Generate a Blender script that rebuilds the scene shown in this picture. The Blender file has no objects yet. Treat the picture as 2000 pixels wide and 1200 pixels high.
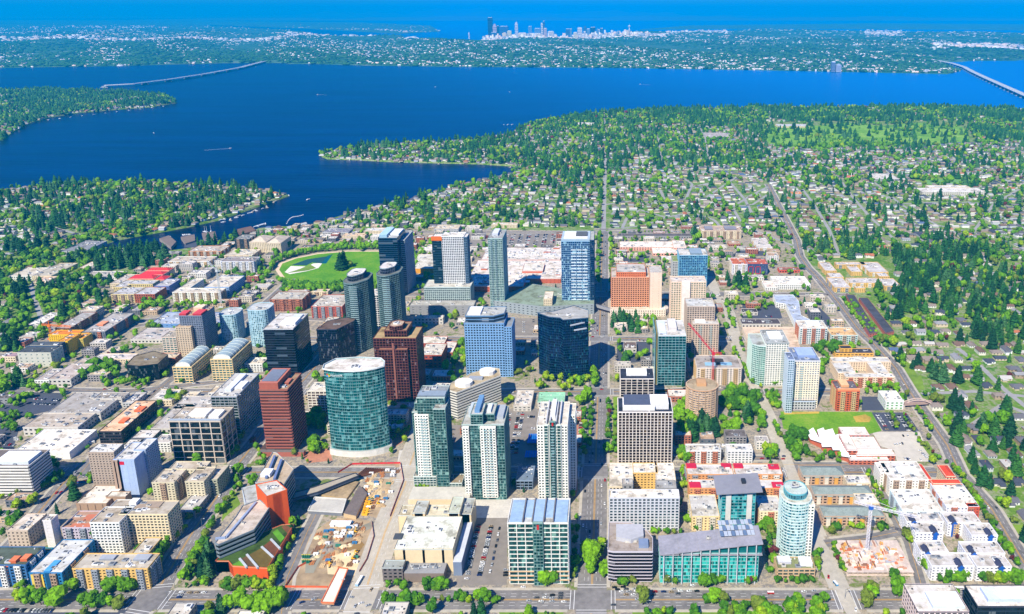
HAZE_D = 5.5e-5; HAZE_C = (.0, .46, .96); SKY_S = .056; SUN_S = 5.0; EXPO = .5; SKY_T = (.16, .7, 1.75)
import bpy, math, random
import numpy as np
from math import radians as R_, sin, cos, tan, atan, pi
random.seed(7); rng = np.random.default_rng(7)
SC = bpy.context.scene
COL = SC.collection
# ---------------------------------------------------------------- camera geometry (picture units: 2000 x 1200)
F = 1525.0; CX = 1190.0; CY = 423.0; PITCH = R_(14.8); H = 517.3
def dist(py, z=0.0):
    return (H - z) / tan(PITCH + atan((py - CY) / F))
def W(px, py, z=0.0):
    d = dist(py, z); zc = d * cos(PITCH) + (H - z) * sin(PITCH)
    return ((px - CX) * zc / F, d)
def Wv(px, py, z=0.0):
    a = PITCH + np.arctan((py - CY) / F); d = (H - z) / np.tan(a)
    zc = d * cos(PITCH) + (H - z) * sin(PITCH)
    return (px - CX) * zc / F, d
def PX(x, y, z=0.0):
    zc = y * cos(PITCH) + (H - z) * sin(PITCH)
    yc = (H - z) * cos(PITCH) - y * sin(PITCH)
    return CX + x * F / zc, CY + yc * F / zc
def hb(yt, yb):                                   # height of a front that spans picture rows yt (top) .. yb (foot)
    return H - dist(yb) * tan(PITCH + atan((yt - CY) / F))
# ---------------------------------------------------------------- materials
def s2l(c):
    return tuple(((v / 255) / 12.92 if v <= 10 else (((v / 255) + .055) / 1.055) ** 2.4) for v in c)
MATS = {}
def _new(name):
    m = bpy.data.materials.new(name); m.use_nodes = True
    return m, m.node_tree.nodes, m.node_tree.links, m.node_tree.nodes['Principled BSDF']
def mat(rgb, rough=.8, metal=0., noise=.18, scale=.25, name=None, sat=1.0):
    """painted / stone / roof surface with soft stains and fine grain; rgb is 0..255"""
    key = ('m', tuple(rgb), rough, metal, noise, scale)
    if key in MATS: return MATS[key]
    m, N, L, P = _new(name or 'surface')
    c = s2l(rgb)
    tc = N.new('ShaderNodeTexCoord')
    n1 = N.new('ShaderNodeTexNoise'); n1.inputs['Scale'].default_value = scale; n1.inputs['Detail'].default_value = 5
    n2 = N.new('ShaderNodeTexNoise'); n2.inputs['Scale'].default_value = scale * .18; n2.inputs['Detail'].default_value = 3
    L.new(tc.outputs['Object'], n1.inputs['Vector']); L.new(tc.outputs['Object'], n2.inputs['Vector'])
    mx = N.new('ShaderNodeMath'); mx.operation = 'ADD'; L.new(n1.outputs['Fac'], mx.inputs[0]); L.new(n2.outputs['Fac'], mx.inputs[1])
    mr = N.new('ShaderNodeMapRange'); mr.inputs['From Min'].default_value = .6; mr.inputs['From Max'].default_value = 1.4
    mr.inputs['To Min'].default_value = 1 - noise; mr.inputs['To Max'].default_value = 1 + noise * .6
    L.new(mx.outputs[0], mr.inputs['Value'])
    vm = N.new('ShaderNodeVectorMath'); vm.operation = 'SCALE'; vm.inputs[0].default_value = c
    L.new(mr.outputs[0], vm.inputs['Scale']); L.new(vm.outputs[0], P.inputs['Base Color'])
    P.inputs['Roughness'].default_value = rough; P.inputs['Metallic'].default_value = metal
    P.inputs['Specular IOR Level'].default_value = .25
    MATS[key] = m; return m
def roofmat(rgb):
    """weathered flat roof: membrane panels of slightly different age, stains, ponding marks and fine grit"""
    key = ('r', tuple(rgb))
    if key in MATS: return MATS[key]
    m, N, L, P = _new('roof_membrane'); c = tuple(v * k_ for v, k_ in zip(s2l(rgb), (.92, .88, .8))); tc = N.new('ShaderNodeTexCoord')
    br = N.new('ShaderNodeTexBrick'); br.inputs['Scale'].default_value = 1; br.inputs['Brick Width'].default_value = 11; br.inputs['Row Height'].default_value = 5.5; br.inputs['Mortar Size'].default_value = .09
    br.inputs['Color1'].default_value = (1.05, 1.04, 1.02, 1); br.inputs['Color2'].default_value = (.84, .83, .82, 1); br.inputs['Mortar'].default_value = (.62, .6, .58, 1); L.new(tc.outputs['Object'], br.inputs['Vector'])
    a = N.new('ShaderNodeTexNoise'); a.inputs['Scale'].default_value = .07; a.inputs['Detail'].default_value = 7; a.inputs['Roughness'].default_value = .7; L.new(tc.outputs['Object'], a.inputs['Vector'])
    r = N.new('ShaderNodeValToRGB'); e = r.color_ramp.elements; e[0].position = .36; e[0].color = (.5, .47, .42, 1); e[1].position = .52; e[1].color = (1, 1, 1, 1); e.new(.44).color = (.84, .8, .74, 1); L.new(a.outputs['Fac'], r.inputs[0])
    m1 = N.new('ShaderNodeVectorMath'); m1.operation = 'MULTIPLY'; L.new(br.outputs['Color'], m1.inputs[0]); L.new(r.outputs[0], m1.inputs[1])
    m2 = N.new('ShaderNodeVectorMath'); m2.operation = 'MULTIPLY'; m2.inputs[1].default_value = c; L.new(m1.outputs[0], m2.inputs[0]); L.new(m2.outputs[0], P.inputs['Base Color']); P.inputs['Roughness'].default_value = .85; P.inputs['Specular IOR Level'].default_value = .2
    MATS[key] = m; return m
def glass(rgb, var=.5, bay=1.6, fh=3.4, lite=None, metal=.5, rough=.1, litp=.12):
    """curtain wall: panes differ in tint, blinds and tilt"""
    key = ('g', tuple(rgb), var, bay, fh, lite, metal, litp)
    if key in MATS: return MATS[key]
    m, N, L, P = _new('pane_glass'); c = s2l(rgb); lc = s2l(lite or tuple(min(255, int(v * .55 + 105)) for v in rgb))
    tc = N.new('ShaderNodeTexCoord')
    mp = N.new('ShaderNodeVectorMath'); mp.operation = 'MULTIPLY_ADD'
    mp.inputs[1].default_value = (1 / bay, 1 / bay, 1 / fh); mp.inputs[2].default_value = (.37, .41, .02)
    L.new(tc.outputs['Object'], mp.inputs[0])
    fl = N.new('ShaderNodeVectorMath'); fl.operation = 'FLOOR'; L.new(mp.outputs[0], fl.inputs[0])
    wn = N.new('ShaderNodeTexWhiteNoise'); wn.noise_dimensions = '3D'; L.new(fl.outputs[0], wn.inputs['Vector'])
    big = N.new('ShaderNodeTexNoise'); big.inputs['Scale'].default_value = .045; big.inputs['Detail'].default_value = 2; L.new(tc.outputs['Object'], big.inputs['Vector'])  # broad blotches of reflection painted into the glass colour
    mr = N.new('ShaderNodeMapRange'); mr.inputs['To Min'].default_value = 1 - var; mr.inputs['To Max'].default_value = 1 + var * .7
    L.new(wn.outputs['Value'], mr.inputs['Value'])
    mb = N.new('ShaderNodeMapRange'); mb.inputs['From Min'].default_value = .3; mb.inputs['From Max'].default_value = .7
    mb.inputs['To Min'].default_value = .62; mb.inputs['To Max'].default_value = 1.3; L.new(big.outputs['Fac'], mb.inputs['Value'])
    mu = N.new('ShaderNodeMath'); mu.operation = 'MULTIPLY'; L.new(mr.outputs[0], mu.inputs[0]); L.new(mb.outputs[0], mu.inputs[1])
    vm = N.new('ShaderNodeVectorMath'); vm.operation = 'SCALE'; vm.inputs[0].default_value = c; L.new(mu.outputs[0], vm.inputs['Scale'])
    gt = N.new('ShaderNodeMath'); gt.operation = 'GREATER_THAN'; gt.inputs[1].default_value = 1 - litp
    sx = N.new('ShaderNodeSeparateColor'); L.new(wn.outputs['Color'], sx.inputs[0]); L.new(sx.outputs[1], gt.inputs[0])
    mix = N.new('ShaderNodeMix'); mix.data_type = 'RGBA'; L.new(gt.outputs[0], mix.inputs[0]); L.new(vm.outputs[0], mix.inputs[6]); mix.inputs[7].default_value = (*lc, 1)
    L.new(mix.outputs[2], P.inputs['Base Color'])
    P.inputs['Roughness'].default_value = rough; P.inputs['Metallic'].default_value = metal
    nm = N.new('ShaderNodeNewGeometry'); vs = N.new('ShaderNodeVectorMath'); vs.operation = 'SUBTRACT'; vs.inputs[1].default_value = (.5, .5, .5)
    L.new(wn.outputs['Color'], vs.inputs[0]); sc = N.new('ShaderNodeVectorMath'); sc.operation = 'SCALE'; sc.inputs['Scale'].default_value = .05; L.new(vs.outputs[0], sc.inputs[0])
    ad = N.new('ShaderNodeVectorMath'); ad.operation = 'ADD'; L.new(nm.outputs['Normal'], ad.inputs[0]); L.new(sc.outputs[0], ad.inputs[1])
    no = N.new('ShaderNodeVectorMath'); no.operation = 'NORMALIZE'; L.new(ad.outputs[0], no.inputs[0]); L.new(no.outputs[0], P.inputs['Normal'])
    MATS[key] = m; return m
def ground_mat(stops, scales=(.01, .08), rough=.95, name='ground', extra=None):
    """natural ground: colour ramp over layered noise"""
    m, N, L, P = _new(name)
    tc = N.new('ShaderNodeTexCoord')
    a = N.new('ShaderNodeTexNoise'); a.inputs['Scale'].default_value = scales[0]; a.inputs['Detail'].default_value = 6; a.inputs['Roughness'].default_value = .65
    b = N.new('ShaderNodeTexNoise'); b.inputs['Scale'].default_value = scales[1]; b.inputs['Detail'].default_value = 6; b.inputs['Roughness'].default_value = .7
    L.new(tc.outputs['Object'], a.inputs['Vector']); L.new(tc.outputs['Object'], b.inputs['Vector'])
    ad = N.new('ShaderNodeMath'); ad.operation = 'ADD'; L.new(a.outputs['Fac'], ad.inputs[0]); L.new(b.outputs['Fac'], ad.inputs[1])
    mr = N.new('ShaderNodeMapRange'); mr.inputs['From Min'].default_value = .7; mr.inputs['From Max'].default_value = 1.3; L.new(ad.outputs[0], mr.inputs['Value'])
    r = N.new('ShaderNodeValToRGB'); L.new(mr.outputs[0], r.inputs[0])
    els = r.color_ramp.elements
    while len(els) < len(stops): els.new(.5)
    for e, (p, c) in zip(els, stops): e.position = p; e.color = (*s2l(c), 1)
    L.new(r.outputs[0], P.inputs['Base Color']); P.inputs['Roughness'].default_value = rough; P.inputs['Specular IOR Level'].default_value = .15
    return m
# ---------------------------------------------------------------- mesh builder and object helpers
class MB:
    def __init__(s): s.v = []; s.f = []; s.m = []; s.mats = []
    def mi(s, m):
        if m not in s.mats: s.mats.append(m)
        return s.mats.index(m)
    def face(s, pts, m):
        n = len(s.v); s.v.extend(pts); s.f.append(tuple(range(n, n + len(pts)))); s.m.append(s.mi(m))
    def box(s, x0, x1, y0, y1, z0, z1, m, top=None):
        n = len(s.v); s.v += [(x0, y0, z0), (x1, y0, z0), (x1, y1, z0), (x0, y1, z0), (x0, y0, z1), (x1, y0, z1), (x1, y1, z1), (x0, y1, z1)]
        k = s.mi(m); t = s.mi(top or m)
        s.f += [(n, n+1, n+5, n+4), (n+1, n+2, n+6, n+5), (n+2, n+3, n+7, n+6), (n+3, n, n+4, n+7), (n+4, n+5, n+6, n+7), (n+3, n+2, n+1, n)]
        s.m += [k, k, k, k, t, k]
    def prism(s, poly, z0, z1, m, top=None, bottom=True):
        n = len(s.v); k = len(poly); a = s.mi(m); t = s.mi(top or m)
        s.v += [(p[0], p[1], z0) for p in poly] + [(p[0], p[1], z1) for p in poly]
        for i in range(k):
            j = (i + 1) % k; s.f.append((n + i, n + j, n + k + j, n + k + i)); s.m.append(a)
        s.f.append(tuple(range(n + k, n + 2 * k))); s.m.append(t)
        if bottom: s.f.append(tuple(range(n + k - 1, n - 1, -1))); s.m.append(a)
    def bar(s, ax, ay, bx, by, nx, ny, d0, d1, z0, z1, m):     # box along a wall edge a->b, from d0 to d1 outwards
        n = len(s.v)
        for z in (z0, z1):
            s.v += [(ax + nx*d0, ay + ny*d0, z), (bx + nx*d0, by + ny*d0, z), (bx + nx*d1, by + ny*d1, z), (ax + nx*d1, ay + ny*d1, z)]
        k = s.mi(m)
        s.f += [(n+3, n+2, n+6, n+7), (n+7, n+6, n+5, n+4), (n, n+1, n+2, n+3), (n+2, n+1, n+5, n+6), (n, n+3, n+7, n+4)]
        s.m += [k] * 5
    def beam(s, p, q, w, m, w2=None):
        """square beam from p to q"""
        import mathutils
        P = mathutils.Vector(p); Q = mathutils.Vector(q); d = (Q - P).normalized()
        u = d.cross(mathutils.Vector((0, 0, 1)) if abs(d.z) < .95 else mathutils.Vector((0, 1, 0))).normalized(); v = d.cross(u)
        w2 = w2 or w; n = len(s.v)
        for c, ww in ((P, w), (Q, w2)):
            for a, b in ((-1, -1), (1, -1), (1, 1), (-1, 1)): s.v.append(tuple(c + u * a * ww / 2 + v * b * ww / 2))
        k = s.mi(m)
        s.f += [(n, n+1, n+5, n+4), (n+1, n+2, n+6, n+5), (n+2, n+3, n+7, n+6), (n+3, n, n+4, n+7), (n+4, n+5, n+6, n+7), (n+3, n+2, n+1, n)]; s.m += [k] * 6
    def build(s, name, parent=None, smooth=False):
        me = bpy.data.meshes.new(name)
        off = parent.location if parent is not None else (0, 0, 0)
        if parent is not None:
            par = parent
            ox = oy = oz = 0
            while par is not None: ox += par.location[0]; oy += par.location[1]; oz += par.location[2]; par = par.parent
            v = [(a - ox, b - oy, c - oz) for a, b, c in s.v]
        else: v = s.v
        me.from_pydata(v, [], s.f)
        for m in s.mats: me.materials.append(m)
        if len(s.mats) > 1: me.polygons.foreach_set('material_index', s.m)
        if smooth: me.polygons.foreach_set('use_smooth', [True] * len(me.polygons))
        me.update()
        o = bpy.data.objects.new(name, me); COL.objects.link(o); o.parent = parent
        return o
def fastmesh(name, verts, tris, midx, mats, smooth=False):
    """verts (n,3) array, tris (m,k) array of equal polygons"""
    me = bpy.data.meshes.new(name); k = tris.shape[1]
    me.vertices.add(len(verts)); me.vertices.foreach_set('co', verts.astype(np.float32).ravel())
    me.loops.add(tris.size); me.loops.foreach_set('vertex_index', tris.astype(np.int32).ravel())
    me.polygons.add(len(tris)); me.polygons.foreach_set('loop_start', np.arange(0, tris.size, k, dtype=np.int32))
    me.polygons.foreach_set('material_index', midx.astype(np.int32))
    me.update(calc_edges=True)
    for m in mats: me.materials.append(m)
    if smooth: me.polygons.foreach_set('use_smooth', [True] * len(tris))
    o = bpy.data.objects.new(name, me); COL.objects.link(o); return o
def tag(o, label=None, cat=None, group=None, kind=None):
    if label: o['label'] = label
    if cat: o['category'] = cat
    if group: o['group'] = group
    if kind: o['kind'] = kind
    return o
def empty(name, x, y, z=0., label=None, cat=None, group=None):
    o = bpy.data.objects.new(name, None); o.location = (x, y, z); COL.objects.link(o); return tag(o, label, cat, group)
def inside(px, py, poly):
    """vectorised point in polygon"""
    px = np.asarray(px, float); py = np.asarray(py, float); r = np.zeros(px.shape, bool); n = len(poly)
    for i in range(n):
        x0, y0 = poly[i]; x1, y1 = poly[(i + 1) % n]
        if y0 == y1: continue
        c = ((y0 > py) != (y1 > py)) & (px < (x1 - x0) * (py - y0) / (y1 - y0) + x0); r ^= c
    return r
def ccw(p):
    a = sum(p[i][0] * p[(i+1) % len(p)][1] - p[(i+1) % len(p)][0] * p[i][1] for i in range(len(p)))
    return p if a > 0 else p[::-1]
def grow(poly, d):
    """offset a CCW outline outwards by d"""
    n = len(poly); out = []
    for i in range(n):
        x0, y0 = poly[i-1]; x1, y1 = poly[i]; x2, y2 = poly[(i+1) % n]
        ax, ay = x1-x0, y1-y0; bx, by = x2-x1, y2-y1
        la = math.hypot(ax, ay) or 1; lb = math.hypot(bx, by) or 1
        n1 = (ay/la, -ax/la); n2 = (by/lb, -bx/lb)
        k = 1 + n1[0]*n2[0] + n1[1]*n2[1]; k = max(k, .35)
        out.append((x1 + d*(n1[0]+n2[0])/k, y1 + d*(n1[1]+n2[1])/k))
    return out
ORD = ['', 'second', 'third', 'fourth', 'fifth', 'sixth', 'seventh', 'eighth', 'ninth', 'tenth', 'eleventh', 'twelfth', 'thirteenth', 'fourteenth', 'fifteenth', 'sixteenth', 'seventeenth', 'eighteenth', 'nineteenth', 'twentieth']
def ordinal(i, n, a='leftmost', b='rightmost', d='from the left'):
    if n == 1: return ''
    if i == 0: return a
    if i == n - 1: return b
    if i < 20: return ORD[i] + ' ' + d
    j = n - 1 - i
    if j < 20: return ORD[j] + ' ' + d.replace('left', 'right')
    k = i + 1; s = ['twenty', 'thirty', 'forty', 'fifty', 'sixty', 'seventy', 'eighty', 'ninety'][min(7, k // 10 - 2)]
    return s + ('-' + ['', 'first', 'second', 'third', 'fourth', 'fifth', 'sixth', 'seventh', 'eighth', 'ninth'][k % 10] if k % 10 else 'th') + ' ' + d
PENDING = []           # (object, base phrase, x, y): repeats that get an ordinal once all of them are known
def later(o, phrase, x, y, cat, group): tag(o, None, cat, group); PENDING.append((o, phrase, PX(x, y)[0]))
def finish_labels():
    d = {}
    for o, p, px in PENDING: d.setdefault(p, []).append((px, o))
    for p, l in d.items():
        l.sort(key=lambda t: t[0])
        for i, (px, o) in enumerate(l):
            w = ordinal(i, len(l)); t = p + (', ' + w if w else '')
            if len(t.split()) > 16: t = t.replace(' broadleaf tree', ' tree').replace(' near the ', ' by ')
            o['label'] = t
# ---------------------------------------------------------------- facades
def facade(poly, z0, z1, wallm, fh, bay, sp, pier, dep, sides=None, mb=None, corner=True, top=1.2):
    """wall grid standing dep metres proud of the glazing: spandrels of sp*fh and piers of width pier every bay"""
    mb = mb or MB(); n = len(poly); nf = max(1, round((z1 - z0) / fh)); fh = (z1 - z0) / nf
    for i in range(n):
        (ax, ay), (bx, by) = poly[i], poly[(i+1) % n]; L = math.hypot(bx-ax, by-ay)
        if L < .5: continue
        tx, ty = (bx-ax)/L, (by-ay)/L; nx, ny = ty, -tx
        if sp > 0:
            for k in range(nf + 1):
                za = z0 + k*fh - (sp*fh*.5 if k else 0); zb = z0 + k*fh + sp*fh*.5
                if k == nf: zb = z1 + top
                mb.bar(ax, ay, bx, by, nx, ny, 0, dep, za, zb, wallm)
        if pier > 0:
            nb = max(1, round(L / bay)); w = L / nb
            for k in range(nb + (1 if corner else 0)):
                c = k*w; a = max(0, c - pier/2); b = min(L, c + pier/2)
                if b - a < .1: continue
                mb.bar(ax+tx*a, ay+ty*a, ax+tx*b, ay+ty*b, nx, ny, 0, dep + .06, z0, z1 + (top if sp == 0 else top-.05), wallm)
    return mb
def glazing(T, poly, z0, z1, gm, fh, bands=False):
    if bands:
        nf = max(1, round((z1 - z0) / fh)); fh = (z1 - z0) / nf
        for k in range(nf):
            m = MB(); m.prism(poly, z0 + k*fh, z0 + (k+1)*fh, gm, bottom=False); m.build('window_band', T)
    else:
        m = MB(); m.prism(poly, z0, z1, gm, bottom=False); m.build('glazing', T)
def roof(T, poly, z, rm, edge, over=.25, par=1.0, thick=.35, name='roof', wear=True):
    mb = MB(); p = grow(poly, over); q = grow(poly, over - .5); n = len(p)
    mb.prism(p, z - .05, z + thick, edge, top=rm)
    for i in range(n):
        j = (i+1) % n
        a0, a1, b0, b1 = p[i], p[j], q[i], q[j]
        for pts in ([(*a0, z+thick), (*a1, z+thick), (*a1, z+par), (*a0, z+par)], [(*b1, z+thick), (*b0, z+thick), (*b0, z+par), (*b1, z+par)], [(*a0, z+par), (*a1, z+par), (*b1, z+par), (*b0, z+par)]):
            mb.face(pts, edge)
    return mb.build(name, T)
# ---------------------------------------------------------------- buildings
FOOT = []      # footprints taken (x0, x1, y0, y1)
LANDM = []     # (x, y, phrase) landmarks that labels of small things refer to
WHITE = (232, 232, 228); LG = (190, 192, 194); GR = (150, 152, 155); DG = (88, 90, 96); TAN = (205, 185, 150); CREAM = (226, 210, 180)
def st(wall, gl, fh=3.6, bay=3.6, sp=.3, pier=.6, dep=.35, **k): return dict(wall=wall, gl=gl, fh=fh, bay=bay, sp=sp, pier=pier, dep=dep, k=k)
GT = (42, 98, 100); GD = (22, 34, 44); GB = (34, 74, 120); GK = (12, 20, 34); GL = (120, 175, 185)
S = dict(
 white=st(WHITE, GD, 3.2, 4.0, .45, 1.4), cream=st(CREAM, GD, 3.1, 3.8, .5, 1.6), tan=st(TAN, GD, 3.1, 3.6, .5, 1.5), grey=st(LG, GD, 3.3, 3.8, .45, 1.3),
 brick=st((158, 104, 84), (26, 34, 44), 3.2, 4.2, .42, 1.3), yellow=st((226, 186, 112), GD, 3.1, 3.8, .52, 1.8), orange=st((214, 140, 90), GD, 3.1, 4.2, .45, 1.6),
 bandw=st(WHITE, GK, 3.6, 9, .5, 0, .6), low=st((205, 200, 192), GD, 4.5, 6, .6, 3.0, .2), lowg=st((150, 150, 152), GD, 4.5, 6, .6, 3.2, .2),
 teal=st((170, 205, 205), GT, 3.8, 3.0, .12, .18, .15), dark=st((50, 58, 70), GK, 3.8, 2.6, .12, .22, .15), blank=st((205, 190, 165), GD, 6, 9, .9, 8.4, .2))
def units(T, x0, x1, y0, y1, z, n, c=(200, 202, 205), r=None):
    r = r or random
    for _ in range(n):
        w = r.uniform(2.2, 6); d = r.uniform(2.2, 5); 
        if x1 - x0 < w + 3 or y1 - y0 < d + 3: continue
        x = r.uniform(x0 + 1.2, x1 - w - 1.2); y = r.uniform(y0 + 1.2, y1 - d - 1.2); h = r.uniform(1.1, 2.4)
        mb = MB(); cc = r.choice([c, (235, 235, 235), (150, 155, 162), (205, 200, 190)])
        m = mat(cc, .6, 0, .15, .6); mb.box(x, x+w, y, y+d, z + .3, z + h, m)
        mb.box(x + w*.2, x + w*.8, y + d*.2, y + d*.8, z + h, z + h + .25, mat((95, 98, 104), .7, 0, .1, .6))
        if r.random() < .5: mb.box(x + w, x + w + r.uniform(1.5, 5), y + d*.4, y + d*.6, z + .35, z + .9, m)
        mb.build('rooftop_unit', T)
BAYC = [(228, 226, 220), (176, 150, 128), (150, 156, 166), (206, 176, 130), (190, 120, 92), (214, 206, 190)]
def addbays(T, x0, x1, y0, y1, h, s, seed):
    """projecting window bays in a second colour on the front and on the side the sun or the lens sees"""
    r = random.Random(seed); n = int((x1 - x0) // 13); c = r.choice([c for c in BAYC if abs(c[0]-s['wall'][0]) + abs(c[2]-s['wall'][2]) > 30])
    b = dict(s, wall=c, pier=.9, bay=2.6); n = min(n, 6)
    for i in range(n):
        a = x0 + (i + .5)*(x1-x0)/n - 2.6
        mass(T, rp(a, a + 5.2, y0 - 1.7, y0 - s['dep'] - .05), 0, h - .6, b, (200, 200, 202), par=.4, over=.1)
    if n and y1 - y0 > 18:
        xs, xe = (x1 + s['dep'] + .05, x1 + 1.6) if (x0 + x1) < 0 else (x0 - 1.6, x0 - s['dep'] - .05)
        for k in (.3, .7): yy = y0 + k*(y1-y0); mass(T, rp(xs, xe, yy - 2.6, yy + 2.6), 0, h - .6, b, (200, 200, 202), par=.4, over=.1)
def vents(x0, x1, y0, y1, z, n, mb, r=random):
    m = mat((215, 215, 215), .5); k = mat((70, 72, 78), .6)
    for _ in range(n):
        x = r.uniform(x0 + 1, x1 - 1); y = r.uniform(y0 + 1, y1 - 1); s = r.uniform(.3, .8)
        mb.box(x - s, x + s, y - s, y + s, z + .3, z + r.uniform(.7, 1.3), r.choice([m, k]))
def mass(T, poly, z0, z1, s, rc=None, bands=False, over=.35, ec=None, par=1.0, roofed=True, wallc=None):
    poly = ccw(poly); wm = mat(wallc or s['wall'], .75, 0, .12, .3); gm = glass(s['gl'], bay=s['k'].get('pane', max(1.2, s['bay'] / 2)), fh=s['fh'], **{k: v for k, v in s['k'].items() if k != 'pane'})
    glazing(T, poly, z0, z1, gm, s['fh'], bands)
    mb = facade(poly, z0, z1, wm, s['fh'], s['bay'], s['sp'], s['pier'], s['dep'])
    if mb.f: mb.build('wall', T)
    if roofed:
        roof(T, poly, z1, roofmat(rc or (205, 206, 208)), mat(ec or s['wall'], .7, 0, .1, .3), over=max(over, s['dep'] + .1), par=par)
def rect(xl, xr, yf, yk, h):
    if h >= 300: h = hb(yf, h)
    x0, d0 = W(xl, yf, h); x1, _ = W(xr, yf, h); d1 = dist(yk, h)
    if d1 < d0: d0, d1 = d1, d0
    return x0, x1, d0, d1, h
def rp(x0, x1, y0, y1): return [(x0, y0), (x1, y0), (x1, y1), (x0, y1)]
def claim(x0, x1, y0, y1, m=2): FOOT.append((x0 - m, x1 + m, y0 - m, y1 + m))
def BD(name, label, s, xl, xr, yf, yk, h, cat='building', rc=None, un=3, pent=(), bands=False, z0=0, lm=None, T=None, ec=None, vent=8, wings=(), par=1.0, hip=None, podium=None, wallc=None, group=None):
    """a building from the picture rows/columns of its roof front edge, roof back row and height (or foot row)"""
    s = S[s] if isinstance(s, str) else s
    x0, x1, y0, y1, h = rect(xl, xr, yf, yk, h)
    if T is None:
        T = empty(name, (x0+x1)/2, y0, 0, label, cat, group)
    claim(x0, x1, y0, y1)
    if lm: LANDM.append(((x0+x1)/2, (y0+y1)/2, lm))
    mass(T, rp(x0, x1, y0, y1), z0, h, s, rc, bands, ec=ec, par=par, roofed=hip is None, wallc=wallc)
    if hip:
        mb = MB(); m = mat(hip, .85, 0, .35, .7); e = 1.0; X0, X1, Y0, Y1 = x0-e, x1+e, y0-e, y1+e; w = X1-X0; d = Y1-Y0; rh = min(w, d) * .22; i = min(w, d) * .45
        if w > d: a, b = (X0+i, (Y0+Y1)/2, h+rh), (X1-i, (Y0+Y1)/2, h+rh)
        else: a, b = ((X0+X1)/2, Y0+i, h+rh), ((X0+X1)/2, Y1-i, h+rh)
        c = [(X0, Y0, h), (X1, Y0, h), (X1, Y1, h), (X0, Y1, h)]
        if w > d: fs = [(c[0], c[1], b, a), (c[1], c[2], b), (c[2], c[3], a, b), (c[3], c[0], a)]
        else: fs = [(c[0], c[1], a), (c[1], c[2], b, a), (c[2], c[3], b), (c[3], c[0], a, b)]
        for f in fs: mb.face(list(f), m)
        mb.face(c[::-1], m); mb.build('roof', T)
    else:
        for p in pent:      # (fx0, fx1, fy0, fy1, height, colour or style)
            a, b, c, d = x0 + p[0]*(x1-x0), x0 + p[1]*(x1-x0), y0 + p[2]*(y1-y0), y0 + p[3]*(y1-y0)
            if isinstance(p[5], dict): mass(T, rp(a, b, c, d), h + .3, h + p[4], p[5], rc, False)
            else:
                mb = MB(); m = mat(p[5], .75, 0, .15, .3); mb.box(a, b, c, d, h + .3, h + p[4], m, mat(tuple(min(255, v + 25) for v in p[5]), .8, 0, .2, .3))
                mb.build('penthouse', T)
        units(T, x0, x1, y0, y1, h, un + (min(8, int((x1-x0)*(y1-y0)/420)) if un else 0))
        if name == 'apartment_block' and x1 - x0 > 22 and h < 40 and label: addbays(T, x0, x1, y0, y1, h, s, sum(map(ord, label)))
        if vent: mb = MB(); vents(x0, x1, y0, y1, h, vent, mb); mb.build('roof_vents', T)['kind'] = 'stuff'
    for w in wings: BD(name, None, w.get('s', s), *w['r'], T=T, rc=w.get('rc', rc), un=w.get('un', 1), pent=w.get('pent', ()), vent=w.get('vent', 3), bands=w.get('bands', bands), ec=w.get('ec', ec), hip=w.get('hip'), wallc=w.get('wallc'), z0=w.get('z0', 0))
    return T, (x0, x1, y0, y1, h)
def BP(name, label, s, pts, h, cat='building', rc=None, un=2, lm=None, T=None, bands=False, z0=0, ec=None, over=.35, par=1.0, wallc=None):
    """a building with a free outline; pts are picture points of its roof outline at height h"""
    s = S[s] if isinstance(s, str) else s
    poly = ccw([W(px, py, h) for px, py in pts])
    xs = [p[0] for p in poly]; ys = [p[1] for p in poly]
    if T is None: T = empty(name, sum(xs)/len(xs), min(ys), 0, label, cat)
    claim(min(xs), max(xs), min(ys), max(ys))
    if lm: LANDM.append((sum(xs)/len(xs), sum(ys)/len(ys), lm))
    mass(T, poly, z0, h, s, rc, bands, ec=ec, over=over, par=par, wallc=wallc)
    cx, cy = sum(xs)/len(xs), sum(ys)/len(ys); w = (max(xs)-min(xs))*.2; d = (max(ys)-min(ys))*.2
    units(T, cx - w, cx + w, cy - d, cy + d, h, un)
    return T, poly
def balconies(T, x0, x1, y, z0, z1, fh, cols, w=3.2, d=1.5, glassy=True, side=None):
    """stacks of balconies on the front (or a side) wall: one part each, sharing one mesh"""
    me = None; nf = int(round((z1 - z0) / fh)); n = 0
    for c in cols:
        for k in range(1, nf):
            if n >= 100: return
            cx = x0 + c * (x1 - x0); z = z0 + k * fh
            if me is None:
                mb = MB(); a = mat((222, 222, 220), .7, 0, .1, .5); g = mat((150, 190, 195), .2, .2, .1, .5)
                mb.box(-w/2, w/2, -d, 0, 0, .2, a); mb.box(-w/2, w/2, -d, -d + .08, .2, 1.15, g)
                mb.box(-w/2, -w/2 + .08, -d + .08, 0, .2, 1.15, g); mb.box(w/2 - .08, w/2, -d + .08, 0, .2, 1.15, g)
                o = mb.build('balcony'); me = o.data
            else: o = bpy.data.objects.new('balcony', me); COL.objects.link(o)
            o.parent = T; o.location = (cx - T.location[0], y - T.location[1] - .45, z); n += 1
def textobj(body, parent, x, y, z, size, color, name='sign_lettering', rot=(pi/2, 0, 0)):
    cu = bpy.data.curves.new(name, 'FONT'); cu.body = body; cu.size = size; cu.extrude = .12; cu.materials.append(mat(color, .5, 0, 0, 1))
    t_ = bpy.data.objects.new(name, cu); COL.objects.link(t_); bpy.context.view_layer.update(); me = bpy.data.meshes.new_from_object(t_); bpy.data.objects.remove(t_)
    o = bpy.data.objects.new(name, me); COL.objects.link(o); o.parent = parent; o.rotation_euler = rot
    o.location = (x - parent.location[0], y - parent.location[1], z); return o
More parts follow.
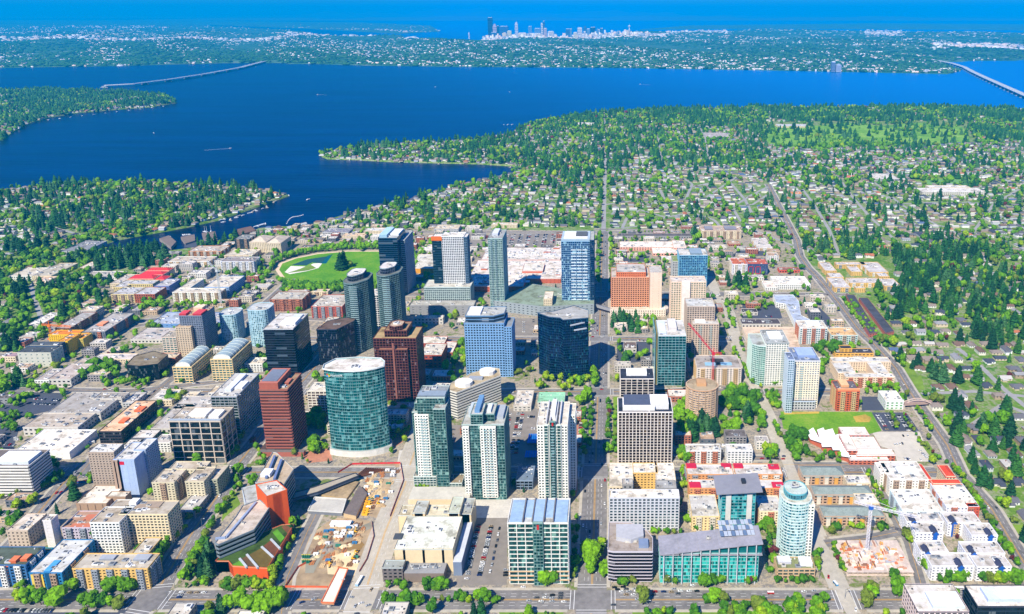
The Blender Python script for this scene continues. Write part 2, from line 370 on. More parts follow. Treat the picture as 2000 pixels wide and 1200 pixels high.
# ---- bottom row, left to right
BD('apartment_block', 'blue and orange apartments with dark green roof at the far bottom-left street corner', st((60, 110, 160), GD, 3.2, 5, .4, 2.6), -40, 50, 1105, 1070, 1146, rc=(98, 112, 104), lm='the blue and orange corner apartments', un=3, bands=True,
   pent=((.6, .75, .1, .4, 3, (205, 105, 60)), (.8, .95, .2, .5, 3, (215, 110, 65))), wings=(dict(r=(0, 16, 1107, 1095, 1146), s=st((215, 105, 60), GD, 3.2, 4, .4, 1.6), un=0), dict(r=(48, 82, 1093, 1072, 13), s=st((30, 140, 165), GD, 3.2, 5, .4, 2.6))))
T, b = BD('apartment_block', 'white-roofed apartments with bright blue and teal end walls', st((46, 125, 180), GD, 3.2, 5, .45, 3.2), 57, 121, 1120, 1056, 1151, rc=(222, 228, 238), lm='the teal and blue apartments', un=2, bands=True,
   pent=((.42, .62, .02, .35, 1.5, (60, 140, 200)),))
mb = MB(); y = b[2] - .45; m = mat((236, 205, 90), .7)
mb.box(b[0] + 1.5, b[0] + 12.5, y - .35, y, 2, b[4] - 1, m); mb.box(b[0] + 14.5, b[0] + 19, y - .35, y, 0, b[4] + .5, mat((25, 80, 120), .7)); mb.build('yellow_panel', T)
BD('apartment_block', 'long low cream apartments with tan panels beside the bottom-left crossing', 'yellow', 142, 288, 1112, 1083, 1150, rc=(208, 204, 198), lm='the long cream corner apartments', bands=True, un=4,
   pent=((.25, .45, .55, .85, 2.2, (150, 155, 165)), (.72, .92, .5, .9, 2.2, (150, 155, 165))), wings=(dict(r=(258, 289, 1083, 1052, 16), un=2),))
BD('apartment_tower', 'white and tan L-shaped apartment tower, the tallest block near the bottom-left', st(WHITE, (50, 70, 80), 3.1, 3.6, .42, 1.3), 176, 233, 1022, 992, 35, rc=(196, 188, 178), lm='the white and tan L-shaped apartments', bands=True,
   wings=(dict(r=(233, 327, 1006, 980, 35), s=st((232, 214, 176), (50, 70, 80), 3.1, 3.6, .42, 1.3), rc=(200, 194, 186), un=4, pent=((.05, .2, .6, .95, 5, (235, 235, 235)), (.2, .7, .5, .95, 1.2, (150, 130, 110)))), dict(r=(215, 262, 992, 978, 35), un=1)))
BD('office_block', 'square tan block with a white stair tower on its far side', st((196, 178, 158), GD, 3.4, 4, .55, 2.4), 13, 54, 1038, 1005, 1068, rc=(232, 224, 218), lm='the square tan block with white stair tower', wings=(dict(r=(84, 100, 1018, 1007, 30), s=st((228, 222, 220), GD, 3.4, 6, .9, 5)),))
BD('apartment_block', 'lavender apartment block with rust-red unfinished roof', st((200, 190, 204), GD, 3.1, 3.2, .5, 1.4), 121, 176, 1032, 1000, 1060, rc=(196, 160, 140), lm='the lavender unfinished block', un=2, pent=((.25, .98, .02, .25, .8, (176, 96, 66)), (.45, .9, .45, .8, .8, (176, 96, 66))))
BD('hotel_annex', 'low white-roofed brown-walled box at the foot of the hotel', st((170, 142, 118), GD, 6, 9, .95, 8.6), 149, 208, 985, 950, 1002, rc=(244, 240, 236), lm='the white-roofed hotel annex', un=0, wings=(dict(r=(208, 245, 972, 962, 12), rc=(240, 238, 235), un=0),))
T, b = BD('hotel_tower', 'tan hotel tower with pale blue ends and small red emblem', st((176, 158, 142), GD, 3.0, 3.4, .55, 2.0), 172, 222, 885, 868, 45, rc=(228, 232, 240), lm='the tan hotel tower', bands=True,
   wings=(dict(r=(222, 262, 899, 866, 45), s=st((170, 190, 226), GD, 3.0, 6, .9, 4.6), un=1), dict(r=(262, 284, 880, 858, 46), s=st((160, 178, 205), GD, 3.0, 3.4, .5, 2.0), un=1), dict(r=(217, 229, 901, 899, 45), s=st((176, 150, 130), GD, 3, 9, .98, 8), un=0, vent=0)))
x0, x1, y0, y1, h = rect(222, 262, 899, 866, 45)
mb = MB(); mb.prism([(x0+6, y0-.6), (x0+11, y0-.6), (x0+11, y0-.3), (x0+6, y0-.3)], h-5.5, h-1.5, mat((205, 30, 60), .5)); mb.build('emblem', T)
BD('apartment_block', 'beige concrete apartment block with stepped corners beside the hotel tower', st((214, 204, 176), GD, 3.1, 4, .5, 2), 297, 340, 944, 918, 24, rc=(212, 204, 194), lm='the beige stepped apartments', bands=False,
   wings=(dict(r=(362, 398, 942, 914, 24), un=3), dict(r=(330, 398, 918, 903, 24), un=3), dict(r=(400, 424, 938, 910, 19), s=st((170, 172, 150), GD, 3.1, 4, .5, 2))))
BD('shop', 'small flat grey shop between beige apartments and street', 'lowg', 347, 380, 1001, 968, 7, rc=(200, 200, 205), un=2, lm='the small grey corner shop')
BD('office_tower', 'white and black striped office block at the left edge', st((224, 220, 214), GK, 3.7, 30, .52, 0, .7), -50, 55, 912, 880, 968, rc=(128, 120, 120), lm='the striped office at the left edge', un=2, bands=True, pent=((.35, .97, .1, .75, 4.5, (214, 220, 230)),))
# ---- left side, second row
BD('store', 'big white flat-roofed store with four dark skylights', st((236, 236, 236), GD, 4, 6, .9, 5), 27, 136, 884, 841, 9, rc=(250, 249, 250), lm='the big white-roofed store', un=6, vent=4)
BD('store', 'grey-roofed mall behind the big white store', 'low', 45, 152, 836, 808, 11, rc=(206, 198, 192), lm='the grey mall roof', un=6, vent=12, wings=(dict(r=(92, 196, 808, 768, 11), rc=(186, 184, 186), un=9, vent=20), dict(r=(182, 238, 780, 768, 12), rc=(176, 172, 172), un=4),))
BD('office_block', 'long dark glass block with salmon roof and orange roof boxes', st((66, 62, 70), GK, 3.8, 4, .25, .3), 193, 236, 844, 784, 867, rc=(250, 214, 184), lm='the salmon-roofed dark block', un=4, bands=True, pent=((.45, .75, .25, .4, 2.5, (208, 96, 50)), (.55, .9, .62, .78, 2.5, (208, 96, 50))))
GRID = st((206, 192, 176), (36, 52, 60), 7.4, 11, .1, 1.2, .5, pane=3)
BD('office_tower', 'beige-framed office with a bold square grid of dark windows', GRID, 330, 430, 824, 797, 905, rc=(202, 196, 190), lm='the beige grid-framed office', un=5, bands=True, pent=((.3, .65, .3, .8, 3.5, (226, 224, 222)), (.72, .92, .2, .7, 3.5, (226, 224, 222)), (0, 1, 0, .12, 1.8, (140, 152, 165))))
BD('office_tower', 'green glass office with white diagonal braced side, behind the grid-framed office', st((178, 186, 196), (46, 66, 62), 3.9, 5, .16, .35), 412, 462, 776, 731, 852, rc=(208, 210, 216), lm='the braced green glass office', un=6, bands=True, pent=((.35, .6, .2, .9, 4, (205, 212, 225)), (.65, .95, .3, .6, 3, (220, 222, 228))))
for k, (xl, xr, yf, yk, yb, xr2, lb) in enumerate(((337, 374, 718, 683, 748, 0, 'cream office under a rounded glass roof, the left one of the pair'), (411, 453, 703, 668, 744, 0, 'cream office under a rounded glass roof, the right one of the pair'))):
    T, b = BD('office_block', lb, st((232, 204, 150), (60, 120, 125), 3.8, 5, .35, 1.0), xl, xr, yf, yk, yb, rc=(200, 190, 160), un=0, vent=0, bands=True, lm='the rounded-roof cream offices')
    mb = MB(); n = 8; m = mat((190, 208, 206), .25, .3, .1, .3); e = mat((230, 232, 226), .6)
    x0, x1, y0, y1, h = b; X0, X1 = x0 + 3, x1 - 3; Y0, Y1 = y0 + 2, y1 - 3
    for i in range(n):
        a, c = pi * i / n, pi * (i+1) / n; xa, xc = (X0+X1)/2 - (X1-X0)/2*cos(a), (X0+X1)/2 - (X1-X0)/2*cos(c); za, zc = h + 1.5 + 6*sin(a), h + 1.5 + 6*sin(c)
        mb.face([(xa, Y0, za), (xc, Y0, zc), (xc, Y1, zc), (xa, Y1, za)], m)
        mb.face([(xa, Y0, h+.4), (xc, Y0, h+.4), (xc, Y0, zc), (xa, Y0, za)], e); mb.face([(xc, Y1, h+.4), (xa, Y1, h+.4), (xa, Y1, za), (xc, Y1, zc)], e)
        for q in range(7): yy = Y0 + (Y1-Y0)*q/6; mb.beam((xa, yy, za+.1), (xc, yy, zc+.1), .35, e)
    mb.build('barrel_roof', T)
BP('office_block', 'low faceted black glass office with brown roof', st((30, 40, 48), (14, 34, 44), 4, 3, .06, .1, .12), [(247, 714), (272, 716), (308, 712), (328, 694), (300, 687), (262, 697)], 24, rc=(150, 140, 122), un=2, bands=True, lm='the faceted black glass office')
BD('office_block', 'stone office with tall teal window under a dark slab roof', st((196, 196, 184), (40, 120, 130), 5, 9, .75, 6), 34, 99, 690, 676, 716, rc=(88, 96, 108), lm='the stone office with teal window', un=0, wings=(dict(r=(50, 112, 678, 669, 22), s=st((60, 80, 110), GK, 5, 5, .4, 1), rc=(98, 106, 120), un=1),))
BD('apartment_block', 'bright yellow sheathed apartment block under construction below an orange crane', st((240, 196, 40), (120, 90, 40), 3.2, 3.4, .5, 1.4), 113, 132, 668, 652, 693, rc=(240, 170, 70), lm='the yellow apartment block under construction', un=2, wings=(dict(r=(133, 162, 663, 652, 16), s=st((206, 190, 90), (120, 70, 40), 3.2, 3.4, .5, 1.4)), dict(r=(95, 150, 655, 646, 16), rc=(245, 150, 60))))
BD('apartment_block', 'long grey-roofed brick apartment block, left of two behind the yellow block', 'brick', 108, 137, 642, 611, 14, rc=(188, 188, 192), un=2, lm='the grey-roofed brick apartments')
BD('apartment_block', 'long grey-roofed apartment block, right of two behind the yellow block', st((120, 128, 140), GD, 3.2, 4, .4, 1.4), 162, 205, 649, 613, 668, rc=(196, 194, 198), un=4, pent=((.2, .5, .3, .5, 3, (210, 130, 90)),))
BD('store', 'pale blue flat-roofed store behind the tan tower', st((110, 150, 200), GD, 5, 8, .8, 5), 293, 350, 634, 611, 8, rc=(186, 200, 228), lm='the pale blue store roof', un=3, wings=(dict(r=(396, 432, 630, 612, 8), rc=(190, 196, 222)),))
BD('apartment_tower', 'tan residential tower with dark red roof blocks and dark glass side', st((206, 186, 160), (70, 82, 96), 3.1, 3.6, .5, 1.8), 343, 372, 640, 622, 694, rc=(200, 176, 146), lm='the tan tower with red roof', bands=True, un=0, wings=(dict(r=(350, 394, 618, 600, 62), s=st((120, 130, 150), (60, 80, 104), 3.1, 3.6, .4, 1), rc=(206, 170, 140), un=1, pent=((0, .3, 0, .4, 4, (190, 50, 60)), (.6, .98, 0, .5, 4, (190, 50, 60)), (.3, .7, .6, .95, 5, (216, 190, 160)))),))
BD('office_block', 'small concrete block with teal window beside the tan tower', st((214, 196, 180), (50, 120, 120), 3.6, 5, .4, 1.2), 316, 344, 660, 648, 689, rc=(188, 184, 180), un=1)
BLUEG = st((176, 214, 228), (44, 92, 120), 3.0, 2.6, .22, 1.0, .25, var=.7, litp=.3, pane=2.4, lite=(215, 240, 248))
for lb, xl, xr, yf, yk, yb, lm in (('shorter rounded tower of patterned pale blue glass', 423, 460, 617, 602, 668, 'the pale blue glass towers'), ('taller rounded tower of patterned pale blue glass', 478, 521, 608, 592, 677, 'the pale blue glass towers')):
    x0, x1, y0, y1, h = rect(xl, xr, yf, yk, yb); c = [((x0+x1)/2 + (x1-x0)/2 * abs(cos(t))**.6 * (1 if cos(t) > 0 else -1), (y0+y1)/2 + (y1-y0)/2 * abs(sin(t))**.6 * (1 if sin(t) > 0 else -1)) for t in [2*pi*i/20 for i in range(20)]]
    T = empty('apartment_tower', (x0+x1)/2, y0, 0, lb, 'building'); claim(x0, x1, y0, y1); LANDM.append(((x0+x1)/2, y0, lm)); mass(T, c, 0, h, BLUEG, (206, 214, 224), True); units(T, x0+3, x1-3, y0+3, y1-3, h, 3)
# apartments behind
BD('apartment_block', 'yellow, white and brick courtyard apartments with pale roofs', st((220, 200, 140), (70, 90, 120), 3.1, 4, .42, 1.6), 217, 262, 576, 562, 592, rc=(206, 208, 220), lm='the yellow courtyard apartments', wings=(dict(r=(262, 302, 576, 562, 592), s=st((170, 90, 60), GD, 3.1, 4, .42, 1.6)), dict(r=(222, 246, 562, 548, 15), un=2), dict(r=(250, 298, 556, 548, 16), un=3), dict(r=(302, 330, 560, 546, 15), s=st((110, 130, 190), GD, 3.1, 4, .4, 1.5), un=2)))
BD('apartment_block', 'apartments with many red hipped roofs', 'cream', 250, 300, 546, 538, 14, lm='the red-roofed apartments', hip=(214, 52, 62), wings=(dict(r=(272, 318, 538, 531, 14), hip=(214, 52, 62)), dict(r=(285, 330, 530, 524, 15), hip=(206, 60, 60)), dict(r=(300, 322, 548, 540, 14), hip=(214, 52, 62))))
BD('apartment_block', 'white U-shaped apartments with a courtyard and lime window bays', st((236, 232, 222), (120, 140, 60), 3.2, 4, .45, 1.8), 337, 430, 572, 564, 590, rc=(232, 228, 222), lm='the white U-shaped apartments', un=3, wings=(dict(r=(400, 447, 562, 540, 17), s=st((150, 180, 220), GB, 3.2, 4, .35, 1.2), un=4), dict(r=(352, 372, 563, 546, 17), un=2)))
BD('apartment_block', 'brown timber-fronted flats near the bay', st((190, 130, 80), (80, 60, 50), 3.2, 4, .35, 1), 368, 432, 492, 481, 506, rc=(208, 198, 190), un=5, lm='the brown flats by the bay')
BD('apartment_block', 'long white flats below the brown ones', 'white', 328, 408, 512, 502, 521, rc=(216, 206, 196), un=3)
BD('apartment_block', 'white and blue-grey flats with a long roof terrace', st((225, 228, 235), (60, 90, 130), 3.1, 3.6, .4, 1.2), 431, 495, 512, 503, 533, rc=(166, 160, 166), un=3, lm='the white and blue-grey flats')
BD('apartment_block', 'cream twin-gabled mid-rise by the park', 'cream', 487, 520, 474, 462, 494, hip=(208, 192, 172), lm='the cream twin-gabled mid-rise', wings=(dict(r=(520, 548, 476, 462, 497), hip=(208, 192, 172)),))
BD('apartment_block', 'dark glass mid-rise beside the cream gabled one', st((70, 80, 90), GK, 3.3, 3, .3, .5), 458, 487, 468, 459, 489, rc=(150, 155, 160), un=2)
BD('apartment_block', 'cream low flats under the dark mid-rise', 'cream', 438, 492, 500, 488, 509, rc=(225, 220, 210), un=4)
BD('apartment_block', 'brown brick apartments with pale roof below the round park', 'brick', 527, 590, 586, 571, 608, rc=(206, 204, 200), lm='the brown brick apartments by the park', un=4, wings=(dict(r=(560, 600, 571, 567, 16), un=1),))
BD('apartment_block', 'red and white gabled apartments left of the dark green crowned towers', st((190, 90, 70), (90, 100, 120), 3.1, 4, .4, 1.6), 608, 668, 600, 577, 622, rc=(210, 208, 206), lm='the red and white apartments', un=4)
BD('apartment_block', 'long low cream flats along the lower edge of the park', 'cream', 556, 640, 571, 566, 7, rc=(215, 205, 190), un=3)
# ---- centre towers
KC = st((158, 92, 78), (34, 24, 30), 4.1, 40, .5, 0, .8)
T, b = BD('office_tower', 'red-brown office tower ringed with dark window bands', KC, 507, 561, 762, 731, 886, rc=(176, 146, 122), lm='the red-brown banded tower', bands=True, un=1, ec=(150, 96, 80), pent=((0, .68, 0, .95, 9, (168, 92, 74)), (.05, .6, .1, .85, 9.6, (96, 104, 122)), (.72, .9, .3, .6, 3, (158, 88, 70))))
x0, x1, y0, y1, h = b; mb = MB(); m = mat((166, 96, 80), .8)
mb.box(x0 - 7, x1 + 14, y0 - 7, y0 - 1, 0, 6, m, mat((120, 112, 108), .9)); mb.box(x0 - 8, x0 - 1.2, y0 - .9, y1, 0, 6, m, mat((90, 70, 62), .9)); mb.build('podium', T)
# curved green glass tower
T, poly = BP('office_tower', 'tall curved green glass tower with white crescent roof', st((136, 182, 184), (20, 104, 108), 3.9, 2.6, .1, .16, .2, litp=.14, lite=(110, 176, 178), var=.5, pane=2.6, metal=.35), [(632, 721.5), (644, 723.8), (658, 725.2), (674, 726), (690, 726), (706, 725), (721, 723), (736, 720), (749, 716), (750, 708), (743, 702), (700, 700), (656, 703), (634, 714)], 111, rc=(238, 238, 242), ec=(228, 232, 232), un=5, bands=True, over=1.2, par=1.6, lm='the curved green glass tower')
xs = [p[0] for p in poly]; ys = [p[1] for p in poly]; mb = MB(); base = grow(poly, 2.2)
mb.prism(base, 0, 7.5, mat((222, 220, 214), .7), mat((186, 184, 178), .9)); mb.build('podium', T)
mx, my = W(640, 727, 108)
mb = MB()
for i, c in enumerate(((220, 80, 40), (120, 180, 50), (60, 150, 220), (240, 190, 50))): mb.box(mx + (i % 2)*1.9, mx + (i % 2)*1.9 + 1.7, my - 4.2, my - 4, 106 - (i//2)*1.9, 107.7 - (i//2)*1.9, mat(c, .5))
mb.build('emblem', T); textobj('Microsoft', T, mx + 4.4, my - 4.6, 104.6, 3.6, (235, 240, 240))
# brown gridded tower with stepped top
BR = st((120, 74, 66), (44, 16, 26), 3.9, 3.9, .14, .5, .25, metal=.2, var=.5, litp=.03)
T, b = BD('office_tower', 'brown granite tower with stepped top and gridded dark glass', BR, 729, 812, 662, 640, 790, rc=(190, 168, 128), bands=True, un=0, vent=0, lm='the stepped brown tower', ec=(126, 78, 66))
x0, x1, y0, y1, h = b; w = x1 - x0
mass(T, rp(x0 + .25*w, x0 + .77*w, y0 + 5, y1 - 3), h, h + 9, BR, (170, 140, 115)); mass(T, [(x0+.36*w, y0+8), (x0+.5*w, y0+3), (x0+.66*w, y0+8), (x0+.66*w, y0+22), (x0+.5*w, y0+27), (x0+.36*w, y0+22)], h + 9, h + 15, BR, (196, 176, 160))
mass(T, rp(x0 + .13*w, x0 + .8*w, y0 - 5, y0 - .5), 0, h - 14, BR, (176, 130, 110)); units(T, x0+.4*w, x0+.62*w, y0+9, y0+22, h + 15, 3)
mb = MB(); mb.box(x0 + 2, x1 + 3, y0 - 22, y0 - 6, 0, 7, mat((196, 176, 158), .8), mat((190, 176, 160), .9)); mb.box(x0 + .46*w, x0 + .5*w, y0 - 6.2, y0 - 5, 0, h - 4, mat((150, 96, 84), .8)); mb.build('podium', T)
DK = st((46, 60, 76), GK, 3.8, 30, .18, 0, .3, metal=.5, lite=(90, 110, 130))
BD('office_tower', 'black glass tower with white roof deck, leftmost of the dark towers', DK, 514, 572, 644, 614, 735, rc=(224, 224, 230), bands=True, lm='the leftmost black glass tower', un=2, pent=((.45, .95, .25, .6, 4.5, (225, 228, 236)), (.6, .9, .62, .9, 3, (190, 196, 206))), ec=(200, 206, 214))
BP('office_tower', 'wedge-shaped black glass block with brown roof between dark towers', st((46, 62, 84), (14, 26, 48), 3.9, 2.8, .06, .12, .12, metal=.5), [(618, 645), (657, 645), (690, 629), (697, 621), (668, 622), (640, 628)], 57, rc=(116, 98, 92), bands=True, un=2, lm='the black wedge block')
EL = st((112, 140, 142), (14, 48, 58), 3.3, 2.9, .22, .3, .5, litp=.1, lite=(140, 170, 172), metal=.45)
for lb, xl, xr, yf, yk, yb, lm in (('dark green glass residential tower with rounded crown, left of the pair', 664, 711, 556, 533, 690, 'the left crowned tower'), ('dark green glass residential tower with rounded crown, right of the pair', 730, 774, 541, 521, 682, 'the right crowned tower')):
    x0, x1, y0, y1, h = rect(xl, xr, yf, yk, yb); cx, cy = (x0+x1)/2, (y0+y1)/2
    c = [(x0 + a*(x1-x0), y0 + b_*(y1-y0)) for a, b_ in ((0, .3), (.12, .1), (.3, .02), (.52, 0), (.7, .1), (.97, .34), (1, .45), (.96, .9), (.8, 1), (.2, 1), (.04, .85))]
    T = empty('apartment_tower', cx, y0, 0, lb, 'building'); claim(x0, x1, y0, y1); LANDM.append((cx, y0, lm)); mass(T, c, 0, h, EL, (120, 130, 136), True)
    top = [(cx - 2 + (p[0]-cx)*.66, cy + 2 + (p[1]-cy)*.66) for p in c]
    mass(T, top, h + .4, h + 9, st((100, 110, 130), (30, 42, 66), 4, 3, .1, .2), (232, 232, 238), ec=(170, 190, 196))
    balconies(T, x0 + (x1-x0)*.1, x1 - (x1-x0)*.1, y0 + 1.2, 0, h, 3.3, (.42, .62), w=6, d=1.8)
    units(T, cx - 7, cx + 6, cy - 5, cy + 8, h + 9.3, 2)
BD('office_tower', 'white-gridded slab half hidden between the crowned dark green towers', st((226, 226, 226), GD, 3.9, 5, .25, .8), 712, 740, 577, 566, 640, rc=(236, 232, 230), un=1)
BD('office_tower', 'deep blue glass tower overlooking the park, with white-veined side', st((50, 90, 120), (14, 44, 74), 3.9, 30, .12, 0, .2, metal=.5), 738, 775, 466, 448, 583, rc=(196, 202, 212), bands=True, lm='the deep blue tower by the park', un=2, pent=((.05, .45, .05, .9, 6, (150, 185, 205)), (.5, .95, .3, .9, 3, (220, 222, 228))), wings=(dict(r=(775, 790, 470, 452, 105), s=st((190, 200, 210), (60, 80, 100), 3.9, 2.5, .2, .3), un=1),))
LS = st((235, 237, 240), (38, 52, 66), 3.2, 3.2, .3, .75, .35)
T, b = BD('apartment_tower', 'white-gridded residential tower with dark left corner and orange roof corner', LS, 862, 905, 463, 455, 590, rc=(240, 240, 244), lm='the white-gridded tall tower', bands=True, un=1, wings=(
   dict(r=(843, 862, 466, 457, 590), s=st((46, 84, 104), (14, 44, 64), 3.2, 9, .2, 0), un=0, bands=False), dict(r=(905, 912, 464, 457, 590), s=st((100, 130, 160), (24, 50, 74), 3.2, 3, .3, .4), un=0, bands=False),
   dict(r=(828, 918, 562, 548, 598), s=st((196, 214, 212), (60, 84, 96), 3.4, 3.6, .3, .6), rc=(220, 222, 222), un=2)))
x0, x1, y0, y1, h = rect(843, 862, 466, 457, 590); mb = MB(); mb.box(x0 - 1, x1 + 1, y0 - 1, y0 + 5, h - 4, h + 2.5, mat((224, 112, 40), .6)); mb.build('orange_corner', T)
T, b = BD('apartment_tower', 'slender pale green residential tower seen before the shopping mall', st((176, 204, 200), (62, 104, 108), 3.2, 3.4, .25, .4, .35, litp=.3), 953, 981, 467, 450, 607, rc=(170, 176, 186), lm='the slender pale green tower', bands=True, un=2, pent=((.2, .6, .3, .9, 5, (196, 200, 208)),))
balconies(T, b[0], b[1], b[2], 3, b[4], 3.2, (.2, .5), w=3.4)
T, b = BD('office_tower', 'bright blue glass tower with white spandrel panels beside the long avenue', st((150, 190, 220), (16, 72, 130), 4.0, 3.4, .12, .3, .3, litp=.14, lite=(170, 215, 235), var=.4, metal=.4), 1096, 1152, 472, 455, 606, rc=(190, 198, 206), lm='the bright blue tower on the avenue', bands=True, un=4, pent=((.0, 1, .0, 1, 3.5, (150, 170, 186)), (.08, .92, .08, .92, 4, (206, 208, 210)), (.5, .9, .35, .8, 6, (70, 74, 80))), wings=(dict(r=(1152, 1160, 470, 452, 606), s=st((40, 80, 120), (14, 50, 90), 4, 3, .12, .3), un=0, bands=False),))
x0, x1, y0, y1, h = b; mb = MB(); m = mat((225, 238, 245), .5)
for k in range(1, 18):
    z = 14 + k * (h - 30) / 17
    for q in range(3): mb.box(x0 + (.34 + q*.2)*(x1-x0), x0 + (.34 + q*.2 + .17)*(x1-x0), y0 - .75, y0 - .4, z, z + 1.5, m)
mb.build('spandrel_panels', T)['kind'] = 'stuff'
BB = st((124, 168, 214), (8, 18, 36), 3.9, 3.9, .42, 1.5, .5, var=.3, litp=.02, metal=.1)
T, b = BD('office_tower', 'light blue office tower with small square windows and stepped roof', BB, 907, 984, 633, 612, 736, rc=(150, 160, 176), lm='the light blue punched-window tower', bands=True, un=0, vent=0, ec=(110, 150, 196), wings=(dict(r=(984, 999, 640, 622, 736), s=BB, un=0, bands=False, vent=0),))
x0, x1, y0, y1, h = b; w = x1 - x0
mass(T, [(x0 + 1, y0 + 4), (x0 + .74*w, y0 + 4), (x0 + .98*w, y0 + 14), (x0 + .98*w, y1 - 2), (x0 + 1, y1 - 2)], h + .3, h + 10, st((100, 140, 180), (60, 80, 104), 5, 20, .25, 0), (196, 202, 206)); units(T, x0 + 8, x1 - 8, y0 + 12, y1 - 4, h + 10, 4)
mb = MB(); mb.box(x0 + 4, x0 + 22, y0 + 8, y1 - 6, h + 10.4, h + 13, mat((240, 242, 244), .7)); mb.build('penthouse', T)
BK = st((50, 90, 124), (8, 40, 84), 3.9, 2.6, .05, .1, .12, metal=.6, litp=.07, lite=(40, 110, 140), var=.6)
T, poly = BP('office_tower', 'black-blue mirror glass tower with angled terraces at the top right', BK, [(1050, 612), (1072, 620), (1094, 622), (1100, 626), (1149, 622), (1149, 607), (1121, 598), (1083, 609)], 95, rc=(186, 190, 196), ec=(60, 90, 120), bands=True, un=3, lm='the black-blue mirror tower')
for k in range(3):
    a = W(1108 + k*7, 617 + k*4, 95); c = W(1138 + k*4, 610 + k*6, 95); mb = MB(); mb.beam((a[0], poly[0][1]*0 + a[1]-14, 93-k*4), (c[0], c[1]-12, 93-k*4), 1.6, mat((190, 196, 206), .5)); mb.build('terrace_edge', T)
T, poly = BP('office_block', 'long white-banded office with chamfered ends and two white drums on its roof', st((214, 212, 204), (40, 48, 60), 3.9, 60, .5, 0, .6), [(876, 763), (892, 768), (977, 735), (975, 722), (962, 720), (922, 730), (880, 751)], 38, rc=(196, 184, 160), bands=True, un=0, lm='the white-banded chamfered office')
for px, py, r in ((906, 752, 10), (952, 730, 9)):
    x, y = W(px, py, 38); mb = MB(); mb.prism([(x + r*cos(t)*1.2, y + r*sin(t)) for t in [2*pi*i/10 for i in range(10)]], 38.3, 43.5, mat((240, 238, 234), .7)); mb.build('roof_drum', T)
x, y = W(930, 741, 38); mb = MB(); mb.box(x - 9, x + 9, y - 4, y + 4, 38.3, 41, mat((160, 166, 176), .7)); mb.build('rooftop_unit', T)
# three green-white residential towers and their white neighbour
GW = st((218, 224, 216), (38, 92, 92), 3.3, 3.3, .16, .5, .35, litp=.12, lite=(150, 190, 186), var=.55)
GG = st((126, 160, 158), (34, 88, 90), 3.3, 3.2, .12, .2, .25, litp=.12, lite=(140, 185, 180), var=.6)
WW = st((240, 238, 230), (50, 84, 88), 3.3, 3.2, .42, 1.3, .4, var=.5)
def restower(label, lm, xl, xr, yf, yk, yb, strips, tops, side=None):
    """glass shaft with projecting white window strips, balcony stacks and a stepped glass crown"""
    T, b = BD('apartment_tower', label, GG, xl, xr, yf, yk, yb, rc=(190, 196, 200), lm=lm, bands=True, un=0, vent=0, ec=(200, 212, 208), wings=side or ())
    x0, x1, y0, y1, h = b; w = x1 - x0
    for a, c, s in strips: mass(T, rp(x0 + a*w, x0 + c*w, y0 - 2.0, y0 - .5), 4, h - 2, s, (215, 220, 216))
    for a, c, p, q, hh, s in tops:
        mass(T, rp(x0 + a*w, x0 + c*w, y0 + p*(y1-y0), y0 + q*(y1-y0)), h + .3, h + hh, s, (200, 206, 212)) if isinstance(s, dict) else None
        if not isinstance(s, dict): mb = MB(); mb.box(x0 + a*w, x0 + c*w, y0 + p*(y1-y0), y0 + q*(y1-y0), h + .3, h + hh, mat(s, .6)); mb.build('penthouse', T)
    return T, b
T, b = restower('green glass residential tower with white window columns, leftmost of three', 'the leftmost green residential tower', 805, 846, 806, 778, 946, ((.12, .78, WW),), ((.1, .7, .1, .9, 9, GG), (.2, .5, .3, .8, 12, (190, 198, 206))),
   side=(dict(r=(814, 868, 778, 755, 108), s=GG, un=3, rc=(150, 160, 172), pent=((.0, 1, .1, .5, 2, (120, 135, 150)),)), dict(r=(846, 869, 800, 778, 100), s=GG, un=1)))
balconies(T, b[0], b[1], b[2] - 1.6, 3, b[4] - 3, 3.3, (.45, .62), w=3.0)
T, b = restower('green glass residential tower with stepped crown, between its white and green neighbours', 'the middle green residential tower', 902, 984, 831, 795, 976, ((.02, .16, WW), (.44, .8, WW)), ((.22, .5, .0, .6, 12, GG), (.5, .75, .2, .8, 8, GG), (.3, .42, .1, .95, 16, (110, 150, 190)), (.56, .66, .3, .7, 11, (215, 220, 225)), (.75, .95, .3, .95, 4, (176, 182, 190)), (.1, .25, .4, .95, 7, (190, 200, 206))))
balconies(T, b[0], b[1], b[2] - 1.6, 3, b[4] - 3, 3.3, (.56, .68), w=3.2)
T, b = BD('apartment_tower', 'white residential tower with red emblem panel and long roof ribs beside the avenue', WW, 1049, 1108, 832, 787, 990, rc=(228, 226, 224), lm='the white residential tower on the avenue', bands=True, un=3, wings=(dict(r=(1108, 1123, 812, 790, 92), s=WW, un=0, bands=False), dict(r=(1052, 1062, 815, 800, 97), un=0, vent=0)))
x0, x1, y0, y1, h = b; w = x1 - x0
for a, c in ((.23, .36), (.42, .6), (.66, .78)): mass(T, rp(x0 + a*w, x0 + c*w, y0 - 1.6, y0 - .5), 8, h + (5 if a < .6 and a > .4 else 1), GW if a != .42 else GG, (200, 205, 210))
mb = MB(); m = mat((206, 206, 210), .7)
for f in (.3, .42, .62, .74): mb.box(x0 + f*w - .6, x0 + f*w + .6, y0 + 1, y1 - 2, h + .3, h + 4.5, m)
mb.box(x0 + .44*w, x0 + .58*w, y0 + 12, y1 - 4, h + .3, h + 7, mat((226, 228, 230), .7)); mb.build('roof_ribs', T)
mb = MB(); mb.box(x0 + .49*w, x0 + .54*w, y0 - 2.3, y0 - 1.9, h + 1, h + 4.5, mat((200, 40, 40), .5)); mb.build('emblem', T)
balconies(T, x0, x1, y0 - 1.2, 6, h, 3.3, (.51,), w=3.4)
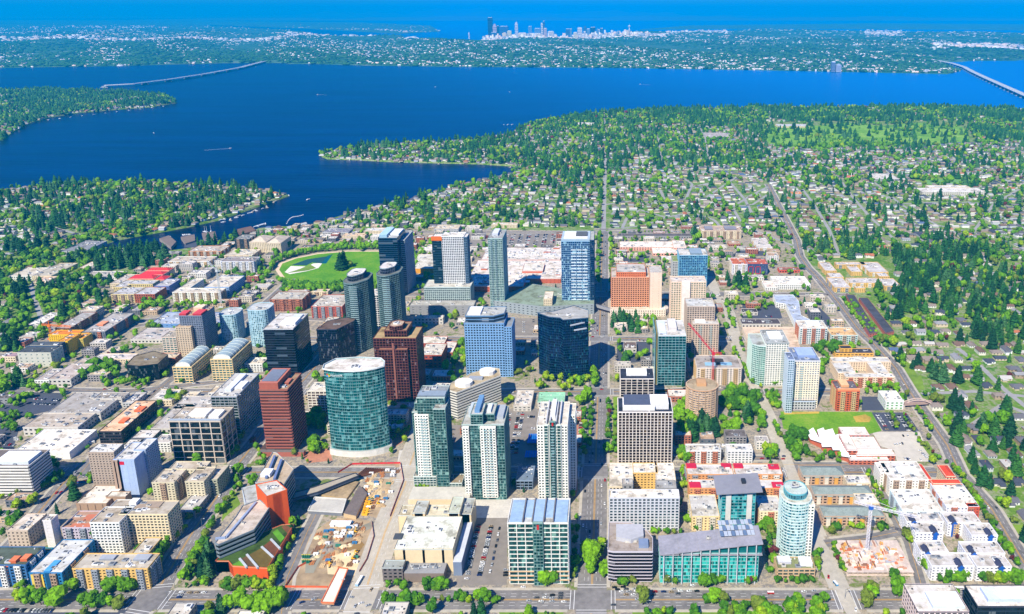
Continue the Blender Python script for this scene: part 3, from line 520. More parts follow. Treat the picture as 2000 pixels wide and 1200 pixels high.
WF = st((228, 226, 220), (44, 98, 100), 4.7, 8.4, .13, .7, .6, litp=.12, lite=(140, 190, 180), var=.6, pane=1.9)
T, b = BD('office_tower', 'white-framed green glass office with five pale blue roof bays at the bottom crossing', WF, 992, 1109, 1023, 976, 1140, rc=(206, 214, 226), lm='the white-framed office with blue roof', bands=True, un=0, vent=0)
x0, x1, y0, y1, h = b; w = x1 - x0; mb = MB(); mr_ = mat((120, 116, 118), .6); bm = mat((166, 194, 222), .5, .1, .25, .3)
for i, (a, c) in enumerate(((.02, .235), (.255, .395), (.415, .585), (.605, .745), (.765, .985))):
    mb2 = MB(); zz = h + (1.8 if i == 2 else 1.0); mb2.box(x0 + a*w, x0 + c*w, y0 + (8 if i in (1, 3) else 1.5), y1 - 2, h + .4, zz, bm); mb2.build('roof_bay', T)
for f in (.245, .405, .595, .755): mb.box(x0 + f*w - .55, x0 + f*w + .55, y0 + .6, y1 - 1, h + .4, h + 3, mr_)
mb.build('roof_ribs', T); units(T, x0 + .26*w, x0 + .39*w, y0, y0 + 8, h, 1); units(T, x0 + .61*w, x0 + .74*w, y0, y0 + 8, h, 1)
mass(T, rp(x0 + .42*w, x0 + .58*w, y0 - 2.4, y0 - .8), 0, h + 1.5, GG, (200, 205, 210))
mb = MB(); mb.box(x0 + .485*w, x0 + .52*w, y0 - 3, y0 - 2.7, h - 4.5, h + .5, mat((190, 40, 40), .5)); mb.build('emblem', T)
mb = MB(); m = mat((222, 184, 140), .7)
for k in range(3): mb.box(x0 - .8, x1 + .8, y0 - .95, y0 - .65, 3.8 + k*4.7, 4.9 + k*4.7, m)
mb.build('stone_band', T)
# convention centre
CV = st((226, 204, 164), GD, 9, 22, .9, 20.6, .3)
T, b = BD('convention_centre', 'broad convention hall with pale grey-green roof and beige front', CV, 770, 884, 1074, 1011, 24, rc=(240, 250, 250), lm='the convention hall', un=1, vent=10, par=.8, ec=(190, 200, 200), wings=(
   dict(r=(778, 918, 1008, 988, 22), s=CV, rc=(226, 222, 204), un=1), dict(r=(875, 897, 1003, 972, 28), s=CV, rc=(206, 216, 208), un=0), dict(r=(897, 920, 1005, 975, 24), s=CV, rc=(180, 190, 196), un=2), dict(r=(806, 830, 1003, 980, 26), s=CV, rc=(196, 204, 208), un=0), dict(r=(747, 786, 1110, 1096, 15), s=st((120, 112, 110), GK, 4, 5, .5, 2), rc=(176, 186, 188), un=0)))
x0, x1, y0, y1, h = b; mb = MB()
mb.box(x0 + 12, x1 - 6, y0 - 15, y0 - .6, 0, 10, mat((134, 120, 112), .8), mat((150, 150, 152), .9)); mb.build('service_block', T)
units(T, x0 + 14, x1 - 8, y0 - 14, y0 - 2, 10, 9); mb = MB(); mb.box(x1 - 60, x1 - 52, y0 + 14, y0 + 22, h + .4, h + 1.6, mat((80, 84, 90), .6)); mb.build('roof_hatch', T)
mb = MB(); mb.box(x1 + 1, x1 + 9, y0 - 6, y1 + 6, 0, 15, mat((120, 134, 158), .7), mat((206, 210, 220), .8)); mb.build('side_gallery', T)
mb = MB(); a = W(800, 985, 0); c = W(1002, 985, 0); mb.box(a[0], W(918, 985)[0], dist(990), dist(965), 0, 9, mat((232, 208, 172), .8), mat((205, 200, 188), .9)); mb.build('back_wall', T)
# lane of low blocks in front of the green towers
BD('townhouse_block', 'low glassy townhouses with a planted terrace below leftmost green tower', st((206, 216, 212), GT, 3.3, 3.4, .25, .5), 808, 852, 932, 922, 950, rc=(190, 190, 190), un=2, lm='the terrace townhouses')
BD('townhouse_block', 'low brown-roofed pavilion between the two green glass towers', st((206, 216, 212), GT, 3.3, 3.4, .25, .5), 870, 902, 945, 928, 958, rc=(160, 148, 128), un=1)
BD('parking_deck', 'steel-trellised deck between the middle green tower and its white neighbour', st((130, 150, 175), GK, 4, 5, .2, .5), 1008, 1040, 940, 912, 956, rc=(120, 140, 170), un=2)
# city hall group
CHS = st((128, 140, 148), (22, 34, 40), 4.2, 60, .42, 0, .5)
T, poly = BP('city_hall', 'angular grey city hall with a rust-orange tower and striped green roof', CHS, [(421, 1062), (427, 1065), (496, 1036), (525, 994), (507, 978), (474, 990), (462, 1010)], 27, rc=(214, 206, 202), lm='the orange and grey city hall', bands=True, un=2, cat='civic building')
OR = st((226, 92, 34), (60, 30, 20), 5, 30, .96, 28, .3)
BP('city_hall', None, OR, [(500, 948), (521, 971), (560, 958), (540, 940)], 40, T=T, rc=(222, 222, 222), un=5, ec=(226, 100, 40))
BP('city_hall', None, CHS, [(500, 944), (533, 885), (540, 886), (573, 918), (552, 951), (541, 939)], 36, T=T, rc=(206, 190, 172), un=0, bands=True, ec=(206, 206, 204))
BP('city_hall', None, st((206, 214, 222), GK, 6, 30, .95, 28, .2), [(473, 955), (480, 984), (503, 978), (500, 948)], 22, T=T, rc=(196, 204, 214), un=0)
BP('city_hall', None, OR, [(421, 1097), (447, 1097), (455, 1107), (522, 1111), (574, 1025), (550, 1027), (505, 1045), (440, 1080)], 11.5, T=T, rc=(74, 104, 44), un=0, ec=(226, 150, 110))
mb = MB(); zz = 12.4
for pts, c in (([(452, 1104), (458, 1106), (480, 1107), (470, 1094)], (96, 150, 40)), ([(470, 1092), (484, 1108), (502, 1109), (482, 1086)], (104, 78, 48)), ([(484, 1085), (505, 1109), (520, 1110), (534, 1090), (512, 1070)], (110, 92, 40)), ([(514, 1067), (535, 1086), (545, 1072), (528, 1056)], (116, 70, 44)), ([(532, 1040), (548, 1060), (556, 1050), (542, 1034)], (96, 160, 40)), ([(550, 1030), (562, 1043), (570, 1032), (556, 1025)], (120, 80, 50))):
    mb.face([(*W(px, py, zz), zz) for px, py in pts], mat(c, .95, 0, .35, 1.2))
mb.build('green_roof_plot', T)
mb = MB(); m = mat((190, 196, 202), .6)
for a, c in (((468, 1092), (482, 1109)), ((482, 1084), (504, 1110)), ((511, 1069), (534, 1090)), ((529, 1054), (547, 1073))):
    a = W(*a, zz); c = W(*c, zz); mb.beam((a[0], a[1], zz + .2), (c[0], c[1], zz + .2), 1.8, m)
mb.build('roof_path', T)
mb = MB()
for a, c in (((537, 893), (520, 935)), ((550, 900), (536, 938))):
    a = W(*a, 37.5); c = W(*c, 37.5); mb.beam((a[0], a[1], 38.5), (c[0], c[1], 38.5), 2.4, mat((110, 128, 170), .5)); 
a = W(528, 925, 38); mb.box(a[0] - 8, a[0] + 2, a[1] - 6, a[1] + 5, 37, 41, mat((235, 235, 235), .7)); mb.build('roof_skylight', T)
mb = MB()
for a, c in (((441, 1051), (500, 982)), ((421, 1053), (441, 1051))):
    a = W(*a, 28); c = W(*c, 28); mb.beam((a[0], a[1], 28.2), (c[0], c[1], 28.2), 2.0, mat((150, 166, 196), .5))
cx, cy = W(430, 1043, 24); mb.prism([(cx + 8*cos(t), cy + 8*sin(t)) for t in [2*pi*i/14 for i in range(14)]], 0, 22, mat((150, 152, 156), .7), mat((140, 134, 130), .9)); mb.build('round_hall', T)
# black octagon, hotel, library etc. right of the avenue
OC = st((196, 190, 200), (22, 18, 32), 3.7, 80, .22, 0, .5, var=.3, litp=.02)
T, poly = BP('office_block', 'dark office with thin white bands, chamfered corners and grey roof', OC, [(1188, 1077), (1199, 1079), (1274, 1079), (1274, 1052), (1262, 1038), (1232, 1023), (1190, 1022)], 32, rc=(176, 168, 168), bands=True, un=3, lm='the dark banded corner office')
x, y = W(1228, 1050, 32); mb = MB(); mb.prism([(x - 12, y - 5), (x + 2, y - 9), (x + 14, y - 3), (x + 14, y + 14), (x - 12, y + 14)], 32.3, 36.5, mat((186, 186, 192), .8)); mb.box(x + 9, x + 18, y - 16, y - 6, 32.3, 35.5, mat((130, 146, 176), .5)); mb.build('penthouse', T)
T, b = BD('hotel', 'white and grey U-shaped hotel with even rows of windows', st((206, 208, 216), (40, 78, 92), 3.4, 4.2, .35, 1.6, .35, litp=.2), 1190, 1327, 974, 958, 1036, rc=(250, 250, 250), lm='the white and grey hotel', bands=True, un=2, cat='building', wings=(
   dict(r=(1190, 1237, 952, 906, 22), s=S['cream'], rc=(250, 248, 246), un=4), dict(r=(1284, 1322, 958, 906, 22), s=S['cream'], rc=(248, 248, 250), un=4), dict(r=(1237, 1284, 925, 906, 22), s=S['yellow'], rc=(250, 248, 246), un=3), dict(r=(1216, 1236, 948, 937, 27), s=S['lowg'], rc=(200, 200, 205), un=1), dict(r=(1282, 1321, 955, 940, 26), s=S['lowg'], rc=(180, 184, 192), un=1)))
LB = st((150, 196, 196), (6, 150, 144), 3.9, 5.4, .12, .22, .3, litp=.3, lite=(70, 200, 190), var=.75, pane=1.6, metal=.15)
T, b = BD('office_block', 'turquoise glass office under stepped sloping grey roofs', LB, 1290, 1482, 1082, 1052, 1138, lm='the turquoise glass office', rc=(180, 178, 192), bands=True, un=0, vent=0)
x0, x1, y0, y1, h = b; w = x1 - x0; m = mat((164, 162, 172), .6, .1, .3, .3)
for k in range(5):
    a, c = x0 + k*.2*w - 1, x0 + (k+1)*.2*w + (3 if k == 4 else 0); za = h + .5 + k*2.4; zc = za + 2.0; mb = MB()
    mb.prism([(a, y0 - 3), (c, y0 - 3), (c, y1 + 1), (a, y1 + 1)], h + .3, h + .5, m)
    f = [(a, y0-3, za), (c, y0-3, zc), (c, y1+1, zc + 1), (a, y1+1, za + 1)]; g = [(p[0], p[1], p[2] + .7) for p in f]
    for q in ([g[0], g[1], g[2], g[3]], [f[0], f[1], g[1], g[0]], [f[1], f[2], g[2], g[1]], [f[2], f[3], g[3], g[2]], [f[3], f[0], g[0], g[3]], f[::-1]): mb.face(q, m)
    mb.build('sloping_roof', T)
    mb = MB(); mb.box(a + .5, c - .5, y0 + .5, y1 - 1, h + .5, za - .02, mat((26, 120, 124), .2, .3, .3, .5)); mb.build('clerestory', T) if k else None
    if k in (0, 1, 2): units(T, a + 4, c - 4, y0 + 8, y1 - 8, zc + .8, 1, (240, 240, 240))
mb = MB(); a = x0 + .62*w; 
for i in range(9):
    for j in range(3): mb.box(a + i*3.6, a + i*3.6 + 3.2, y0 + 9 + j*8, y0 + 15.5 + j*8, h + 12 + i*.2, h + 12.6 + i*.2, mat(((120, 142, 172) if (i + j*2) % 3 == 0 else (206, 214, 224)), .3, .2))
mb.build('skylight_panes', T)  # whitish and blue-grey glass skylight panes over the sloping roofs
mb = MB(); 
for i in range(11): xx = x0 + 3 + i*(w-6)/10; mb.box(xx - .45, xx + .45, y0 - 2.6, y0 - 1.7, 0, h + .2 + i*1.1, mat((196, 200, 206), .6))
mb.build('colonnade', T)
# tilted-roof condo tower
TT = st((130, 180, 186), (8, 120, 132), 3.5, 4.4, .12, .22, .3, litp=.25, lite=(90, 200, 204), var=.7, pane=2.2, metal=.2)
m_ = 0
T, b = BD('apartment_tower', 'teal glass tower under a tilted flat grey roof plate', TT, 1410, 1476, 965, 942, 1040, lm='the tilted-roof teal tower', bands=True, un=0, vent=0, rc=(176, 176, 190))
x0, x1, y0, y1, h = b; mb = MB(); m = mat((146, 146, 156), .6, .1, .15, .2)
f = [(x0-6, y0-5, h+2), (x1+6, y0-5, h+5), (x1+6, y1+4, h+7.5), (x0-6, y1+4, h+4.5)]; g = [(p[0], p[1], p[2] + .8) for p in f]
for q in (g, [f[0], f[1], g[1], g[0]], [f[1], f[2], g[2], g[1]], [f[2], f[3], g[3], g[2]], [f[3], f[0], g[0], g[3]], f[::-1]): mb.face(q, m)
mb.build('roof_plate', T); mb = MB(); mb.box(x0 + .62*(x1-x0), x0 + .74*(x1-x0), y0 + 8, y0 + 14, h + 6.3, h + 9, mat((50, 54, 62), .6)); mb.build('rooftop_unit', T)
for f in (.2, .82): mb = MB(); mb.box(x0 + f*(x1-x0) - 2.6, x0 + f*(x1-x0) + 2.6, y0 - 1.4, y0 - .5, 0, h, mat((212, 210, 206), .7)); mb.build('pier', T)
# round pale tower
x0, x1, y0, y1, h = rect(1531, 1591, 985, 948, 1093); cx, cy = (x0+x1)/2, (y0+y1)/2 
RT = st((206, 226, 226), (50, 134, 156), 3.3, 3.0, .32, .35, .4, litp=.4, lite=(200, 236, 238), var=.5)
T = empty('apartment_tower', cx, y0, 0, 'pale green-white curved condominium tower with turquoise crown', 'building'); claim(x0, x1, y0, y1); LANDM.append((cx, cy, 'the pale curved condominium tower'))
c = [(cx + (x1-x0)/2 * abs(cos(t))**.8 * (1 if cos(t) > 0 else -1), cy + (y1-y0)/2 * abs(sin(t))**.8 * (1 if sin(t) > 0 else -1)) for t in [2*pi*i/26 for i in range(26)]]
mass(T, c, 0, h, RT, (216, 224, 224), True, ec=(224, 230, 226)); c2 = [(cx + (p[0]-cx)*.72, cy + 2 + (p[1]-cy)*.76) for p in c]
mass(T, c2, h + .4, h + 5.5, st((110, 178, 190), (60, 120, 140), 4, 3, .2, .3), (206, 226, 232), ec=(96, 176, 190)); units(T, cx - 6, cx + 6, cy - 5, cy + 9, h + 8, 3)
mass(T, rp(x1 - 9, x1 + 1, y0 + 3, y1 - 5), 0, h - 4, WW, (230, 230, 226))
BD('pavilion', 'low stone pavilion with curved teal canopy at the foot of the pale tower', st((206, 176, 140), GT, 4, 5, .4, 1), 1519, 1592, 1112, 1090, 1130, rc=(140, 150, 110), T=None, un=2, lm='the stone pavilion', cat='building', pent=((.05, .4, .4, .95, 3, (196, 196, 206)), (.62, .95, .2, .8, 4, (230, 230, 236))))
# ---- right of the avenue, going back
def red_corners(T, x0, x1, y0, y1, h, fr):
    for a, c, p, q in fr: mb = MB(); mb.box(x0 + a*(x1-x0), x0 + c*(x1-x0), y0 + p*(y1-y0), y0 + q*(y1-y0), h + .3, h + 2.2, mat((206, 40, 72), .6)); mb.build('red_roof_block', T)
OA = st((220, 158, 104), (84, 74, 70), 3.1, 4, .45, 2.0, .5)
for lb, xl, xr, yf, yk, fr in (('orange apartments with red roof corners, back row left', 1343, 1432, 928, 908, ((0, .22, .6, 1), (.78, 1, .6, 1))), ('orange apartments with red roof corners, back row right', 1437, 1528, 928, 908, ((0, .2, .6, 1), (.75, .98, .5, .9))),
        ('orange apartments behind the tilted-roof tower, with red roof corners', 1347, 1532, 955, 938, ((0, .12, 0, .6), (.88, 1, 0, .6)))):
    T, b = BD('apartment_block', lb, OA, xl, xr, yf, yk, 15, rc=(226, 226, 232), un=5, vent=12, lm='the orange apartments'); red_corners(T, *b, fr)
BD('apartment_block', 'cream and orange apartment block left of the tilted-roof tower', st((238, 212, 160), (110, 100, 90), 3.1, 4, .48, 2.2), 1352, 1405, 1010, 968, 1036, rc=(214, 216, 222), un=3, lm='the cream and orange apartments')
BD('apartment_block', 'cream apartment block right of the tilted-roof tower, half in shadow', st((238, 222, 190), (110, 100, 90), 3.1, 4, .48, 2.2), 1484, 1528, 1000, 970, 1030, rc=(216, 218, 226), un=2)
BD('apartment_block', 'long white four-storey apartments with a dark central slot', st((226, 226, 226), (70, 84, 92), 3.1, 4, .45, 1.6), 1341, 1408, 882, 869, 905, rc=(228, 228, 232), un=5, vent=10, lm='the long white four-storey apartments', wings=(dict(r=(1421, 1470, 882, 869, 905), s=st((226, 226, 226), (70, 84, 92), 3.1, 4, .45, 1.6), un=4), dict(r=(1406, 1423, 876, 869, 11), s='lowg')))
SP = st((226, 218, 212), (48, 32, 30), 3.7, 4.1, .03, .9, .9, var=.35, litp=.05, lite=(110, 90, 60))
BD('office_tower', 'dark tower striped by tall white vertical fins', SP, 1208, 1313, 806, 779, 905, rc=(52, 60, 84), lm='the white-finned dark tower', bands=True, un=0, ec=(232, 226, 224), vent=4, pent=((.08, .68, .1, .75, 6, (228, 226, 224)), (.6, .94, .2, .9, 7.5, (226, 224, 224)), (.1, .62, .2, .95, 6.6, (60, 68, 90))))
BD('office_tower', 'shorter dark brown tower with wide white fins behind the white-finned one', st((220, 212, 206), (44, 30, 32), 3.7, 8, .08, .9, .7, var=.4), 1212, 1277, 741, 721, 800, rc=(56, 62, 84), lm='the shorter brown finned tower', bands=True, un=0, ec=(230, 224, 220), pent=((.18, .8, .3, .85, 3.5, (236, 236, 238)),))
# round condo
x0, x1, y0, y1, h = rect(1341, 1408, 765, 755, 830); cx = (x0+x1)/2; r = (x1-x0)/2; cy = y0 + r*.8
RC = st((210, 180, 150), (90, 120, 160), 3.1, 5, .36, .5, 1.3, litp=.3, lite=(220, 225, 235))
T = empty('apartment_tower', cx, y0, 0, 'round beige condominium drum with white balconies all around', 'building'); claim(x0, x1, y0, cy + r); LANDM.append((cx, cy, 'the round condominium drum'))
mass(T, [(cx + r*.92*cos(t), cy + r*.8*sin(t)) for t in [2*pi*i/16 + .1 for i in range(16)]], 0, h, RC, (186, 172, 150), True, ec=(196, 150, 110)); mb = MB(); mb.box(cx - 7, cx + 5, cy - 4, cy + 8, h + .3, h + 5, mat((206, 160, 116), .8)); mb.build('penthouse', T)
TB = st((150, 190, 196), (8, 86, 96), 3.9, 5, .12, .3, .3, litp=.1, lite=(60, 140, 150), var=.6, pane=2)
T, b = BD('office_tower', 'teal glass tower with white roof edge and pale glass fin at its left', TB, 1286, 1340, 657, 627, 753, rc=(226, 228, 236), lm='the teal tower with glass fin', bands=True, un=2, ec=(220, 226, 230), pent=((.4, .7, .3, .9, 6, (206, 200, 198)), (.02, .3, .1, .9, 2, (190, 200, 215))))
x0, x1, y0, y1, h = b; mb = MB(); mb.box(x0 - 5, x0 - 4.2, y0 - 1, y1, 0, h + 6, mat((150, 200, 206), .15, .2)); mb.box(x0 - 4.1, x0 - 1, y0 + 3, y1, 0, h + 2, mat((150, 140, 90), .8)); mb.build('glass_fin', T)
T, b = BD('apartment_block', 'six-storey block around a courtyard with grey roof beneath the red crane', st((228, 216, 206), (70, 60, 60), 3.2, 4.2, .4, 1.8), 1362, 1448, 720, 696, 752, rc=(186, 182, 188), lm='the courtyard block under the red crane', un=0, vent=3, wings=(dict(r=(1430, 1450, 718, 702, 15), un=0),))
x0, x1, y0, y1, h = b; mb = MB(); mb.box(x0 + 22, x1 - 22, y0 + 10, y1 - 9, h + .36, h + .5, mat((66, 62, 62), .9)); mb.box(x0 + 12, x0 + 27, y0 + 8, y0 + 15, h + .6, h + 2.4, mat((150, 196, 224), .5)); mb.box(x1 - 28, x1 - 12, y0 + 9, y0 + 16, h + .6, h + 2, mat((150, 196, 224), .5)); mb.build('courtyard_well', T)
TG = st((206, 184, 166), (54, 60, 70), 3.1, 4, .4, 1.6, .5)
T, b = BD('apartment_tower', 'tan residential tower with balconies, the front one of two beside the teal tower', TG, 1353, 1404, 634, 612, 697, rc=(212, 214, 222), lm='the front tan balcony tower', bands=True, un=5, pent=((.1, .5, .1, .7, 3, (230, 232, 236)),)); balconies(T, *b[:3], 3, b[4], 3.1, (.3, .7), w=3.4)
T, b = BD('apartment_tower', 'tan residential tower, the rear one of two beside the teal tower', st((196, 176, 160), (54, 60, 70), 3.1, 4, .35, 1.2, .8), 1342, 1396, 600, 584, 690, rc=(216, 220, 226), lm='the rear tan balcony tower', bands=False, un=4)
T, b = BD('hotel_tower', 'pink-orange hotel tower with rows of dark arched windows and stepped top', st((216, 150, 114), (26, 12, 12), 3.6, 4.2, .42, 1.6, .7, var=.3, litp=.02), 1194, 1268, 543, 524, 612, rc=(206, 204, 206), lm='the pink-orange hotel', bands=True, un=0, wings=(
   dict(r=(1270, 1293, 534, 520, 616), s=st((232, 210, 190), (60, 50, 50), 3.3, 12, .85, 9), un=0), dict(r=(1192, 1300, 606, 590, 618), s=st((236, 222, 206), (80, 70, 66), 4, 4, .5, 2), rc=(232, 222, 210), un=1)))
x0, x1, y0, y1, h = b; mass(T, rp(x0 + 9, x1 - 6, y0 + 4, y1 - 2), h + .3, h + 8, st((214, 120, 76), (60, 34, 34), 4, 3.4, .5, 1.8), (206, 206, 210)); units(T, x0 + 14, x1 - 12, y0 + 6, y1 - 4, h + 8, 5)
cx, cy = W(1288, 598, 12); mb = MB(); n = 16
for r0, z0_, r1, z1_, c in ((16, 0, 16, 10, (236, 218, 198)), (16, 10, 9, 12, (230, 214, 196)), (9, 12, 8, 14.5, (120, 190, 180)), (8, 14.5, 4, 18, (96, 170, 160)), (4, 18, .1, 19, (96, 170, 160))):
    for i in range(n):
        a, d = 2*pi*i/n, 2*pi*(i+1)/n; mb.face([(cx + r0*cos(a), cy + r0*sin(a), z0_), (cx + r0*cos(d), cy + r0*sin(d), z0_), (cx + r1*cos(d), cy + r1*sin(d), z1_), (cx + r1*cos(a), cy + r1*sin(a), z1_)], mat(c, .6))
mb.build('domed_rotunda', T)
T, b = BD('apartment_tower', 'white and peach tower with a blank white lift shaft down its front', st((236, 210, 186), (120, 150, 130), 3.2, 4, .38, 1.2, .5), 1311, 1379, 552, 541, 640, rc=(232, 222, 220), lm='the white shaft tower', bands=True, un=2, par=1.4)
x0, x1, y0, y1, h = b; mb = MB(); mb.box(x0 + .3*(x1-x0), x0 + .54*(x1-x0), y0 - 5, y0 - .6, 0, h + 3, mat((240, 226, 216), .8)); mb.build('lift_shaft', T)
T, b = BD('apartment_tower', 'bright blue glass slab tower with a white flat roof', st((120, 176, 206), (16, 90, 150), 3.3, 4.2, .2, .5, .4, litp=.12, lite=(120, 200, 230), var=.6), 1327, 1382, 500, 487, 561, rc=(226, 228, 232), lm='the bright blue slab tower', bands=True, un=1, wings=(dict(r=(1314, 1327, 512, 500, 555), s=S['grey'], rc=(150, 170, 110), un=0, bands=False),), pent=((.4, .82, .1, .9, 4, (120, 140, 156)),))
WT = st((232, 230, 224), (110, 140, 146), 3.2, 3.6, .4, 1.3, .5, litp=.2)
T, b = BD('apartment_tower', 'white residential tower with a rounded green glass corner, left of the pair', WT, 1497, 1541, 671, 646, 753, rc=(176, 186, 196), lm='the white tower with green glass corner', bands=True, un=4, ec=(90, 116, 130), pent=((.2, .8, .3, .8, 3, (230, 232, 236)),)); balconies(T, *b[:3], 6, b[4] - 6, 3.2, (.75,), w=3.6)
x0, x1, y0, y1, h = b; mass(T, [(x0 - 18, y0 + 8), (x0 - 10, y0 + 1), (x0 - .8, y0 - 1), (x0 - .8, y1 - 2), (x0 - 18, y1 - 2)], 0, h - 5, st((206, 226, 220), (110, 170, 160), 3.2, 3, .22, .3), (190, 200, 206))
T, b = BD('apartment_tower', 'white and peach residential tower with blue-grey roof, right of the pair', st((240, 226, 204), (96, 124, 160), 3.2, 3.4, .42, 1.4, .5, litp=.2), 1552, 1602, 706, 680, 797, rc=(130, 150, 196), lm='the white and peach tower', bands=True, un=4, ec=(190, 204, 232), pent=((.2, .9, .25, .85, 3.5, (140, 160, 204)),), wings=(dict(r=(1540, 1552, 704, 690, 76), s=st((200, 214, 226), (90, 130, 160), 3.2, 3, .3, .6), un=0, bands=False), dict(r=(1541, 1592, 785, 768, 800), s=S['grey'], rc=(96, 102, 116), un=0)))
balconies(T, *b[:3], 6, b[4] - 4, 3.2, (.3,), w=3.6)
BD('apartment_block', 'white mid-rise with blue glass bays above the long bluish roof', st((224, 230, 230), (80, 130, 150), 3.2, 3.6, .35, .9), 1563, 1616, 642, 627, 672, rc=(236, 232, 230), lm='the white mid-rise with blue bays', un=3, pent=((.3, .8, .3, .8, 3, (210, 214, 220)),))
BD('apartment_block', 'mid-rise with a peach and teal curved roof by the diagonal road', st((206, 222, 216), (70, 130, 140), 3.2, 3.6, .35, .9), 1624, 1675, 656, 641, 672, rc=(240, 200, 150), un=1, lm='the peach-roofed mid-rise')
T, b = BD('apartment_block', 'square cream apartment block with white roof around a courtyard', st((232, 208, 180), (100, 84, 76), 3.1, 3.8, .5, 1.8), 1652, 1747, 738, 730, 757, rc=(226, 230, 238), lm='the square cream courtyard block', un=2, wings=(dict(r=(1627, 1740, 708, 699, 14), un=4, rc=(230, 232, 238)), dict(r=(1637, 1672, 730, 708, 14), un=2, rc=(230, 232, 238)), dict(r=(1708, 1737, 730, 708, 14), un=2, rc=(230, 232, 238))))
BD('office_block', 'long yellow office with dark flat roofs above the cream block', st((230, 180, 90), (110, 80, 50), 3.4, 6, .5, 2), 1632, 1706, 691, 682, 700, rc=(76, 74, 88), un=2, lm='the yellow office with dark roof', wings=(dict(r=(1642, 1664, 682, 676, 13), un=0),))
T, b = BD('apartment_block', 'brick-orange six-storey apartments with slate roof', st((206, 100, 62), (60, 44, 44), 3.2, 4.0, .4, 1.3), 1636, 1679, 765, 745, 803, rc=(112, 108, 122), lm='the brick-orange apartments', bands=True, un=0, pent=((.25, .62, .35, .9, 4, (226, 170, 120)), (0, 1, 0, .08, 3.5, (222, 150, 100))))
BD('kindergarten', 'white curved-roof pavilion with bright green side walls', st((230, 232, 228), (60, 180, 60), 4, 6, .5, 3), 1730, 1765, 785, 765, 800, rc=(250, 250, 250), un=5, lm='the white and green pavilion', ec=(240, 245, 240))
# school with fanned white roofs
T = empty('school', *W(1650, 880), 0, 'low school under a row of overlapping white sloping roofs', 'school'); LANDM.append((*W(1655, 870), 'the white-roofed school'))
claim(*(lambda a, b: (a[0], b[0], b[1], W(1700, 835)[1]))(W(1575, 895), W(1750, 900)))
wm = mat((248, 247, 250), .6, 0, .06, .2); bw = mat((190, 100, 72), .8)
for k, (a, b_, c, d) in enumerate((((1575, 843), (1588, 838), (1605, 868), (1583, 857)), ((1596, 839), (1608, 838), (1624, 875), (1606, 872)), ((1611, 840), (1626, 840), (1642, 882), (1627, 878)), ((1629, 850), (1641, 850), (1660, 896), (1644, 890)))):
    mb = MB(); pts = [W(p[0], p[1], 8) for p in (d, c, b_, a)]
    mb.prism(ccw([W(p[0], p[1], 6) for p in (d, c, b_, a)]), 0, 6.2, bw); mb.build('classroom_wing', T)
    mb = MB(); q = [(*pts[0], 7), (*pts[1], 9.5), (*pts[2], 9.5), (*pts[3], 7)]; r2 = [(p[0], p[1], p[2] + .5) for p in q]
    for f in (r2, [q[0], q[1], r2[1], r2[0]], [q[1], q[2], r2[2], r2[1]], [q[2], q[3], r2[3], r2[2]], [q[3], q[0], r2[0], r2[3]], q[::-1]): mb.face(f, wm)
    mb.build('sloping_roof', T)
for xl, xr, yf, yk, hh in ((1646, 1697, 850, 836, 11), (1668, 1720, 878, 855, 9), (1674, 1748, 890, 879, 8), (1660, 1735, 899, 891, 6), (1655, 1674, 880, 850, 12)):
    BD('school', None, st((196, 110, 84), GD, 4, 5, .5, 2), xl, xr, yf, yk, hh, T=T, rc=(248, 248, 250), un=0, vent=2, ec=(240, 240, 242))
# town houses
TH = st((196, 164, 140), (80, 70, 70), 3.1, 5, .35, 1.8, .5)
def terraces(label, xl, xr, yf, yk, h, roofc=(140, 152, 148)):
    T, b = BD('townhouse_row', label, TH, xl, xr, yf, yk, h, hip=roofc, lm='the grey-green roofed townhouses', cat='terrace'); x0, x1, y0, y1, hh = b; n = int((x1-x0)//11)
    for i in range(n):
        x = x0 + 3 + i*(x1-x0-5)/max(1, n)
        mb = MB(); mb.box(x, x + 4.2, y0 - 1.8, y0 - .6, 0, hh - .5, mat(((222, 166, 84) if i % 2 else (222, 214, 200)), .8)); mb.build('bay', T)
        mb = MB(); zt = hh + 2.6; m = mat(roofc, .85, 0, .2, .5); mb.face([(x-.5, y0-2.2, hh-.4), (x+4.7, y0-2.2, hh-.4), (x+4.7, y0+5, zt), (x-.5, y0+5, zt)], m); mb.face([(x-.5, y0-2.2, hh-.4), (x-.5, y0+5, zt), (x-.5, y0+5, hh)], m); mb.face([(x+4.7, y0-2.2, hh-.4), (x+4.7, y0+5, hh), (x+4.7, y0+5, zt)], m); mb.build('gable', T)
terraces('grey-green roofed townhouse row, farthest of three', 1568, 1652, 931, 911, 10); terraces('grey-green roofed townhouse row, middle of three', 1590, 1706, 968, 949, 10); terraces('grey-green roofed townhouse row, nearest of three', 1608, 1728, 1010, 988, 10)
BD('apartment_block', 'white-roofed block beside the farthest townhouse row', 'cream', 1655, 1700, 945, 930, 12, rc=(230, 232, 238), un=3); BD('apartment_block', 'white-roofed block beside the middle townhouse row', 'cream', 1676, 1716, 984, 966, 12, rc=(230, 232, 238), un=3)
BD('apartment_block', 'large white apartment block with grey raised roofs, north of the townhouses', st((244, 238, 230), (120, 110, 104), 3.1, 3.6, .5, 2.0), 1738, 1813, 938, 903, 20, rc=(238, 240, 246), un=5, vent=14, lm='the large white apartment block', bands=True, wings=(dict(r=(1720, 1738, 925, 905, 20), un=1),), pent=((.3, .85, .3, .6, 3, (214, 218, 228)),))
T, b = BD('apartment_block', 'cream apartments with terracotta-red tiled roofs', 'cream', 1822, 1877, 946, 938, 18, hip=(226, 76, 50), lm='the terracotta-roofed apartments', wings=(dict(r=(1804, 1820, 938, 908, 18), hip=(226, 76, 50)), dict(r=(1848, 1866, 932, 910, 18), hip=(226, 76, 50))))
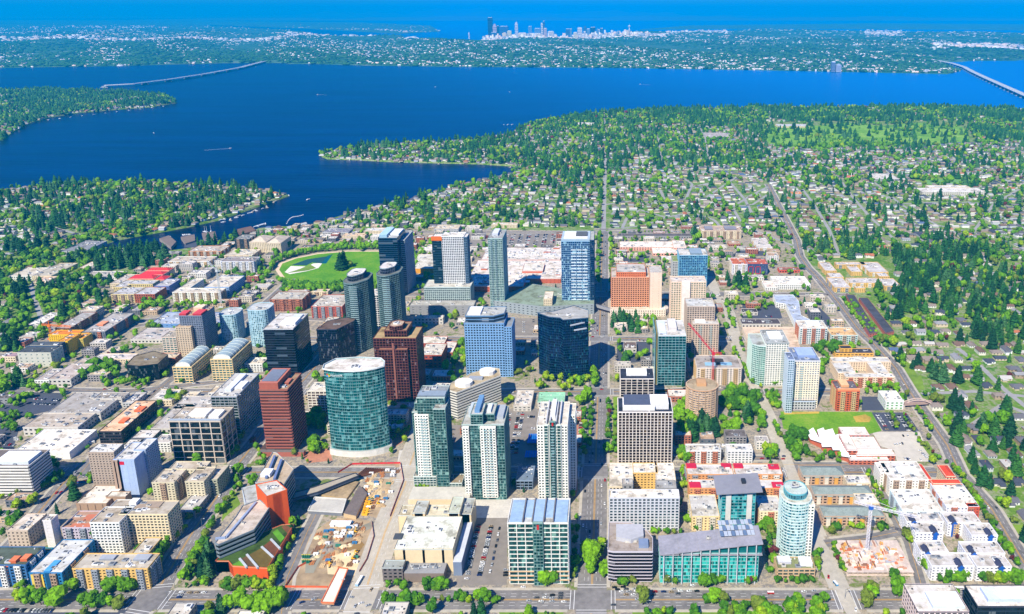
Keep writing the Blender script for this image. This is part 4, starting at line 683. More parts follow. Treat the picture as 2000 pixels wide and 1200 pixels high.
BD('apartment_block', 'white-roofed block with teal flanks left of the brick-cornered one', st((220, 236, 240), (70, 150, 170), 3.1, 3.6, .5, 2.0), 1763, 1842, 1000, 958, 16, rc=(250, 250, 252), un=3, vent=16, lm='the teal-flanked white block')
BD('apartment_block', 'white apartment block with a brick red end corner', st((232, 232, 240), (90, 110, 150), 3.1, 3.8, .5, 2.2), 1848, 1912, 991, 946, 17, rc=(252, 252, 252), un=4, vent=12, lm='the white block with brick corner', wings=(dict(r=(1892, 1913, 992, 985, 17), s=st((206, 90, 66), (150, 100, 90), 3.1, 3.8, .5, 1.8), un=0),))
BA = st((238, 238, 244), (64, 74, 110), 3.1, 3.8, .5, 2.0, .5)
for lb, R, wr in (('white apartments with blue gabled bays, upper left of four', (1771, 1842, 1020, 1001, 15), (1788, 1842, 1042, 1022, 15)), ('white apartments with blue gabled bays, upper right of four', (1851, 1915, 1022, 1002, 15), (1898, 1948, 1047, 1024, 15)),
                  ('white apartments with blue gabled bays, lower left of four', (1799, 1852, 1080, 1058, 15), (1820, 1902, 1107, 1082, 15)), ('white apartments with blue gabled bays, lower right of four', (1887, 1962, 1082, 1060, 15), (1908, 1975, 1108, 1084, 15))):
    T, b = BD('apartment_block', lb, BA, *R, rc=(222, 222, 228), un=2, vent=8, lm='the blue-accented white apartments', bands=False, wings=(dict(r=wr, un=2, vent=8),))
    for RR, fr in ((R, (.1,)), (wr, (.6,))):
        x0, x1, y0, y1, h = rect(*RR)
        for f in fr:
            x = x0 + f*(x1-x0); mb = MB(); m = mat((36, 96, 186), .6); k = mat((62, 66, 92), .8); mb.box(x + 1, x + 5, y0 - 1.9, y0 - .7, 0, h, m)
            a, c, d, e = (x - .5, y0 - 2.4, h), (x + 6.5, y0 - 2.4, h), (x + 3, y0 - 2.4, h + 3.4), (x + 3, y0 + 9, h + 3.4)
            mb.face([a, c, d], m); mb.face([(x - .5, y0 + 9, h + .9), a, d, e], k); mb.face([c, (x + 6.5, y0 + 9, h + .9), e, d], k); mb.face([(x - .5, y0 + 9, h), (x+6.5, y0+9, h), e], k); mb.build('gabled_bay', T)
PF = st((226, 206, 204), (40, 52, 70), 3.9, 5, .3, 1.1, .4)
BD('office_block', 'white-roofed office with pinkish grid front, left of two in the bottom right corner', PF, 1793, 1892, 1196, 1143, 20, rc=(240, 240, 244), lm='the bottom right offices', un=0, pent=((.32, .95, .1, .65, 3, (206, 216, 238)), (.4, .8, .2, .5, 4, (236, 228, 226))), ec=(50, 54, 70))
BD('office_block', 'white-roofed office with dark window bands, right of two in the bottom right corner', st((40, 56, 72), (16, 44, 60), 3.9, 12, .2, .3), 1910, 2075, 1186, 1145, 20, rc=(240, 240, 244), un=0, pent=((.15, .8, .2, .8, 3.5, (190, 204, 236)), (.3, .6, .3, .7, 5, (235, 230, 230))), ec=(60, 66, 82))
# long roofs, shops and malls
BP('shopping_hall', 'long bluish-white stepped shop roof running back from the white mid-rises', 'white', [(1558, 643), (1584, 643), (1581, 625), (1564, 617), (1560, 590), (1549, 577), (1510, 577), (1516, 592), (1535, 595)], 9, rc=(190, 206, 240), lm='the long bluish-white roof', un=8)
BP('parking_deck', 'tan and white terraced deck beneath the white towers', st((222, 206, 190), GD, 4, 5, .5, 2), [(1450, 640), (1550, 640), (1562, 680), (1480, 690), (1462, 668)], 7, rc=(236, 214, 196), un=9, lm='the tan terraced deck')
BD('store', 'dark-roofed shop with parked cars behind it', 'low', 1449, 1525, 634, 624, 6, rc=(92, 84, 92), un=3); BD('store', 'flat black-roofed diner in the grey lot', 'low', 1450, 1480, 611, 604, 5, rc=(70, 66, 72), un=2)
BD('store', 'white superstore roof with a pale front, beside the diagonal road', 'white', 1514, 1583, 557, 541, 566, rc=(250, 250, 252), un=5, lm='the white superstore', wings=(dict(r=(1495, 1519, 562, 550, 6), rc=(246, 232, 230)),))
BD('store', 'long red-fronted shop roof below the flats', st((206, 90, 70), GD, 4, 5, .4, 2), 1522, 1562, 529, 524, 4.5, rc=(150, 110, 100), un=1)
T, b = BD('apartment_block', 'white, navy and red mid-rise apartments with orange roof patches', st((232, 232, 240), (50, 60, 90), 3.2, 3.8, .45, 1.6), 1431, 1460, 517, 505, 537, rc=(214, 120, 86), un=1, wings=(dict(r=(1460, 1500, 517, 506, 537), s=st((56, 74, 116), (120, 130, 160), 3.2, 3.8, .4, 1.4), rc=(206, 110, 90), un=3),), lm='the navy and red mid-rise')
x0, x1, y0, y1, h = rect(1460, 1500, 517, 506, 537); mb = MB(); r = mat((214, 50, 46), .6)
for a in (.05, .4): 
    X = x0 + a*(x1-x0); 
    for p in ((X, X + 1, 2, h - 4), (X + 9, X + 10, 2, h - 4), (X, X + 10, 2, 3), (X, X + 10, h - 5, h - 4)): mb.box(p[0], p[1], y0 - 1, y0 - .5, p[2], p[3], r)
mb.build('red_frame', T)
BD('store', 'long white strip mall roof with pink gables right of the avenue', st((226, 170, 150), GD, 4, 6, .5, 3), 1211, 1316, 483, 473, 490, ec=(236, 226, 222), rc=(250, 246, 246), un=6, vent=10, lm='the white strip mall', wings=(dict(r=(1275, 1345, 495, 482, 500), rc=(250, 248, 248), un=5), dict(r=(1316, 1340, 484, 471, 11), rc=(250, 248, 248), un=3)))
BD('parking_deck', 'long dark flat-roofed garage behind the strip mall', 'lowg', 1206, 1350, 462, 457, 5, rc=(112, 108, 114), un=0); 
BD('apartment_block', 'cream apartments with many bays below the suburb', 'cream', 1370, 1448, 452, 442, 467, rc=(206, 186, 176), lm='the cream many-bayed apartments', un=4, hip=None, pent=((.1, .3, .2, .8, 3, (120, 118, 128)), (.6, .9, .2, .8, 3, (120, 118, 128))))
BD('store', 'small brown-roofed shop left of the parking with maroon tree', 'low', 1383, 1419, 484, 479, 5, rc=(220, 214, 210), un=1); BD('apartment_block', 'flat white row houses left of the pine grove', 'white', 1480, 1508, 485, 466, 6, rc=(222, 218, 222), un=3)
for k, (xl, xr, yf, yk) in enumerate(((1612, 1634, 530, 513), (1634, 1692, 518, 513), (1663, 1684, 532, 521), (1698, 1735, 533, 513), (1622, 1648, 543, 534), (1630, 1662, 563, 543), (1660, 1722, 554, 544), (1717, 1737, 541, 534), (1728, 1760, 560, 545), (1672, 1690, 564, 560))):
    BD('apartment_block', 'pale-roofed yellow apartment block beside the woods, ' + (ordinal(k, 10, 'first', 'last', '').strip() or 'first') + ' of ten from the diagonal road', 'yellow', xl, xr, yf, yk, 8, rc=(216, 214, 222), un=2, vent=4, lm='the yellow wood-side apartments', group='yellow apartment blocks beside the woods')
for lb, pts in (('long dark-roofed carport row between red edges, left of two', [(1652, 577), (1668, 577), (1714, 650), (1698, 653)]), ('long dark-roofed carport row between red edges, right of two', [(1678, 583), (1694, 583), (1746, 648), (1730, 652)])):
    BP('row_house', lb, st((190, 110, 96), GD, 3, 5, .5, 3), pts, 6, rc=(84, 88, 104), ec=(110, 96, 104), un=0, lm='the dark-roofed rows')
# shopping centre
BD('shopping_mall', 'sprawling white-roofed shopping mall with brick upstands behind tall towers', st((190, 96, 70), GD, 5, 8, .8, 5), 915, 1095, 545, 510, 9, ec=(226, 222, 222), rc=(240, 236, 238), un=22, vent=60, lm='the white-roofed mall', wings=(dict(r=(916, 1022, 560, 540, 11), rc=(246, 244, 246), un=6, vent=18), dict(r=(940, 1094, 508, 485, 8), rc=(236, 234, 236), un=30, vent=50), dict(r=(795, 845, 525, 498, 10), s=st((226, 160, 50), GD, 6, 9, .9, 8), rc=(230, 230, 226), un=3), dict(r=(1020, 1060, 530, 516, 13), s=st((196, 96, 66), GD, 6, 9, .9, 8), rc=(240, 240, 240), un=2)))
BP('shopping_mall', 'grey retail podium with green glass skylights at the foot of the blue tower', st((150, 160, 166), GD, 5, 8, .7, 5), [(960, 588), (1060, 600), (1160, 595), (1160, 575), (1040, 556)], 18, rc=(150, 172, 160), un=8, lm='the skylit retail podium')
BD('office_block', 'narrow cream stair block rising from the retail podium', 'cream', 1062, 1078, 585, 571, 30, rc=(240, 236, 232), un=0)
BD('parking_deck', 'grey retail and garage box below the white-gridded tower', st((150, 150, 152), GD, 5, 12, .8, 9), 800, 925, 598, 588, 617, rc=(190, 192, 192), un=4, lm='the grey garage box')
BD('shop', 'long low pale shop below the garage box', 'low', 808, 865, 622, 617, 634, rc=(232, 222, 206), un=4)
BD('store', 'low brick and white store with skylights left of the light blue tower', st((170, 84, 66), (70, 90, 110), 4.5, 6, .5, 3), 820, 862, 695, 672, 719, rc=(226, 224, 222), un=5, lm='the low brick store', wings=(dict(r=(820, 868, 672, 658, 9), rc=(236, 234, 232), un=4), dict(r=(862, 884, 690, 668, 8), rc=(232, 230, 232), un=3)))
BD('office_block', 'cream concrete block behind the red-brown banded tower', st((226, 220, 208), (120, 100, 96), 4, 5, .3, 1), 600, 640, 765, 748, 806, rc=(232, 230, 226), un=2, lm='the cream block behind the banded tower')
BD('store', 'white-roofed car dealership among parked cars', 'low', 1003, 1037, 794, 764, 7, rc=(226, 222, 222), un=6, lm='the car dealership'); BD('store', 'low building with a mint green roof', 'low', 1050, 1102, 786, 768, 8, rc=(160, 224, 196), un=0, lm='the mint-roofed building', ec=(150, 216, 190))
BD('bank', 'low pale building among trees below the pink-orange hotel', 'low', 1200, 1225, 640, 631, 5, rc=(236, 224, 216), un=2); BD('shop', 'brown-roofed shop by the avenue parking', 'low', 1219, 1243, 682, 669, 6, rc=(118, 104, 104), un=3)
for a, c in (((1033, 847), (1048, 865)), ((1027, 880), (1048, 893))):
    x0, y1_ = W(a[0], a[1], 5); x1, y0_ = W(c[0], c[1], 5); T = empty('carport', x0, y0_, 0, 'blue striped canopy in the car lot, %s' % ('upper one' if a[1] < 860 else 'lower one beside tower shade'), 'canopy'); claim(x0, x1, y0_, y1_, 0)
    mb = MB(); n = 5
    for i in range(n): mb.box(x0 + i*(x1-x0)/n, x0 + (i+.8)*(x1-x0)/n, y0_, y1_, 4.4, 4.8, mat((30, 110, 196), .5))
    mb.build('canopy', T)
    for xx in (x0 + 1, x1 - 1):
        for yy in (y0_ + 1, y1_ - 1): mb = MB(); mb.box(xx - .15, xx + .15, yy - .15, yy + .15, 0, 4.4, mat(GR)); mb.build('post', T)
# left background flats
for lb, R, rc in (('pale flat-roofed flats at the left edge near the woods', (18, 62, 540, 524, 8), (222, 216, 206)), ('white-roofed flats left of the dark wood', (153, 180, 525, 505, 9), (236, 226, 220)), ('grey stepped flats in front of the dark wood', (160, 228, 542, 531, 8), (200, 196, 196)), ('long pale flats beside the red-roofed apartments', (215, 252, 555, 537, 10), (214, 208, 206)), ('grey flats among garden trees', (62, 100, 540, 515, 8), (200, 196, 186)), ('white flats near the head of the bay', (190, 240, 497, 490, 8), (226, 222, 214)), ('grey marina flats at the head of the bay', (120, 165, 492, 472, 9), (150, 156, 170)), ('long white dockside sheds', (222, 262, 490, 486, 6), (236, 232, 226)), ('brick-edged low house among left woods', (62, 90, 552, 541, 7), (226, 200, 180)), ('mauve-roofed low block with turquoise court at left edge', (0, 30, 698, 690, 7), (176, 150, 170)), ('flat-roofed offices left of the street trees', (68, 96, 744, 722, 10), (196, 190, 192)), ('white-walled flats with tan roof among left street trees', (93, 138, 742, 712, 11), (206, 196, 196)), ('grey-roofed shop left of the faceted black office', (140, 200, 715, 702, 7), (196, 186, 178)), ('long white shop row above the faceted black office', (180, 255, 703, 692, 7), (226, 220, 224)), ('grey shop roofs right of the orange roundabout tree', (255, 318, 664, 642, 6), (206, 202, 206)), ('curved white roof hall among left trees', (53, 78, 636, 612, 5), (245, 245, 250)), ('brown low office left of the long salmon-roofed block', (240, 262, 788, 768, 6), (216, 214, 218)), ('grey depot between salmon-roofed block and grid-framed office', (295, 335, 838, 790, 11), (200, 198, 202)), ('white depot with yellow doors by the hotel', (300, 332, 866, 850, 12), (206, 204, 208)), ('grey roofed block left of the braced office', (335, 408, 800, 775, 11), (206, 204, 208)), ('pale plaza pavilion with dark courts', (290, 335, 783, 762, 7), (226, 224, 226)), ('long roof left of the red-brown banded tower', (478, 512, 712, 700, 12), (226, 220, 212))):
    BD('low_building', lb, random.choice(('low', 'cream', 'grey', 'white')), *R, rc=rc, un=3, vent=6)
BD('shop', 'dark slab-roofed showroom in the lower left lots', 'lowg', -10, 24, 780, 765, 8, rc=(120, 116, 120), un=1); BD('shed', 'white roof edge of a building at the very bottom centre', 'lowg', 742, 790, 1205, 1178, 8, rc=(226, 224, 224), un=2)
BD('shed', 'pointed white roof at the bottom edge near the left crossing', 'lowg', 325, 366, 1205, 1180, 8, rc=(216, 214, 212), un=1); BD('shed', 'small white roof at the bottom edge left of the guideway', 'lowg', 458, 508, 1212, 1195, 6, rc=(240, 240, 240), un=0)

for lb, R, rc in (('long white school buildings beside a green sports field', (1802, 1925, 376, 368, 8), (240, 240, 244)), ('second white school wing by the sports field', (1815, 1895, 367, 363, 8), (236, 236, 240)), ('white school roof among right hand houses', (1706, 1756, 350, 340, 7), (232, 230, 232)), ('long pale clubhouse beside the golf lawns', (1520, 1580, 247, 243, 7), (206, 214, 232)), ('pale grey hall west of the golf lawns', (1380, 1425, 268, 260, 9), (196, 190, 196)), ('white lakeside school among the wooded hill', (1122, 1160, 246, 240, 8), (232, 230, 236)), ('orange-roofed large house in the right suburb', (1547, 1568, 380, 375, 8), (230, 150, 80)), ('cream low flats above the mall lot', (960, 1010, 440, 436, 8), (224, 214, 200)), ('white and brick small office above the mall lot', (909, 936, 446, 441, 8), (226, 220, 216)), ('pair of long cream flats at the edge of town', (848, 895, 448, 440, 8), (228, 216, 196)), ('yellow-edged pale flats near the bay woods', (700, 722, 420, 416, 7), (226, 214, 190)), ('red-brick long library hall right of the round park', (712, 748, 452, 446, 8), (226, 226, 228)), ('brown school hall by the pines near the round park', (630, 680, 455, 447, 7), (150, 150, 170)), ('long pale flats behind the round park', (668, 712, 462, 457, 6), (232, 206, 180))):
    BD('low_building', lb, random.choice(('low', 'cream', 'grey')), *R, rc=rc, un=3, vent=6)
x, y = W(1664, 352); T = empty('church', x, y, 0, 'small church with a slim white spire among right hand houses', 'church'); mb = MB(); mb.box(x-14, x+14, y, y+18, 0, 7, mat((220, 190, 170))); mb.build('wall', T); mb = MB(); [mb.face(f, mat((190, 110, 96))) for f in ([(x-15, y-1, 7), (x+15, y-1, 7), (x+15, y+9, 13), (x-15, y+9, 13)], [(x+15, y+19, 7), (x-15, y+19, 7), (x-15, y+9, 13), (x+15, y+9, 13)])]; mb.build('roof', T); mb = MB(); mb.beam((x-4, y-3, 0), (x-4, y-3, 24), 3, mat((236, 232, 226)), 1.2); mb.build('spire', T); claim(x-15, x+15, y, y+19)

mall = random.Random(4)
for px0, px1, py0, py1, n, zz in ((918, 1092, 512, 543, 26, 9), (942, 1092, 487, 507, 40, 8), (918, 1020, 541, 558, 14, 11)):
    M_ = [o for o in bpy.data.objects if o.get('label', '').startswith('sprawling white-roofed')][0]
    for k in range(n):
        x, y = W(mall.uniform(px0, px1), mall.uniform(py0, py1), zz); w, d, hh = mall.uniform(4, 15), mall.uniform(3, 9), mall.uniform(1.2, 4); c = mall.choice([(236, 234, 236), (206, 206, 212), (180, 176, 178), (176, 104, 80), (220, 214, 204), (150, 154, 164)])
        mb = MB(); mb.box(x, x+w, y, y+d, zz + .3, zz + hh, mat(c, .7, 0, .2, .5), mat((232, 230, 232), .8)); mb.box(x + w*.1, x + w*.5, y + d*.2, y + d*.7, zz + hh, zz + hh + .8, mat((160, 164, 172), .7)); mb.build('rooftop_unit', M_)
# ---------------------------------------------------------------- terrain, water, roads
def sheet(name, polys, z, m, skirt=None, kind='structure'):
    mb = MB()
    for p in polys:
        p = ccw(p); mb.face([(x, y, z) for x, y in p], m)
        if skirt is not None:
            q = grow(p, 4)
            for i in range(len(p)):
                j = (i+1) % len(p); mb.face([(*q[i], skirt), (*q[j], skirt), (*p[j], z), (*p[i], z)], m)
    return tag(mb.build(name), kind=kind)
P_ = lambda pts: [W(*p) for p in pts]
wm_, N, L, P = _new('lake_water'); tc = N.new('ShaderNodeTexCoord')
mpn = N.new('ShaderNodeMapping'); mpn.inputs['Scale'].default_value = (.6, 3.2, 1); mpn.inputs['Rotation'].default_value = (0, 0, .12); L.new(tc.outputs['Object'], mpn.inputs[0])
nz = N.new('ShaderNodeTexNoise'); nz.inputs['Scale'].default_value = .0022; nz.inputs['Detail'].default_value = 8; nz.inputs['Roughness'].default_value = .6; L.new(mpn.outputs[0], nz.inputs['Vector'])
rr = N.new('ShaderNodeValToRGB'); rr.color_ramp.elements[0].position = .4; rr.color_ramp.elements[0].color = (.0, .004, .032, 1); rr.color_ramp.elements[1].position = .62; rr.color_ramp.elements[1].color = (.0, .014, .085, 1)  # wind-streak sheen painted into the water colour by stretched noise
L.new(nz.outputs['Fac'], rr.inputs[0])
# reflected brightness painted into the water colour: dark at left, bright toward far right
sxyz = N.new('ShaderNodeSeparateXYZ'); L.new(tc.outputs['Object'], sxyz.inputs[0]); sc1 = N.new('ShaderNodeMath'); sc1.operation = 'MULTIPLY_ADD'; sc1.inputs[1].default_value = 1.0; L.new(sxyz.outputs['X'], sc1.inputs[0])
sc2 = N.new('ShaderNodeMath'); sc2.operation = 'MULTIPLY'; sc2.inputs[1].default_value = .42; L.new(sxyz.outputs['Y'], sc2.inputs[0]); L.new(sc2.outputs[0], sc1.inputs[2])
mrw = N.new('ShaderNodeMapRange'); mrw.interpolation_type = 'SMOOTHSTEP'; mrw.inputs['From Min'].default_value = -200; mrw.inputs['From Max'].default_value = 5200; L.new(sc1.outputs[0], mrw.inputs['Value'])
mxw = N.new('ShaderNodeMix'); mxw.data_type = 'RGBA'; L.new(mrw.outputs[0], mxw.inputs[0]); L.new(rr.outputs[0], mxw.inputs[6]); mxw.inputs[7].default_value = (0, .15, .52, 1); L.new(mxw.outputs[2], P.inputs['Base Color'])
P.inputs['Specular Tint'].default_value = (.15, .6, 1, 1)
n2 = N.new('ShaderNodeTexNoise'); n2.inputs['Scale'].default_value = .02; n2.inputs['Detail'].default_value = 6; L.new(mpn.outputs[0], n2.inputs['Vector'])
bp = N.new('ShaderNodeBump'); bp.inputs['Strength'].default_value = .25; bp.inputs['Distance'].default_value = 4; L.new(n2.outputs['Fac'], bp.inputs['Height']); L.new(bp.outputs[0], P.inputs['Normal'])
P.inputs['Roughness'].default_value = .3; P.inputs['Specular IOR Level'].default_value = .12
BIG = 120000
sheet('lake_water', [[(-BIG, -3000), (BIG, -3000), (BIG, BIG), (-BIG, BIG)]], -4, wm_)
gm = ground_mat([(.0, (58, 98, 30)), (.3, (88, 128, 40)), (.5, (112, 140, 56)), (.66, (150, 150, 126)), (.8, (84, 130, 36)), (1., (50, 92, 32))], (.018, .11), name='suburb_ground')
SHORE = [(2000, 214), (1900, 210), (1700, 209), (1500, 210), (1300, 214), (1160, 222), (1060, 236), (1015, 250), (1003, 262), (960, 268), (900, 275), (800, 279), (720, 283), (680, 291), (650, 296), (624, 302), (640, 309), (700, 311), (770, 315), (850, 317), (940, 319), (1000, 323), (1022, 327), (1000, 338), (950, 349), (900, 360), (860, 373), (800, 389), (720, 408), (670, 420), (620, 436), (580, 443), (540, 442), (505, 446), (480, 461), (440, 469), (424, 475), (380, 483), (335, 489), (300, 492), (262, 496), (205, 497), (164, 494), (190, 478), (228, 467), (262, 460), (330, 448), (372, 440), (430, 427), (470, 413), (520, 396), (562, 381), (530, 372), (470, 366), (400, 360), (300, 356), (200, 356), (100, 362), (0, 372)]
main = P_(SHORE); main = [(9000, main[0][1] + 150)] + main + [(-4000, main[-1][1] - 100), (-9000, 2000), (-9000, -2900), (9000, -2900)]
MERCER = P_([(-60, 282), (6, 272), (28, 256), (60, 240), (100, 228), (160, 219), (230, 213), (300, 208), (345, 200), (330, 190), (300, 184), (200, 177), (100, 175), (-80, 178)])
sheet('ground', [main, MERCER, [(-9000, -2900), (9000, -2900), (9000, -9000), (-9000, -9000)]], 0, gm, skirt=-5)
fm = ground_mat([(.0, (34, 84, 62)), (.45, (50, 100, 66)), (.7, (80, 116, 90)), (1., (126, 142, 130))], (.002, .012), name='far_land')
far1 = P_([(-300, 134), (0, 132), (250, 128), (420, 123), (530, 122), (600, 124), (700, 127), (900, 130), (1200, 132), (1500, 137), (1700, 141), (1850, 144), (1876, 138), (1850, 128), (1832, 121), (1870, 119), (1990, 117), (2300, 116)])
far1 += P_([(2300, 72), (1900, 66), (1500, 60), (1300, 62), (1100, 72), (950, 76), (930, 82), (800, 82), (780, 76), (640, 74), (560, 60), (400, 50), (0, 46), (-300, 46)])
far2 = P_([(-400, 44), (200, 48), (420, 49), (600, 56), (780, 66), (860, 62), (840, 50), (700, 44), (300, 40), (-400, 39)])
far3 = P_([(-400, 35), (700, 36), (1200, 34), (1600, 36), (2400, 40), (2400, 31), (1500, 29), (600, 30), (-400, 31)]); far4 = P_([(1250, 58), (1500, 56), (1900, 58), (2400, 66), (2400, 50), (1700, 46), (1350, 50)])
sheet('far_land', [far1, far2, far3, far4, [(-BIG, P_([(0, 28)])[0][1]), (BIG, P_([(0, 28)])[0][1]), (BIG, BIG), (-BIG, BIG)]], 1, fm, skirt=-5)
CITY = [(-500, 1500), (-300, 800), (-60, 715), (60, 650), (190, 560), (330, 506), (420, 485), (482, 468), (512, 452), (600, 446), (800, 446), (1180, 452), (1370, 438), (1510, 448), (1600, 540), (1712, 668), (1800, 798), (1932, 990), (2066, 1180), (2300, 1500)]
cityw = P_(CITY)
cm = ground_mat([(.0, (96, 118, 44)), (.25, (116, 128, 70)), (.36, (146, 136, 120)), (.5, (180, 166, 144)), (.64, (124, 120, 118)), (.8, (168, 156, 136)), (1., (198, 182, 154))], (.014, .12), name='city_pavement')
sheet('city_ground', [cityw], .04, cm)
LAWN = ground_mat([(.0, (84, 128, 26)), (.45, (104, 152, 32)), (.7, (122, 158, 44)), (1., (150, 160, 70))], (.03, .3), name='grass'); LAWN2 = mat((120, 150, 50), .95, 0, .4, .1); ASPH = mat((132, 128, 127), .9, 0, .42, .2); ASPD = mat((78, 82, 96), .9, 0, .2, .2); CONC = mat((188, 180, 166), .9, 0, .25, .2); LOTM = mat((142, 134, 126), .95, 0, .25, .12); mowed = 0; SAND = mat((206, 178, 138), .95, 0, .4, .07)
# roads: picture polyline, width in metres, style
ROADS = []
def road(pts, w, kind='main', world=False):
    q = pts if world else P_(pts); ROADS.append((q, w, kind)); return q
road([(-16, 380), (-16, 1805)], 27, 'main', True)                   # long avenue
road([(-2000, 596), (1400, 596)], 24, 'main', True); road([(-700, 798), (380, 798)], 20, 'main', True); road([(-620, 995), (330, 995)], 17, 'side', True)
road([(-640, 1178), (370, 1178)], 17, 'side', True); road([(-560, 1385), (300, 1385)], 20, 'main', True); road([(-520, 1810), (330, 1810)], 14, 'side', True)
road([(250, 1215), (300, 1167), (370, 1050), (430, 962), (455, 920), (510, 850), (560, 780), (640, 690), (760, 570), (880, 480), (905, 455)], 22, 'main')
road([(690, 1210), (712, 1160), (752, 1040), (775, 985), (790, 950), (802, 905), (818, 860), (842, 800)], 24, 'concrete')
road([(1668, 1200), (1640, 1150), (1612, 1085), (1560, 960), (1532, 887), (1500, 812), (1470, 750), (1450, 720), (1425, 612), (1402, 580), (1385, 540)], 13, 'concrete')
road([(1800, 1145), (1775, 1060), (1735, 990), (1712, 940), (1700, 912)], 10, 'side'); road([(1612, 1062), (1690, 1053), (1752, 1040)], 11, 'side')
road([(2075, 1210), (1997, 1095), (1937, 995), (1875, 925), (1850, 870), (1800, 800), (1775, 762), (1750, 720), (1707, 672), (1675, 642), (1640, 595), (1620, 570), (1595, 540), (1577, 522), (1562, 500), (1556, 470), (1520, 400), (1500, 360)], 17, 'main')
road([(1312, 895), (1540, 895)], 9, 'side'); road([(1530, 908), (1712, 908)], 10, 'side'); road([(1600, 748), (1420, 755), (1280, 765)], 9, 'side'); road([(1310, 580), (1328, 660), (1345, 735), (1350, 760)], 9, 'side')
road([(1160, 448), (1380, 452), (1420, 458)], 10, 'side'); road([(1420, 576), (1530, 574), (1660, 576)], 12, 'side')
road([(160, 905), (110, 960), (40, 1045), (-30, 1120)], 16, 'main'); road([(150, 935), (250, 810), (360, 720), (430, 660), (520, 590), (570, 545)], 12, 'side')
road([(-60, 770), (60, 760), (250, 765), (440, 745)], 12, 'side'); road([(-100, 690), (120, 700), (250, 640), (420, 610)], 12, 'side'); road([(200, 635), (420, 612), (640, 625), (800, 640)], 12, 'side')
road([(548, 1210), (560, 1130), (600, 1040), (640, 960)], 11, 'side')
road([(-14, 1812), (-14, 2350), (-14, 2900)], 11, 'lane', True)
for pts in ([(1548, 480), (1480, 452), (1445, 430), (1430, 405), (1470, 380), (1500, 365)], [(1420, 458), (1395, 430), (1350, 415), (1300, 425), (1260, 440), (1215, 446)], [(1182, 400), (1240, 392), (1290, 402), (1340, 388), (1352, 360), (1330, 345)], [(1352, 365), (1420, 350), (1455, 390), (1470, 420)], [(1640, 350), (1665, 385), (1700, 425), (1760, 480)], [(1560, 360), (1590, 400), (1620, 450), (1640, 500)], [(1700, 350), (1760, 400), (1830, 440), (1900, 455), (2020, 470)], [(1350, 220), (1365, 245), (1378, 275), (1385, 320)], [(1283, 262), (1290, 300), (1300, 330)], [(1190, 335), (1300, 332), (1500, 336), (1800, 330), (2000, 322)], [(1179, 222), (1184, 262)], [(860, 455), (930, 420), (1000, 395), (1180, 385)], [(950, 450), (1010, 410), (1090, 370), (1175, 350)], [(1190, 365), (1245, 360), (1290, 372), (1300, 395)], [(1215, 446), (1225, 425), (1250, 410), (1300, 425)], [(1420, 405), (1470, 400), (1500, 380)], [(1380, 385), (1400, 372), (1440, 345)], [(1560, 360), (1640, 350), (1700, 350), (1790, 340)], [(1600, 415), (1665, 410), (1740, 400), (1830, 395), (2010, 400)], [(1600, 470), (1700, 460), (1760, 480)], [(1900, 455), (1940, 400), (1990, 370)], [(1200, 300), (1290, 300), (1385, 300)], [(1030, 300), (1110, 310), (1180, 300)], [(1080, 250), (1100, 280), (1110, 310)], [(700, 430), (760, 410), (860, 400), (930, 420)], [(760, 445), (800, 425), (860, 400)], [(1870, 680), (1920, 720), (1960, 760), (2010, 800)], [(1800, 770), (1900, 765), (2010, 775)], [(1900, 830), (1960, 790), (2010, 810)], [(0, 440), (60, 430), (130, 452), (200, 470)], [(140, 690), (80, 620), (60, 560), (110, 510), (170, 490)], [(70, 560), (180, 540), (210, 500)], [(200, 420), (280, 410), (340, 392)], [(0, 470), (90, 478), (150, 500)]):
    road(pts, 8, 'lane')
def offs(q, d):
    out = []
    for i, (x, y) in enumerate(q):
        a = q[max(0, i-1)]; b = q[min(len(q)-1, i+1)]; l = math.hypot(b[0]-a[0], b[1]-a[1]); out.append((x + d*(b[1]-a[1])/l, y - d*(b[0]-a[0])/l))
    return out
def dense(q, step=15):
    out = []
    for (x0, y0), (x1, y1) in zip(q, q[1:]):
        n = max(1, int(math.hypot(x1-x0, y1-y0)/step)); out += [(x0 + (x1-x0)*i/n, y0 + (y1-y0)*i/n) for i in range(n)]
    return out + [q[-1]]
def near_road(x, y, pad, skip=None):
    """vectorised: inside any road corridor widened by pad"""
    x = np.asarray(x, float); y = np.asarray(y, float); r = np.zeros(x.shape, bool)
    for i, (q, w, k) in enumerate(ROADS):
        if i == skip: continue
        for (x0, y0), (x1, y1) in zip(q, q[1:]):
            dx, dy = x1-x0, y1-y0; t = np.clip(((x-x0)*dx + (y-y0)*dy)/(dx*dx + dy*dy), 0, 1)
            r |= ((x-x0-t*dx)**2 + (y-y0-t*dy)**2) < (w/2 + pad)**2
    return r
mk = MB(); kb = MB(); white = mat((226, 226, 226), .7, 0, .1, 1); yel = mat((226, 170, 50), .7, 0, .1, 1)
def strip(mb, q, d0, d1, z, m, z1=None):
    a, b = offs(q, d0), offs(q, d1)
    for i in range(len(q)-1):
        if z1 is None: mb.face([(*a[i], z), (*b[i], z), (*b[i+1], z), (*a[i+1], z)], m)
        else:
            mb.face([(*a[i], z1), (*b[i], z1), (*b[i+1], z1), (*a[i+1], z1)], m); mb.face([(*a[i], z), (*a[i], z1), (*a[i+1], z1), (*a[i+1], z)], m); mb.face([(*b[i], z1), (*b[i], z), (*b[i+1], z), (*b[i+1], z1)], m)
